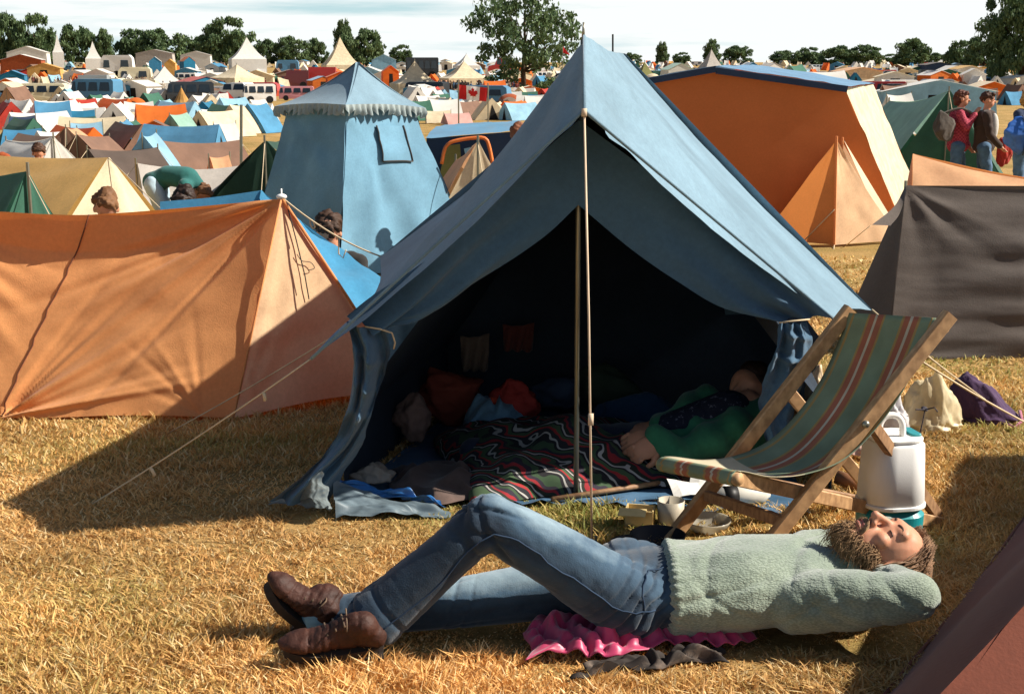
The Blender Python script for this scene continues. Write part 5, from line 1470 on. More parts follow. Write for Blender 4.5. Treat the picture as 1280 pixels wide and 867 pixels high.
chain(jk, [(tA + Vector((.05, 0, 0)), (.12, .17, .12)), (tA, (.13, .17, .125)), (tB + Vector((.03, 0, 0)), (.11, .16, .1))], .4)
chain(jk, [(tA + Vector((0, -.13, .02)), .075), (eL_, .06), (wL_ + Vector((.01, 0, 0)), .048)])
chain(jk, [(tA + Vector((-.1, .1, .06)), .07), (P(828, 535, 4.95), .05)])
fuse('jacket', jk, .009, 4, fabric('dark_green_jacket', '2f6a4c', trans=0, vary=.2, vscale=8), GRL, disp=lambda c: .008 * np.sin(c[:, 0] * 40 + c[:, 2] * 30 + 3 * vnoise(c[:, 0] * 9 + 20, c[:, 1] * 9, 2)))
sh = MB(); chain(sh, [(tA + Vector((-.02, -.03, .075)), (.09, .09, .065)), (tB + Vector((.02, -.03, .055)), (.07, .08, .05))], .4)
fuse('top', sh, .009, 3, mat('speckled_dark_cloth', '1f2230', rough=.9, col2='70707c', vscale=60, ramp=(.6, .66)), GRL)
hr = MB(); hr.ell(hh + Vector((.04, .035, .02)), (.08, .095, .11), rot=Matrix.Rotation(R(-25), 3, 'Y')); chain(hr, [(hh + Vector((.04, .03, .03)), .08), (hh + Vector((.05, 0, -.1)), .06)])
fuse('hair', hr, .008, 2, M_HAIRD, GRL, disp=lambda c: .008 * fbm(c[:, 0] * 40, c[:, 2] * 40, 3))

# ================================================================== standing and stooping people
def figure(label, foot, yaw, h=1.75, shirt=None, trousers=None, hair=M_HAIRB, pose=None, group=None, hairlen=0, sleeves=1.0, skin=M_SKIN, vox=.014, base=None, open_jacket=None):
    """pose overrides joint positions: (right, forward, up) in units of a 1.75 m body"""
    J = dict(head=(0, .02, 1.62), neck=(0, 0, 1.46), chest=(0, 0, 1.30), waist=(0, 0, 1.08), pelvis=(0, 0, .95),
             shL=(-.18, 0, 1.41), elL=(-.23, -.02, 1.14), wrL=(-.22, .08, .92), shR=(.18, 0, 1.41), elR=(.23, -.02, 1.14), wrR=(.22, .08, .92),
             hipL=(-.09, 0, .93), knL=(-.10, .02, .50), anL=(-.10, -.02, .08), hipR=(.09, 0, .93), knR=(.10, .02, .50), anR=(.10, -.02, .08), face=(0, 1, 0))
    J.update(pose or {})
    T = thing('person', label, 'person', foot, group)
    k = h / 1.75
    rz = Matrix.Rotation(yaw, 3, 'Z')
    W = {n: Vector(foot) + rz @ (Vector(v) * k) for n, v in J.items() if n != 'face'}
    fdir = (rz @ Vector(J['face'])).normalized()
    up = (W['head'] - W['neck']).normalized()
    up = (up - fdir * up.dot(fdir)); up = up.normalized() if up.length > .1 else Vector((0, 0, 1))
    sd = fdir.cross(up)
    HMx = Matrix((sd, fdir, up)).transposed()
    r3 = rz
    def tors(mb, inf):
        chain(mb, [(W['pelvis'], tuple((v + inf) * k for v in (.15, .11, .10))), (W['waist'], tuple((v + inf) * k for v in (.135, .10, .10))), (W['chest'], tuple((v + inf) * k for v in (.16, .115, .11))), (W['neck'].lerp(W['chest'], .3), tuple((v + inf) * k for v in (.14, .085, .06)))], .22)
    def arm(mb, s, inf, t=1.0):
        a, e, w_ = W['sh' + s], W['el' + s], W['wr' + s]
        chain(mb, [(a.lerp(W['neck'], .3), (.055 + inf) * k), (a, (.055 + inf) * k), (e, (.042 + inf) * k)])
        if t > .6: chain(mb, [(e, (.042 + inf) * k), (w_.lerp(e, 1 - t), (.032 + inf) * k)])
    def leg(mb, s, inf, t=1.0):
        a, e, w_ = W['hip' + s], W['kn' + s], W['an' + s]
        if t > .6: chain(mb, [(a, (.085 + inf) * k), (e, (.058 + inf) * k), (e.lerp(w_, (t - .5) * 2), (.045 + inf) * k)])
        else: chain(mb, [(a, (.085 + inf) * k), (a.lerp(e, t * 2), (.07 + inf) * k)])
    b = MB()
    tors(b, 0)
    for s in 'LR':
        arm(b, s, 0); leg(b, s, 0)
        w_ = W['wr' + s]; d = (w_ - W['el' + s]).normalized()
        hb_ = b
        b.ell(w_ + d * .05 * k, (.03 * k,) * 3)
        for f_ in range(4):
            o_ = rz @ Vector((0, .018 * (f_ - 1.5), 0)) * k
            chain(b, [(w_ + d * .07 * k + o_, .011 * k), (w_ + d * .14 * k + o_ * .9 + rz @ Vector((0, .01, 0)), .008 * k)])
        an = W['an' + s]
        fd_ = rz @ Vector((0, 1, 0))
        chain(b, [(an - Vector((0, 0, .035 * k)), .045 * k), (an + fd_ * .14 * k - Vector((0, 0, .045 * k)), .032 * k)])
    chain(b, [(W['neck'], .055 * k), (W['head'] - up * .06 * k, .052 * k)])
    hc_ = W['head']
    b.ell(hc_ + HMx @ Vector((0, -.005, .025)) * k, (.074 * k, .09 * k, .09 * k), rot=HMx); b.ell(hc_ + HMx @ Vector((0, .025, -.045)) * k, (.055 * k, .06 * k, .065 * k), rot=HMx)
    b.ell(hc_ + HMx @ Vector((0, .098, -.02)) * k, (.013 * k, .02 * k, .022 * k), rot=HMx)
    for s in (-1, 1): b.ell(hc_ + HMx @ Vector((s * .076, 0, -.01)) * k, (.012 * k, .02 * k, .03 * k), rot=HMx)
    fuse('body', b, vox * .75, 2, skin, T)
    fz = lambda c: .004 * np.sin(c[:, 2] * 38 + 9 * c[:, 0] + 4 * vnoise(c[:, 0] * 8 + 50, c[:, 2] * 8 + 50, 3))
    if trousers:
        m = MB()
        chain(m, [(W['pelvis'] + Vector((0, 0, .0)), (.165 * k, .125 * k, .11 * k)), (W['pelvis'] * .99 + W['waist'] * .01, (.165 * k, .125 * k, .11 * k))], .5)
        for s in 'LR': leg(m, s, .018, trousers[1])
        fuse('trousers' if trousers[1] > .6 else 'shorts', m, vox, 2, trousers[0], T, disp=fz)
    if shirt:
        m = MB(); tors(m, .02)
        for s in 'LR': arm(m, s, .018, sleeves)
        fuse('jacket' if open_jacket else 'shirt', m, vox, 2, shirt, T, disp=fz)
    m = MB()
    m.ell(hc_ + HMx @ Vector((0, -.022, .045)) * k, (.086 * k, .092 * k, .088 * k), rot=HMx)
    if hairlen: chain(m, [(hc_ + HMx @ Vector((0, -.05, .0)) * k, .082 * k), (hc_ + HMx @ Vector((0, -.06, -hairlen)) * k, .06 * k)])
    m.ell(hc_ + HMx @ Vector((0, .05, .085)) * k, (.065 * k, .04 * k, .028 * k), rot=HMx)
    fuse('hair', m, vox * .7, 1, hair, T, disp=lambda c: .034 * fbm(c[:, 0] * 26 + 900, c[:, 1] * 26 + c[:, 2] * 40 + 900, 3))
    fm = MB()
    for s in (-1, 1): fm.ell(hc_ + HMx @ Vector((s * .03, .083, .012)) * k, (.012 * k, .006 * k, .006 * k), rot=HMx)
    fm.ell(hc_ + HMx @ Vector((0, .083, -.062)) * k, (.022 * k, .007 * k, .005 * k), rot=HMx)
    fm.build('face_features', mat('eye_mouth_brown', '5a3530', rough=.6), T, smooth=True)  # eyes and mouth in plain brown
    return T, W
DEN = fabric('blue_denim', '4a6682', trans=0, vary=.25, vscale=8); DEND = fabric('dark_denim', '33465e', trans=0, vary=.25, vscale=8)
def checked():
    m = mat('red_checked_shirt', 'b0505a', rough=.85)
    nt = m.node_tree; N, L = nt.nodes, nt.links
    ck = N.new('ShaderNodeTexChecker'); ck.inputs['Scale'].default_value = 38; ck.inputs['Color1'].default_value = (*lin('b4485a'), 1); ck.inputs['Color2'].default_value = (*lin('8a2c3c'), 1)
    tc = N.new('ShaderNodeTexCoord'); L.new(tc.outputs['Object'], ck.inputs['Vector'])
    L.new(ck.outputs['Color'], N['Principled BSDF'].inputs['Base Color'])
    return m
YP = 20.0
def foot_at(px, Y): return Vector((X(px, Y, terr(Y)), Y, terr(Y)))
p1, W1 = figure('young walker in a red checked shirt with a dark bag slung on the shoulder', foot_at(1192, YP), R(-108), 1.74, checked(), (DEN, 1), mat('auburn_hair', '5c3426', bump=.8, bscale=70), dict(elR=(.22, .10, 1.22), wrR=(.10, .20, 1.40), elL=(-.22, .02, 1.13), wrL=(-.2, .14, .95), knL=(-.1, .08, .5), anL=(-.1, .16, .08), knR=(.1, -.02, .5), anR=(.1, -.18, .1)), sleeves=.95, hairlen=.04)
bagc = W1['shR'] + Vector((-.23, -.04, -.2))
T = thing('holdall_bag', 'dark grey brown bag slung over the shoulder of the walker in red', 'bag', bagc)
crumple('bag_body', None, None, bagc, (.2, .15, .24), fabric('grey_brown_canvas', '4e463f', trans=0), 71, sharp=.15, flat=1.0, parent=T, rot=R(20))
MB().tube(curve([bagc + Vector((-.05, 0, .2)), W1['shR'] + Vector((.0, -.02, .08)), W1['wrR']], 12), .018, 6).build('strap', MATS['grey_brown_canvas'], T, smooth=True)
p2, W2 = figure('walker in a dark brown jacket over a white top, carrying a red coat', foot_at(1224, YP - .1), R(-104), 1.72, fabric('dark_brown_jacket', '3e302a', trans=0), (DEN, 1), mat('chestnut_hair', '4a2e22', bump=.8, bscale=70), dict(elL=(-.22, .05, 1.14), wrL=(-.16, .2, 1.0), elR=(.22, .05, 1.14), wrR=(.18, .2, .98), knR=(.1, .08, .5), anR=(.1, .14, .08), anL=(-.1, -.16, .1)), open_jacket=True)
fdir = Vector((math.sin(R(55)), math.cos(R(55)), 0))
m = MB(); m.ell(W2['chest'] + Vector((.10, -.07, -.06)), (.07, .06, .2)); 
fuse('white_top', m, .012, 2, FM['white'], p2)
cc_ = W2['wrL'] + Vector((.08, -.08, -.1))
crumple('coat', 'red coat carried over the arm of the walker in brown', 'coat', cc_, (.11, .09, .24), FM['red'], 73, sharp=.3, flat=1)
p3, W3 = figure('fair haired walker at the right edge hugging a big blue bag', foot_at(1274, YP - .8), R(-150), 1.74, fabric('navy_jacket', '28354e', trans=0), (DEN, 1), M_HAIRF, dict(elL=(-.25, .12, 1.14), wrL=(-.12, .3, 1.12), elR=(.25, .12, 1.14), wrR=(.12, .3, 1.14), knL=(-.1, .08, .5), anL=(-.1, .16, .08), anR=(.1, -.14, .1)), hairlen=.05)
bc_ = W3['chest'] + Vector((-.1, -.26, -.16))
T = thing('sleeping_bag_bundle', 'big shiny blue bundle hugged by the fair haired walker', 'bundle', bc_)
crumple('bundle_body', None, None, bc_, (.32, .2, .27), mat('shiny_blue_nylon', '2a5ca8', rough=.4, spec=.5, vary=.2, vscale=9), 75, sharp=.25, flat=1, parent=T)
MB().tube(curve([bc_ + Vector((-.06, -.02, .27)), bc_ + Vector((-.05, -.2, .02)), bc_ + Vector((-.03, -.05, -.27))], 12), .012, 6).build('strap', FM['navy'], T, smooth=True)

# person bending over, green jumper and pale shorts
YB = 13.6
ft = foot_at(212, YB)
figure('person bending over in teal green jumper and pale shorts before the grey tent', ft, R(-104), 1.5, fabric('teal_green_jumper', '2a625e', trans=0), (fabric('pale_blue_shorts', 'a9c0cc', trans=0), .5), mat('mid_brown_hair', '6a4a32', bump=.8, bscale=70),
    dict(pelvis=(0, -.12, .93), waist=(0, .04, 1.0), chest=(0, .24, .98), neck=(0, .36, .90), head=(0, .47, .80), face=(0, .6, -.8), shL=(-.16, .32, .92), shR=(.16, .32, .92), elL=(-.2, .36, .66), elR=(.2, .36, .66), wrL=(-.14, .38, .42), wrR=(.14, .38, .42), hipL=(-.09, -.12, .9), hipR=(.09, -.12, .9), knL=(-.1, -.08, .48), knR=(.1, .04, .48), anL=(-.1, -.1, .08), anR=(.1, .0, .08)), skin=M_SKIN2)
SIT = dict(pelvis=(0, 0, .16), waist=(0, .02, .32), chest=(0, .08, .52), neck=(0, .12, .68), head=(0, .16, .84), shL=(-.17, .1, .62), shR=(.17, .1, .62), elL=(-.24, .2, .42), elR=(.24, .2, .42), wrL=(-.12, .4, .36), wrR=(.12, .4, .36), hipL=(-.09, 0, .14), hipR=(.09, 0, .14), knL=(-.14, .34, .40), knR=(.14, .34, .40), anL=(-.12, .52, .08), anR=(.12, .52, .08))
def sitter(label, px, ptop, Y, yaw, shirt, hair, faced=(0, .8, -.5)):
    """seated so that the top of the head meets row ptop"""
    z = P(px, ptop, Y).z - terr(Y)
    d = dict(SIT); lift = z / 1.0 - .95
    for k_ in d:
        if k_ in ('anL', 'anR'): continue
        v = d[k_]; d[k_] = (v[0], v[1], v[2] + lift * (1 if k_[:2] not in ('kn',) else .6))
    d['face'] = faced
    return figure(label, foot_at(px, Y), yaw, 1.75, shirt, (DEND, 1), hair, d)
sitter('boy in a white shirt looking down, seen behind the orange tent ridge', 140, 237, 9.3, R(-160), FM['white'], mat('light_brown_hair', '6e4c30', bump=.8, bscale=70), faced=(.1, .8, -.55))
sitter('dark haired man in a black top sitting beyond the bright blue tent', 424, 265, 8.9, R(-190), fabric('black_cloth', '23211f', trans=0), mat('brown_curls', '3c281c', bump=1, bscale=50), faced=(.1, .8, -.6))
sitter('person with brown hair seated behind the ridge of the main tent, head only in view', 629, 157, 12.5, R(-100), FM['sky'], mat('ginger_hair', '74452c', bump=.8, bscale=70), faced=(0, 1, -.2))
sitter('child with dark hair crouching near the bright blue tent', 248, 234, 10.2, R(170), FM['blue'], M_HAIRD, faced=(0, .8, -.5))
sitter('person with dark hair at the left edge above the yellow tent', 4, 165, 17.5, R(170), FM['rust'], M_HAIRD)
sitter('child in a brown top in front of the white tent with a red band', 57, 180, 18, R(-170), FM['brown'], M_HAIRB)
# ------------------------------------------------------------------ trees
def leafmat(name, c):
    m = bpy.data.materials.new(name); m.use_nodes = True
    nt = m.node_tree; N, L = nt.nodes, nt.links; b = N['Principled BSDF']
    a = N.new('ShaderNodeVertexColor'); a.layer_name = 'leaf'
    L.new(a.outputs['Color'], b.inputs['Base Color']); b.inputs['Roughness'].default_value = .6; b.inputs['Specular IOR Level'].default_value = .2
    t = N.new('ShaderNodeBsdfTranslucent'); L.new(a.outputs['Color'], t.inputs['Color'])
    mx = N.new('ShaderNodeMixShader'); mx.inputs['Fac'].default_value = .25
    L.new(b.outputs[0], mx.inputs[1]); L.new(t.outputs[0], mx.inputs[2]); L.new(mx.outputs[0], N['Material Output'].inputs['Surface'])
    return m
M_LEAF = leafmat('leaves', None)
M_BARK = mat('bark', '4b3a2c', rough=.9, bump=.6, bscale=6)
def crown_mesh(seed, nclump, nleaf, leaf, shape):
    """unit crown: lumps of leaf quads spread in a dome of radius 1, height 1 (base at 0)"""
    r = np.random.default_rng(seed)
    cl = []
    while len(cl) < nclump:
        p = r.uniform(-1, 1, 3)
        z = (p[2] + 1) / 2
        lim = shape(z)
        if math.hypot(p[0], p[1]) < lim and (math.hypot(p[0], p[1]) > lim * .35 or r.random() < .35):
            cl.append((p[0], p[1], z))
    cl = np.array(cl)
    rad = r.uniform(.13, .27, nclump)
    cb_ = r.uniform(.75, 1.3, nclump)
    n = nclump * nleaf
    ci = np.repeat(np.arange(nclump), nleaf)
    d = r.normal(size=(n, 3)); d /= np.linalg.norm(d, axis=1)[:, None]
    rr_ = rad[ci] * r.random(n) ** .45
    c = cl[ci] + d * rr_[:, None] * np.array([1, 1, .5])
    a = r.normal(size=(n, 3)); a /= np.linalg.norm(a, axis=1)[:, None]
    b = np.cross(a, r.normal(size=(n, 3))); b /= np.linalg.norm(b, axis=1)[:, None] + 1e-9
    s = leaf * r.uniform(.6, 1.4, n)[:, None]
    V = np.stack([c - a * s, c - b * s * .55, c + a * s, c + b * s * .55], 1)
    me = bpy.data.meshes.new('crown')
    me.vertices.add(n * 4); me.vertices.foreach_set('co', V.reshape(-1))
    me.loops.add(n * 4); me.loops.foreach_set('vertex_index', np.arange(n * 4, dtype=np.int32))
    me.polygons.add(n); me.polygons.foreach_set('loop_start', (np.arange(n) * 4).astype(np.int32))
    me.update(calc_edges=True)
    base = np.array([.075, .125, .055]); lite = np.array([.15, .20, .08])
    t = np.clip(cb_[ci] - .75 + r.normal(0, .18, n), 0, 1)[:, None]
    col_ = base * (1 - t) + lite * t
    ca = me.color_attributes.new('leaf', 'FLOAT_COLOR', 'POINT')
    cc = np.ones((n, 4, 4)); cc[:, :, :3] = col_[:, None]; ca.data.foreach_set('color', cc.reshape(-1).astype(np.float32))
    me.materials.append(M_LEAF)
    return me, cl
dome = lambda z: math.sqrt(max(0, 1 - (abs(z - .32) / .68) ** 2.4)) * .98
tall = lambda z: .85 * math.sqrt(max(0, 1 - (abs(z - .5) / .5) ** 2.4)) * (1 - .25 * z)
CROWNS = [crown_mesh(s, 90, 80, .06, dome)[0] for s in (1, 2, 3)] + [crown_mesh(9, 80, 80, .058, tall)[0]]
def tree(label, px, wpx, ytop, Y, v=0, basez=None, group=None, low=-.02, trunk=True):
    g = Vector((X(px, Y, terr(Y)), Y, terr(Y)))
    ztop = P(px, ytop, Y).z
    hgt = ztop - g.z
    wm = wpx * Y / F
    T = thing('tree', label, 'tree', g, group)
    o = bpy.data.objects.new('crown', CROWNS[v]); COL.objects.link(o); o.parent = T
    o.location = (0, 0, hgt * low); o.scale = (wm / 2, wm / 2, hgt * (1 - low)); o.rotation_euler = (0, 0, px * .7)
    mb = MB()
    mb.tube([g - Vector((0, 0, .2)), g + Vector((.02 * hgt, 0, hgt * .3)), g + Vector((0, 0, hgt * .62))], [.035 * hgt, .026 * hgt, .01 * hgt], 8)
    for k in range(5):
        a = k * 2.4 + px
        mb.tube([g + Vector((.015 * hgt, 0, hgt * (.24 + .05 * k))), g + Vector((math.cos(a) * wm * .3, math.sin(a) * wm * .3, hgt * (.5 + .06 * k)))], [.014 * hgt, .005 * hgt], 6)
    mb.build('trunk', M_BARK, T, smooth=True)
    return T
TREES = [(4, 46, 16, 520, 0, 'dark leafy tree on the horizon at the far left edge'), (45, 52, 20, 520, 1, 'broad dark tree on the horizon, second from the left edge'),
         (98, 46, 31, 560, 2, 'rounded tree on the horizon left of the small gap above the caravans'), (131, 30, 37, 560, 3, 'small tree just right of the rounded one on the left horizon'),
         (168, 44, 38, 580, 1, 'low spreading tree on the horizon above the white marquees on the left'), (205, 66, 36, 570, 0, 'long low tree on the horizon left of the tall domed one'), (245, 34, 46, 590, 2, 'low bushy tree at the foot of the tall domed tree'),
         (286, 66, 24, 540, 1, 'tall domed tree on the horizon above the large white marquee'), (334, 34, 49, 590, 2, 'small hazy tree right of the large white marquee peak'), (366, 44, 45, 590, 0, 'low round tree left of the second marquee peak'), (396, 30, 48, 600, 2, 'small low tree touching the second marquee on its left'),
         (430, 30, 26, 520, 3, 'slim pointed tree behind the second marquee peak'), (452, 52, 36, 520, 0, 'bushy tree just right of the second marquee peak'), (502, 28, 57, 590, 1, 'small lone bush on the horizon above the pagoda tent'),
         (828, 20, 53, 560, 3, 'small upright tree on the horizon right of the main tent peak'), (790, 26, 66, 600, 2, 'low scrubby bush close to the main tent peak'), (852, 22, 66, 600, 1, 'tiny bush right of the small upright tree'), (890, 26, 50, 540, 3, 'upright tree behind the grey marquee peak'), (922, 36, 57, 560, 2, 'thin tree right of the grey marquee peak'),
         (985, 44, 63, 560, 0, 'low flat tree left of the middle clump on the right horizon'), (1012, 40, 60, 560, 1, 'bushy tree beside the low flat tree on the right horizon'), (1046, 46, 57, 540, 2, 'rounded tree in the middle clump on the right horizon'), (1078, 48, 56, 540, 0, 'broad tree closing the middle clump on the right horizon'), (1112, 30, 68, 560, 1, 'low bush in the gap left of the peaked tree on the right'),
         (1140, 54, 49, 520, 3, 'peaked tree on the horizon above the walkers\' heads'), (1168, 30, 66, 540, 2, 'low bush right of the peaked tree'), (1200, 40, 52, 420, 1, 'mid green tree left of the tallest tree at the right edge'), (1228, 50, 46, 380, 2, 'dark tree overlapping the tallest tree at the right edge')]
for px, wpx, yt, Y, v, lab in TREES: tree(lab, px, wpx, yt, Y, v)
CROWNS.append(crown_mesh(41, 110, 150, .034, lambda z: math.sqrt(max(0, 1 - (abs(z - .42) / .58) ** 2.4)))[0])
tree('tallest dark tree, cut by the right edge of the picture', 1274, 100, -22, 230, 4, low=.04)
# the lone field tree
g = Vector((X(655, 165, terr(165)), 165, terr(165)))
T = thing('tree', 'lone open leafy tree standing among the tents left of the main tent peak', 'tree', g)
me, cl = crown_mesh(21, 80, 66, .036, lambda z: math.sqrt(max(0, 1 - (abs(z - .5) / .5) ** 2.2)))
hgt = P(655, -14, 165).z - g.z; wm = 132 * 165 / F / 2
o = bpy.data.objects.new('crown', me); COL.objects.link(o); o.parent = T
o.location = (-.2, 0, hgt * .20); o.scale = (wm, wm, hgt * .80)
me2, cl2 = crown_mesh(24, 18, 60, .06, dome)
o = bpy.data.objects.new('crown', me2); COL.objects.link(o); o.parent = T
o.location = (.3, 0, hgt * .04); o.scale = (wm * .72, wm * .6, hgt * .30)
mb = MB(); mb.tube([g - Vector((0, 0, .3)), g + Vector((-.1, 0, hgt * .25)), g + Vector((.1, 0, hgt * .5)), g + Vector((0, 0, hgt * .8))], [.34, .26, .18, .05], 10)
for k in range(0, 62, 3):
    q = Vector((cl[k][0] * wm - .2, cl[k][1] * wm, cl[k][2] * hgt * .8 + hgt * .2))
    st = hgt * min(.75, max(.22, (q.z / hgt) * .6))
    mb.tube([g + Vector((0, 0, st)), g + Vector((q.x * .5, q.y * .5, st + (q.z - st) * .4)), g + q], [.12, .08, .03], 5)
mb.build('trunk', M_BARK, T, smooth=True)

# ------------------------------------------------------------------ far tents
def bgfig(px0, px1, ytop, Y): # centre, width, height in metres
    z0 = terr(Y); w_ = (px1 - px0) * Y / F
    return Vector((X((px0 + px1) / 2, Y, z0), Y, z0)), w_, max(P(640, ytop, Y).z - z0, .5)
def marquee(label, px0, px1, ytop, Y, m, group=None, name='marquee', eave=.5, peaks=1, rotz=.3, curvy=.35):
    g, w_, h_ = bgfig(px0, px1, ytop, Y)
    T = thing(name, label, 'tent', g, group)
    n = 12
    roof, wall = MB(), MB()
    sq = w_ / 2 / (abs(math.cos(rotz)) + abs(math.sin(rotz))) * 1.0
    c4 = [Vector((math.cos(a + rotz) * sq * 1.414, math.sin(a + rotz) * sq * 1.414, 0)) for a in (math.pi * .25, math.pi * .75, math.pi * 1.25, math.pi * 1.75)]
    ez = h_ * eave
    for i in range(4):
        a, b = g + c4[i], g + c4[(i + 1) % 4]
        ap = g + Vector((0, 0, h_))
        tp = np.array([tuple(ap + (b - a) * .01 * t) for t in np.linspace(0, 1, 8)])
        A_ = ruled(tp, curve([a + Vector((0, 0, ez)), b + Vector((0, 0, ez))], 8), 9)
        V_ = np.linspace(0, 1, 9)
        A_[..., 2] -= (curvy * (h_ - ez) * V_ * (1 - V_) * 1.6)[None]
        roof.grid(A_)
        wall.grid(ruled(curve([a + Vector((0, 0, ez)), b + Vector((0, 0, ez))], 10), curve([a, b], 10), 3))
    roof.build('roof', m, T, smooth=True); wall.build('wall', m, T)
    MB().tube([g + Vector((0, 0, h_ - .05)), g + Vector((0, 0, h_ * 1.06))], .04, 5).build('pole', M_POLE, T)
    return T
def bell(label, px0, px1, ytop, Y, m, group=None):
    g, w_, h_ = bgfig(px0, px1, ytop, Y)
    T = thing('bell_tent', label, 'tent', g, group)
    mb = MB(); n = 24; r = w_ / 2
    prof = [(.01, 1), (.2, .74), (.45, .47), (.75, .22), (1, .02)]
    mb.v = [tuple(g + Vector((r * a * (1 - .05 * (k % 2)) * math.cos(2 * math.pi * k / n), r * a * (1 - .05 * (k % 2)) * math.sin(2 * math.pi * k / n), h_ * b))) for a, b in prof for k in range(n)]
    mb.f = [(i * n + k, i * n + (k + 1) % n, (i + 1) * n + (k + 1) % n, (i + 1) * n + k) for i in range(4) for k in range(n)]
    mb.build('canvas', m, T)
    MB().tube([g + Vector((0, 0, h_ * .97)), g + Vector((0, 0, h_ * 1.05))], .03, 5).build('pole', M_POLE, T)
    return T
def dometent(label, px0, px1, ytop, Y, m, m2=None, group=None):
    g, w_, h_ = bgfig(px0, px1, ytop, Y)
    T = thing('tent', label, 'tent', g, group)
    mb = MB(); U_, V_ = np.meshgrid(np.linspace(0, math.pi, 18), np.linspace(-1, 1, 12), indexing='ij')
    A_ = np.stack([g.x - np.cos(U_) * w_ / 2 * (1 - .25 * V_ ** 2), g.y + V_ * w_ * .5, g.z + np.sin(U_) ** .8 * h_ * (1 - .55 * V_ ** 4)], 2)
    mb.grid(A_).build('canvas', m, T, smooth=True)
    MB().grid(np.stack([g.x - np.cos(U_[:, :3]) * w_ * .36 * np.linspace(1, .01, 3)[None] , g.y - w_ * .51 - 0 * V_[:, :3], g.z + np.sin(U_[:, :3]) * h_ * .75 * np.linspace(1, .01, 3)[None] ], 2)).build('door', m2 or m, T)
    return T
def frame(label, px0, px1, ytop, Y, m, mroof=None, group=None, rot=.35, pitch=.25, depth=.8, name='frame_tent'):
    g, w_, h_ = bgfig(px0, px1, ytop, Y)
    T = thing(name, label, 'tent', g, group)
    rz = Matrix.Rotation(rot, 3, 'Z')
    hw, hd_ = w_ * .5 * .86, w_ * depth * .5
    ez = h_ * (1 - pitch)
    q = lambda x, y, z: g + rz @ Vector((x * hw, y * hd_, z))
    wl = MB()
    for (a, b) in (((-1, -1), (1, -1)), ((1, -1), (1, 1)), ((1, 1), (-1, 1)), ((-1, 1), (-1, -1))):
        wl.grid(ruled(curve([q(a[0] * .94, a[1], ez), q(b[0] * .94, b[1], ez)], 6), curve([q(*a, 0), q(*b, 0)], 6), 4))
    for y in (-1, 1): wl.poly([q(-.94, y, ez), q(.94, y, ez), q(0, y, h_)])
    wl.build('wall', m, T)
    rf = MB()
    for x in (-1, 1): rf.grid(ruled(curve([q(0, -1.06, h_ + .02), q(0, 1.06, h_ + .02)], 8), curve([q(x, -1.06, ez), q(x, 1.06, ez)], 8), 5, sag=0))
    rf.build('roof', mroof or m, T, smooth=True)
    dr = MB()
    if Y < 250: dr.poly([q(-.28, -1.01, .02), q(.28, -1.01, .02), q(.2, -1.01, ez * .9), q(-.2, -1.01, ez * .9)])  # flat dark panel painted as the shade in an open doorway
    if Y < 250: dr.build('door', M_DARK, T)
    return T
def rtent(label, px0, px1, ytop, Y, m, em=None, rot=None, group=None, hw=None):
    g, w_, h_ = bgfig(px0, px1, ytop, Y)
    rot = rot if rot is not None else .2
    a = Vector((math.cos(rot), math.sin(rot), 0)) * w_ * .42
    A_, B_ = g + a + Vector((0, 0, h_)), g - a + Vector((0, 0, h_))
    A_.z = terr(Y) + h_; B_.z = terr(Y) + h_ * .96
    return ridge_tent(label, A_, B_, hw or max(.7, h_ * .75), m, em, sag=.05 * h_, group=group, n=10, guys=False, bell=(0, 0), wr=.01, seed=int(px0))
W_, OR, BL, GR, BR = FM['white'], FM['orange'], FM['blue'], FM['green'], FM['brown']
# left field, hand placed
rtent('pale blue limp tent in front of the long brown tent', 174, 206, 166, 25.5, FM['sky'], rot=1.2)
rtent('small peach tent beside the long brown tent', 262, 290, 194, 24, FM['peach'], rot=.4)
rtent('bright blue low tarpaulin shelter near the left edge', 4, 58, 160, 34, BL, rot=.1)
rtent('pale blue tent beyond the tan end-on tent', 88, 132, 152, 38, FM['sky'], rot=.25)
frame('orange cabin tent with a brown gable below the brown bell tent', 175, 214, 151, 42, OR, BR, rot=.15)
rtent('minty grey tent below the brown bell tent', 206, 244, 141, 43, FM['mint'], rot=1.1)
rtent('dull green tent between the orange cabin tent and the tan gable tent', 158, 176, 150, 44, GR, rot=1.3)
rtent('tan peaked tent right of the minty grey tent', 236, 256, 148, 47, FM['tan'], rot=1.2)
rtent('white and blue tent left of the tall bare pole', 266, 298, 153, 41, W_, BL, rot=.5)
rtent('teal low tent near the left edge beneath the white van', 86, 122, 137, 55, FM['teal'], W_, rot=.3)
rtent('navy low tent at the left edge above the bright blue tarpaulin', 12, 48, 144, 46, FM['navy'], rot=.1)
rtent('white ragged tent above the navy one at the left', 14, 44, 124, 62, W_, FM['orange'], rot=1.0)
rtent('brown ridge tent high at the left edge', 4, 40, 107, 80, FM['brown'], FM['tan'], rot=1.1)
bell('brown striped bell tent with a sharp peak', 208, 248, 109, 82, fabric('ribbed_brown_canvas', 'b08346', trans=.15, vary=.3, vscale=1.5))
dometent('orange and red dome tent right of the bell tent', 256, 302, 133, 62, OR, FM['red'])
dometent('pinkish tan dome behind the orange dome tent', 276, 306, 126, 72, FM['pink'])
dometent('orange tunnel tent with a dark mouth left of the bell tent', 156, 184, 122, 84, OR, M_DARK)
rtent('pale peaked tent at the mouth of the orange tunnel tent', 142, 162, 124, 82, FM['cream'], rot=1.0)
rtent('dull green ridge tent left of the orange tunnel tent', 98, 138, 124, 80, FM['mint'], FM['tan'], rot=.2)
rtent('red and white striped low tent right of the orange tunnel tent', 182, 208, 135, 66, FM['pink'], W_, rot=.2)
frame('dark green stall with a pale door near the white van', 112, 150, 111, 120, FM['dkgreen'], rot=.1)
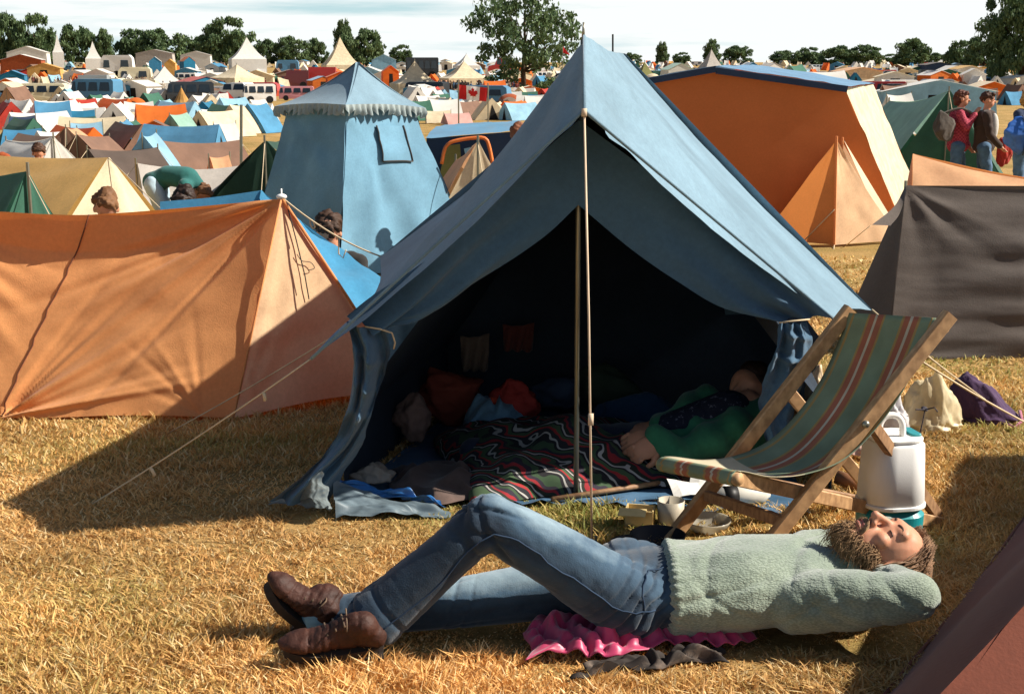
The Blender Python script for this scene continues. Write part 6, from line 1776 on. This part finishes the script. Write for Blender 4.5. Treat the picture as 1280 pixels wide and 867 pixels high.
frame('teal walled stall with a red awning above the bell tent', 224, 278, 96, 150, FM['teal'], FM['red'], rot=.6)
marquee('white marquee with a broad pointed roof above the bell tent', 180, 234, 83, 165, W_, eave=.42)
marquee('cream marquee with grey side right of the teal stall', 264, 330, 81, 175, FM['cream'], eave=.55, rotz=.9)
marquee('largest white marquee under the tall domed tree', 284, 336, 47, 330, W_, eave=.45)
marquee('pointed white marquee on the skyline, second peak', 400, 452, 47, 330, FM['cream'], eave=.3)
marquee('white marquee with a sharp peak at the left', 106, 130, 52, 340, W_, eave=.5)
marquee('small white pointed pavilion on the left skyline', 66, 82, 43, 420, W_, eave=.5)
marquee('cream pagoda marquee right of the blue pagoda roof', 486, 552, 76, 165, FM['cream'], eave=.34, curvy=.5)
marquee('broad cream marquee left of the lone tree', 548, 612, 77, 200, FM['cream'], eave=.4)
marquee('white low marquee behind the lone tree', 566, 600, 68, 330, W_, eave=.5)
marquee('grey white pointed marquee above the big orange tent roof', 868, 908, 62, 260, FM['grey'], eave=.35)
frame('long white show tent with an orange side on the left skyline', 8, 66, 58, 400, W_, W_, rot=.08, depth=.3)
frame('long orange and white stall at the left edge', 0, 60, 68, 330, FM['rust'], W_, rot=.05, depth=.3)
frame('yellow awning stall left of the white van roofs', 34, 82, 79, 240, FM['yellow'], FM['yellow'], rot=.1, depth=.4)
frame('dark teal stall on the left above the bus', 0, 36, 88, 190, FM['teal'], BL, rot=.1, depth=.4)
frame('blue stall in the middle of the left skyline', 186, 204, 71, 330, BL, W_, rot=.2)
frame('teal and orange market tent on the left skyline', 226, 244, 71, 340, FM['teal'], OR, rot=.6)
frame('yellow market tent beside the blue stall', 206, 222, 74, 320, FM['yellow'], FM['yellow'], rot=.1)
frame('long grey flat roofed pavilion among the left trees', 168, 222, 62, 430, FM['grey'], FM['grey'], rot=.05, pitch=.2, depth=.3)
frame('long white pavilion left of the largest marquee', 224, 268, 64, 400, W_, FM['grey'], rot=.05, pitch=.2, depth=.3)
frame('orange awning behind the pagoda peak on its right', 476, 500, 82, 190, OR, OR, rot=.2)
frame('bluish white stall right of the pagoda peak', 462, 498, 68, 330, FM['sky'], W_, rot=.1)
dometent('tan tunnel tent with a dark mouth below the hanging flag', 582, 630, 126, 72, FM['tan'], M_DARK)
rtent('pink tan low tent beneath the tunnel tent', 552, 590, 141, 60, FM['pink'], rot=.3)
rtent('long pale tent between the pagoda roof and the tunnel tent', 530, 566, 138, 62, FM['cream'], rot=.1)
dometent('white domed tent by the foot of the lone tree', 600, 632, 112, 110, W_)
dometent('orange brown dome by the foot of the lone tree', 622, 652, 117, 100, FM['rust'], W_)
rtent('orange ridge tent left of the lone tree trunk', 602, 634, 100, 130, OR, rot=.3)
# right field
marquee('olive and white striped stall roof right of the main tent peak', 784, 826, 78, 130, FM['olive'], eave=.5)
frame('white stall right of the olive roofed one', 826, 866, 79, 200, W_, FM['mint'], rot=.2)
dometent('cream hooped tent above the orange tent gable', 796, 834, 92, 90, FM['cream'], FM['pink'])
rtent('green ridge tent on the right skyline above the blue roof', 974, 1012, 80, 170, GR, FM['mint'], rot=.9)
frame('long pale frame tent behind the walkers with a dark window', 1082, 1250, 100, 60, FM['sky'], W_, rot=.02, depth=.25)
rtent('white crumpled tent between the green ridge and the blue roof', 1000, 1060, 88, 130, W_, FM['cream'], rot=.2)
rtent('dark red brown tent right of the blue roof', 1096, 1134, 104, 60, FM['brown'], FM['rust'], rot=.2)
rtent('white low tent just beyond the dark red brown tent', 1102, 1140, 116, 50, W_, rot=.2)
rtent('green tent behind the walkers on the right', 1136, 1170, 100, 90, GR, FM['mint'], rot=.8)
frame('dark flat topped stage awning before the right trees', 1148, 1188, 78, 300, FM['navy'], FM['dkbrown'], rot=.05, pitch=.15)
frame('yellow and red topped stall under the tallest tree', 1186, 1226, 82, 260, W_, FM['yellow'], rot=.1, pitch=.2)
frame('cream beer tent on the right skyline', 1040, 1100, 84, 280, FM['cream'], FM['peach'], rot=.1, pitch=.3)
frame('blue topped little stall by the grey white marquee', 928, 948, 78, 300, BL, BL, rot=.2)
frame('white stall right of the blue topped little stall', 948, 976, 79, 280, W_, FM['grey'], rot=.4)

# ------------------------------------------------------------------ vehicles
M_GLASS = mat('dark_window_glass', '20282e', rough=.1, spec=.6)
M_TYRE = mat('tyre_rubber', '1b1b1b', rough=.85)
PROFS = dict(
    van=([(0, .12), (0, .5), (.05, .92), (.12, 1), (.95, 1), (1, .92), (1, .12)], [(.03, .55, .13, .9), (.16, .55, .38, .88), (.42, .55, .64, .88), (.68, .55, .92, .88)], .42),
    car=([(0, .18), (0, .45), (.04, .56), (.26, .62), (.38, .96), (.44, 1), (.74, 1), (.88, .64), (.99, .6), (1, .2)], [(.33, .64, .52, .93), (.55, .64, .78, .93)], .36),
    caravan=([(.02, .16), (0, .5), (.03, .85), (.12, 1), (.9, 1), (.98, .88), (1, .5), (.97, .16)], [(.1, .5, .3, .8), (.62, .5, .88, .8)], .55),
    truck=([(0, .12), (0, .55), (.03, .68), (.2, .7), (.21, 1), (1, 1), (1, .12)], [(.02, .45, .14, .64)], .6),
    bus=([(0, .12), (0, .94), (.02, 1), (.98, 1), (1, .94), (1, .12)], [(.03, .5, .17, .85), (.2, .5, .36, .85), (.39, .5, .55, .85), (.58, .5, .74, .85), (.77, .5, .95, .85)], .5))
def vehicle(kind, label, px0, px1, ytop, Y, m, rot=0.0, group=None, stripe=None):
    g, w_, h_ = bgfig(px0, px1, ytop, Y)
    name = {'van': 'camper_van', 'car': 'parked_car', 'caravan': 'caravan', 'truck': 'lorry', 'bus': 'bus'}[kind]
    T = thing(name, label, {'van': 'van', 'truck': 'lorry'}.get(kind, kind), g, group)
    prof, wins, wr_ = PROFS[kind]
    L_ = w_; h_ = min(h_, L_ * .75); wd = min(L_ * .42, 2.0)
    rz = Matrix.Rotation(rot, 3, 'Z')
    q = lambda x, y, z: g + rz @ Vector(((x - .5) * L_, y * wd, z * h_))
    b = MB(); n = len(prof)
    ins = lambda z: .5 if z < .6 else .5 - .09 * (z - .6) / .4
    b.add([q(x, -ins(z), z) for x, z in prof] + [q(x, ins(z), z) for x, z in prof], [tuple(range(n)), tuple(range(2 * n - 1, n - 1, -1))] + [(i, n + i, n + (i + 1) % n, (i + 1) % n) for i in range(n)])
    o = b.build('body', m, T)
    for (x0, z0, x1, z1) in wins:
        for s in ((-1, 1) if Y < 150 else (-1,)):
            MB().add([q(x, s * (ins(z) + .008), z) for x, z in ((x0, z0), (x1, z0), (x1 - .02, z1), (x0 + .02, z1))], [(0, 1, 2, 3)]).build('window', M_GLASS, T)
    fr_ = MB(); fr_.add([q(-.004, -.4, .56), q(-.004, .4, .56), q(.03, .36, .86), q(.03, -.36, .86)], [(0, 1, 2, 3)])
    if kind in ('van', 'bus'): fr_.build('windscreen', M_GLASS, T)
    if stripe: MB().box(q(.5, -.506, .42), (L_ * .96, .01, h_ * .12), rz).build('stripe', stripe, T)
    for x in ((.2, .8) if kind != 'caravan' else (.5,)):
        for s in (-1, 1):
            r_ = h_ * .19; c_ = q(x, s * .46, 0) + Vector((0, 0, r_))
            MB().tube([c_ - rz @ Vector((0, .08, 0)), c_ + rz @ Vector((0, .08, 0))], r_, 12).build('wheel', M_TYRE, T)
    return T
def paint(n, c): return mat(n, c, rough=.35, spec=.5, vary=.04)
VW, VR, VB, VG, VC, VK = paint('white_paint', 'e0ddd6'), paint('red_paint', 'a82a22'), paint('blue_paint', '4f7f9e'), paint('grey_paint', '8d9496'), paint('cream_paint', 'd8cba8'), paint('dark_paint', '2b2f33')
vehicle('bus', 'white bus with red scalloped roof edge among the left tents', 56, 104, 105, 135, VW, .06, stripe=VR)
vehicle('truck', 'long grey box lorry behind the white bus', 92, 136, 94, 165, VG, .05)
vehicle('van', 'white camper van beside the teal stall', 254, 294, 108, 130, VW, -.3)
vehicle('car', 'grey estate car below the white camper van', 286, 322, 121, 115, VG, .1)
vehicle('car', 'dark car parked left of the white camper van', 236, 262, 118, 122, VK, .2)
vehicle('van', 'white camper van by the left edge of the blue pagoda roof', 305, 344, 105, 112, VW, .3)
vehicle('van', 'pink red van just left of the pagoda roof slope', 350, 392, 108, 125, paint('pink_paint', 'c07f84'), .1)
vehicle('truck', 'red lorry left of the pagoda peak', 378, 420, 84, 210, VR, .05)
vehicle('truck', 'dark red lorry next to the red lorry', 352, 386, 88, 205, paint('maroon_paint', '5e2426'), .1)
vehicle('caravan', 'blue and white caravan left of the second marquee', 346, 374, 62, 320, VB, .05)
vehicle('truck', 'dark box lorry parked left of the hanging flag', 562, 586, 103, 150, VK, .2)
vehicle('caravan', 'white caravan below the sharp white peak at the left', 128, 168, 68, 290, VW, .0)
vehicle('caravan', 'white caravan in front of the blue stall', 150, 190, 84, 215, VC, .1)
vehicle('car', 'pale blue car in the crowd above the bell tent', 184, 206, 118, 118, VB, .2)
vehicle('truck', 'dark lorry with a light on the right skyline', 1144, 1166, 86, 250, VK, .1)
vehicle('caravan', 'white caravan behind the walkers', 1104, 1146, 100, 150, VW, .1)
vehicle('van', 'white van half way along the right skyline', 1006, 1040, 92, 190, VW, .1)
vehicle('car', 'orange car below the bluish white stall', 610, 642, 72, 330, VR, .1)
vehicle('bus', 'dark blue coach left of the lone tree on the skyline', 508, 548, 72, 300, VK, .05)

# ------------------------------------------------------------------ maple leaf flag, red pennant, bare poles
fo = onG(P(588, 118, 57))
T = thing('flag', 'red and white maple leaf flag hung out between tents left of the lone tree', 'flag', fo)
c0_, c1_, c2_, c3_ = P(573, 106, 57), P(610, 110, 57), P(608, 127, 57), P(574, 124, 57)
def strip(a, b, off):
    n = 10
    tp = np.array([tuple(c0_.lerp(c1_, a + (b - a) * t)) for t in np.linspace(0, 1, n)]); bt = np.array([tuple(c3_.lerp(c2_, a + (b - a) * t)) for t in np.linspace(0, 1, n)])
    A_ = ruled(tp, bt, 6); A_[..., 1] += .03 * np.sin((a + (b - a) * np.linspace(0, 1, n)) * 12)[:, None] - off
    return A_
mr, mw = fabric('flag_red', 'c22a2a', trans=.2), fabric('flag_white', 'e4e2de', trans=.2)
MB().grid(strip(0, .27, 0)).grid(strip(.73, 1, 0)).build('red_bands', mr, T, smooth=True)
MB().grid(strip(.27, .73, 0)).build('white_field', mw, T, smooth=True)
leaf = [(0, -.9), (.04, -.45), (.5, -.5), (.42, -.3), (.85, .1), (.7, .2), (.78, .5), (.5, .42), (.4, .55), (.2, .3), (.28, .8), (.13, .72), (0, 1)]
pts2 = leaf + [(-x, y) for x, y in leaf[-2:0:-1]]
cc_ = (c0_ + c1_ + c2_ + c3_) * .25
ux, uz = (c1_ - c0_) * .2, (c0_ - c3_) * .42
lv = [cc_ + ux * x + uz * y - Vector((0, .05, 0)) for x, y in pts2]
lm_ = MB(); lm_.add([cc_ - Vector((0, .05, 0))] + lv, [(0, i + 1, (i + 1) % len(lv) + 1) for i in range(len(lv))]); lm_.build('maple_leaf', mr, T)
for q in (c0_, c1_): MB().tube([onG(q), q + Vector((0, 0, .2))], .03, 6).build('pole', M_POLE, T)
fo = onG(P(704, 70, 120))
T = thing('flag', 'small red pennant flying beside the left slope of the main tent', 'flag', fo)
MB().tube([fo, P(703.5, 58, 120)], .03, 6).build('pole', M_POLE, T)
MB().grid(ruled(curve([P(703.5, 58, 120), P(712, 68, 120)], 6), curve([P(703.5, 66, 120), P(712, 69, 120)], 6), 4, lambda U, V: .05 * np.sin(U * 6))).build('pennant', mr, T)
po = foot_at(301, 16.2)
tag(MB().tube([po - Vector((0, 0, .1)), P(301.5, 131, 16.2)], .018, 8).build('bare_pole', M_POLE, loc=po), 'thin bare upright pole in front of the bottle green tent', 'pole')
for px, yt, Y, lab in ((766, 43, 140, 'thin dark mast on the skyline just right of the main tent peak'),):
    po = foot_at(px, Y)
    tag(MB().tube([po, P(px, yt, Y)], .09, 6).build('mast', M_DARK, loc=po), lab, 'mast')

# ------------------------------------------------------------------ the rest of the field: individual small tents and vehicles
ZN = [('left of the pagoda tent', -10, 330), ('between the pagoda and main tents', 455, 700), ('right of the main tent', 770, 1290)]
PAL = [('white', W_, .42), ('cream', FM['cream'], .18), ('orange', OR, .13), ('blue', fabric('faded_blue_nylon', '4d88ab', trans=.2), .10), ('pale blue', FM['sky'], .06), ('green', GR, .08), ('brown', BR, .07), ('red', FM['red'], .025), ('yellow', FM['yellow'], .04), ('teal', FM['teal'], .03)]
pw = np.array([p[2] for p in PAL]); pw /= pw.sum()
r = np.random.default_rng(77)
def fill(n, y0, y1, zone, x0, x1, hmin, hmax, kt=.6, kf=.86):
    for _ in range(n):
        Y = 1 / r.uniform(1 / y1, 1 / y0)
        px = r.uniform(x0, x1)
        cn, m, _w = PAL[r.choice(len(PAL), p=pw)]
        k = r.random()
        h_ = r.uniform(hmin, hmax)
        dist = 'far off' if Y > 190 else 'in mid field'
        if k < kt:
            RT.append((h_ / Y, (f'small {cn} ridge tent {dist}, {zone}', px, r.uniform(.9, 2.1) * F / Y, h_, Y, m, r.uniform(0, 3.1), f'{cn} ridge tents {dist} {zone}')))
        elif k < kf:
            small_frame(f'{cn} walled frame tent {dist}, {zone}', px, r.uniform(2, 3.6) * (1 if Y < 190 else 1.5) * F / Y, h_ * r.uniform(1.1, 1.35), Y, m, r.uniform(-.5, .5), f'{cn} frame tents {dist} {zone}')
        else:
            vn, vm = [('white', VW), ('cream', VC), ('grey', VG), ('blue', VB), ('dark', VK), ('red', VR)][r.integers(6)]
            small_van(f'{vn} vehicle parked {dist} among tents, {zone}', px, r.uniform(3.4, 4.6) * F / Y, r.uniform(1.4, 2.0), Y, vm, r.uniform(-.4, .4), f'{vn} vehicles {dist} {zone}')
RT = []
def rtent_small(lab, px, wpx, h_, Y, m, rot, group, into=None):
    z0 = terr(Y); g = Vector((X(px, Y, z0), Y, z0)); L_ = wpx * Y / F / 2; hw = h_ * .8
    rz = Matrix.Rotation(rot, 3, 'Z')
    mb = MB(); n = 7
    for s in (-1, 1):
        tp = np.array([tuple(g + rz @ Vector((L_ * t, 0, h_ * (1 - .07 * (1 - t * t))))) for t in np.linspace(-1, 1, n)])
        bt = np.array([tuple(g + rz @ Vector((L_ * t * 1.05, s * hw * (1 - .06 * (1 - t * t)), .02))) for t in np.linspace(-1, 1, n)])
        mb.grid(ruled(tp, bt, 5, sag=.04 * s))
    for t in (-1, 1): mb.poly([g + rz @ Vector((L_ * t, 0, h_)), g + rz @ Vector((L_ * t * 1.05, -hw, .02)), g + rz @ Vector((L_ * t * 1.05, hw, .02))])
    if into is not None:
        into.setdefault(m, MB()).add(mb.v, mb.f)
        return
    nf = len(mb.f)
    for t in (-1, 1):
        k_ = r.uniform(.25, .6)
        mb.poly([g + rz @ Vector((L_ * t * 1.03, 0, h_ * .72)), g + rz @ Vector((L_ * t * 1.075, -hw * k_, .03)), g + rz @ Vector((L_ * t * 1.075, hw * k_ * .5, .03))])  # dark triangle painted as the shade inside an open tent end
    o = mb.build('ridge_tent', m, loc=g)
    o.data.materials.append(M_DARK)
    for p in o.data.polygons[nf:]: p.material_index = 1
    tag(o, lab, 'tent', group)
def small_frame(lab, px, wpx, h_, Y, m, rot, group):
    z0 = terr(Y); g = Vector((X(px, Y, z0), Y, z0)); hw = wpx * Y / F / 2; hd_ = hw * .7
    rz = Matrix.Rotation(rot, 3, 'Z'); q = lambda x, y, z: g + rz @ Vector((x * hw, y * hd_, z))
    e = h_ * .72
    T = thing('frame_tent', lab, 'tent', g, group)
    mb = MB()
    mb.add([q(-1, -1, 0), q(1, -1, 0), q(1, 1, 0), q(-1, 1, 0), q(-.95, -1, e), q(.95, -1, e), q(.95, 1, e), q(-.95, 1, e)], [(0, 1, 5, 4), (1, 2, 6, 5), (2, 3, 7, 6), (3, 0, 4, 7)])
    mb.add([q(-.95, -1, e), q(.95, -1, e), q(0, -1, h_), q(-.95, 1, e), q(.95, 1, e), q(0, 1, h_)], [(0, 1, 2), (3, 5, 4)])
    mb.build('wall', m, T)
    MB().poly([q(-.3, -1.02, .02), q(.25, -1.02, .02), q(.22, -1.02, e * .85), q(-.26, -1.02, e * .85)]).build('door', M_DARK, T)  # dark sheet standing in for a shaded doorway
    rf = MB(); rf.add([q(-1.06, -1.1, e - .05), q(0, -1.1, h_ + .03), q(1.06, -1.1, e - .05), q(-1.06, 1.1, e - .05), q(0, 1.1, h_ + .03), q(1.06, 1.1, e - .05)], [(0, 1, 4, 3), (1, 2, 5, 4)])
    rf.build('roof', [W_, m, m, FM['cream'], BL][r.integers(5)], T)
def small_van(lab, px, wpx, h_, Y, m, rot, group):
    L_ = wpx; yt = CY - F * math.tan(math.atan2(terr(Y) + h_ - H, Y) + PITCH)
    vehicle('van' if r.random() < .6 else 'caravan' if r.random() < .5 else 'car', lab.replace('van', 'vehicle', 1), px - L_ / 2, px + L_ / 2, yt, Y, m, rot, group.replace('vans', 'vehicles'))
fill(60, 48, 100, ZN[0][0], -5, 330, .65, 1.15, 1.0, 1.0)
fill(60, 100, 190, ZN[0][0], -10, 340, 1.0, 1.5, .66, .84)
fill(120, 190, 560, ZN[0][0], -10, 470, 1.3, 2.4)
fill(34, 100, 190, ZN[1][0], 500, 700, 1.0, 1.4, .8, .9)
fill(70, 190, 560, ZN[1][0], 450, 720, 1.3, 2.4)
fill(26, 66, 110, ZN[1][0], 520, 690, .8, 1.1, 1, 1)
fill(20, 60, 120, ZN[2][0], 800, 1290, .9, 1.2, .9, .95)
fill(40, 120, 190, ZN[2][0], 800, 1290, 1.1, 1.6)
fill(120, 190, 560, ZN[2][0], 770, 1290, 1.3, 2.4)
fill(10, 30, 48, ZN[0][0], -5, 320, .75, .95, 1, 1)

fill(200, 300, 600, ZN[2][0], 760, 1290, 1.4, 2.4, 1, 1)
fill(200, 300, 600, ZN[0][0], -10, 720, 1.4, 2.4, 1, 1)
RT.sort(key=lambda t: -t[0])
for _s, args in RT[:245]: rtent_small(*args)
mass = {}
for _s, args in RT[245:]: rtent_small(*args, into=mass)
am, mi_ = MB(), []
for k, (m, b_) in enumerate(mass.items()):
    am.add(b_.v, b_.f); mi_ += [k] * len(b_.f)
me = am.mesh('tent_mass')
for m in mass: me.materials.append(m)
me.polygons.foreach_set('material_index', mi_)
o = bpy.data.objects.new('far_tents', me); COL.objects.link(o)
tag(o, 'far-off tents running together into one pale band below the trees', 'tents', kind='stuff')

# the distant crowd: too many to count
cw = MB()
clusters = [(225, 116, 40, 90), (165, 112, 26, 60),  (60, 106, 40, 50), (130, 116, 40, 40), (580, 128, 24, 30), (540, 128, 20, 18), (640, 118, 14, 22), (820, 100, 30, 20), (1160, 92, 30, 40), (1100, 95, 40, 26), (950, 90, 60, 24),  (300, 105, 20, 20), (480, 100, 20, 14), (1230, 96, 30, 30), (1000, 100, 40, 20)]
cols = {}
CM = [mat('crowd_' + n, c, rough=.9) for n, c in (('dark', '2a2628'), ('denim', '3f5670'), ('red', '6e3a36'), ('pale', 'c2b8a8'), ('brown', '4a352a'), ('skin', 'b98a70'))]
cmb = MB(); cmi = []
for cx_, cy_, sp_, n in clusters:
    for _ in range(n):
        px, py = cx_ + r.normal() * sp_ * .9, min(cy_ + r.normal() * 4, 121)
        g = G(px, max(py, 84))
        if g.y > 500: continue
        h_ = r.uniform(1.5, 1.8)
        b0 = len(cmb.f)
        a = r.uniform(0, 6.28); rv = Vector((math.cos(a), math.sin(a), 0)); sw = rv.cross(Vector((0, 0, 1))) * r.uniform(-.15, .15)
        def part(pts, rad, mi_):
            b0 = len(cmb.f); cmb.tube(pts, rad, 5); cmi.extend([mi_] * (len(cmb.f) - b0))
        lm = int(r.choice([0, 1, 1, 4])); tm = int(r.integers(5))
        for sg in (-1, 1):
            part([g + rv * .11 * sg + sw * sg, g + rv * .09 * sg + Vector((0, 0, h_ * .5))], [.05, .085], lm)
            part([g + rv * .2 * sg + Vector((0, 0, h_ * .8)), g + rv * .2 * sg + sw * sg + Vector((0, 0, h_ * .62)), g + rv * .16 * sg - sw * sg + Vector((0, 0, h_ * .48))], [.055, .045, .035], tm)
        part([g + Vector((0, 0, h_ * .47)), g + Vector((0, 0, h_ * .6)), g + Vector((0, 0, h_ * .78)), g + Vector((0, 0, h_ * .85))], [.13, .13, .17, .06], tm)
        b0 = len(cmb.f); cmb.ell(g + Vector((0, 0, h_ * .93)), (.08, .09, .11), nu=6, nv=5); cmi += [int(r.choice([4, 4, 0, 5]))] * (len(cmb.f) - b0)
me = cmb.mesh('crowd')
for m_ in CM: me.materials.append(m_)
me.polygons.foreach_set('material_index', cmi)
oc = bpy.data.objects.new('crowd', me); COL.objects.link(oc)
tag(oc, 'far-off crowd of tiny people milling between the tents', 'crowd', kind='stuff')
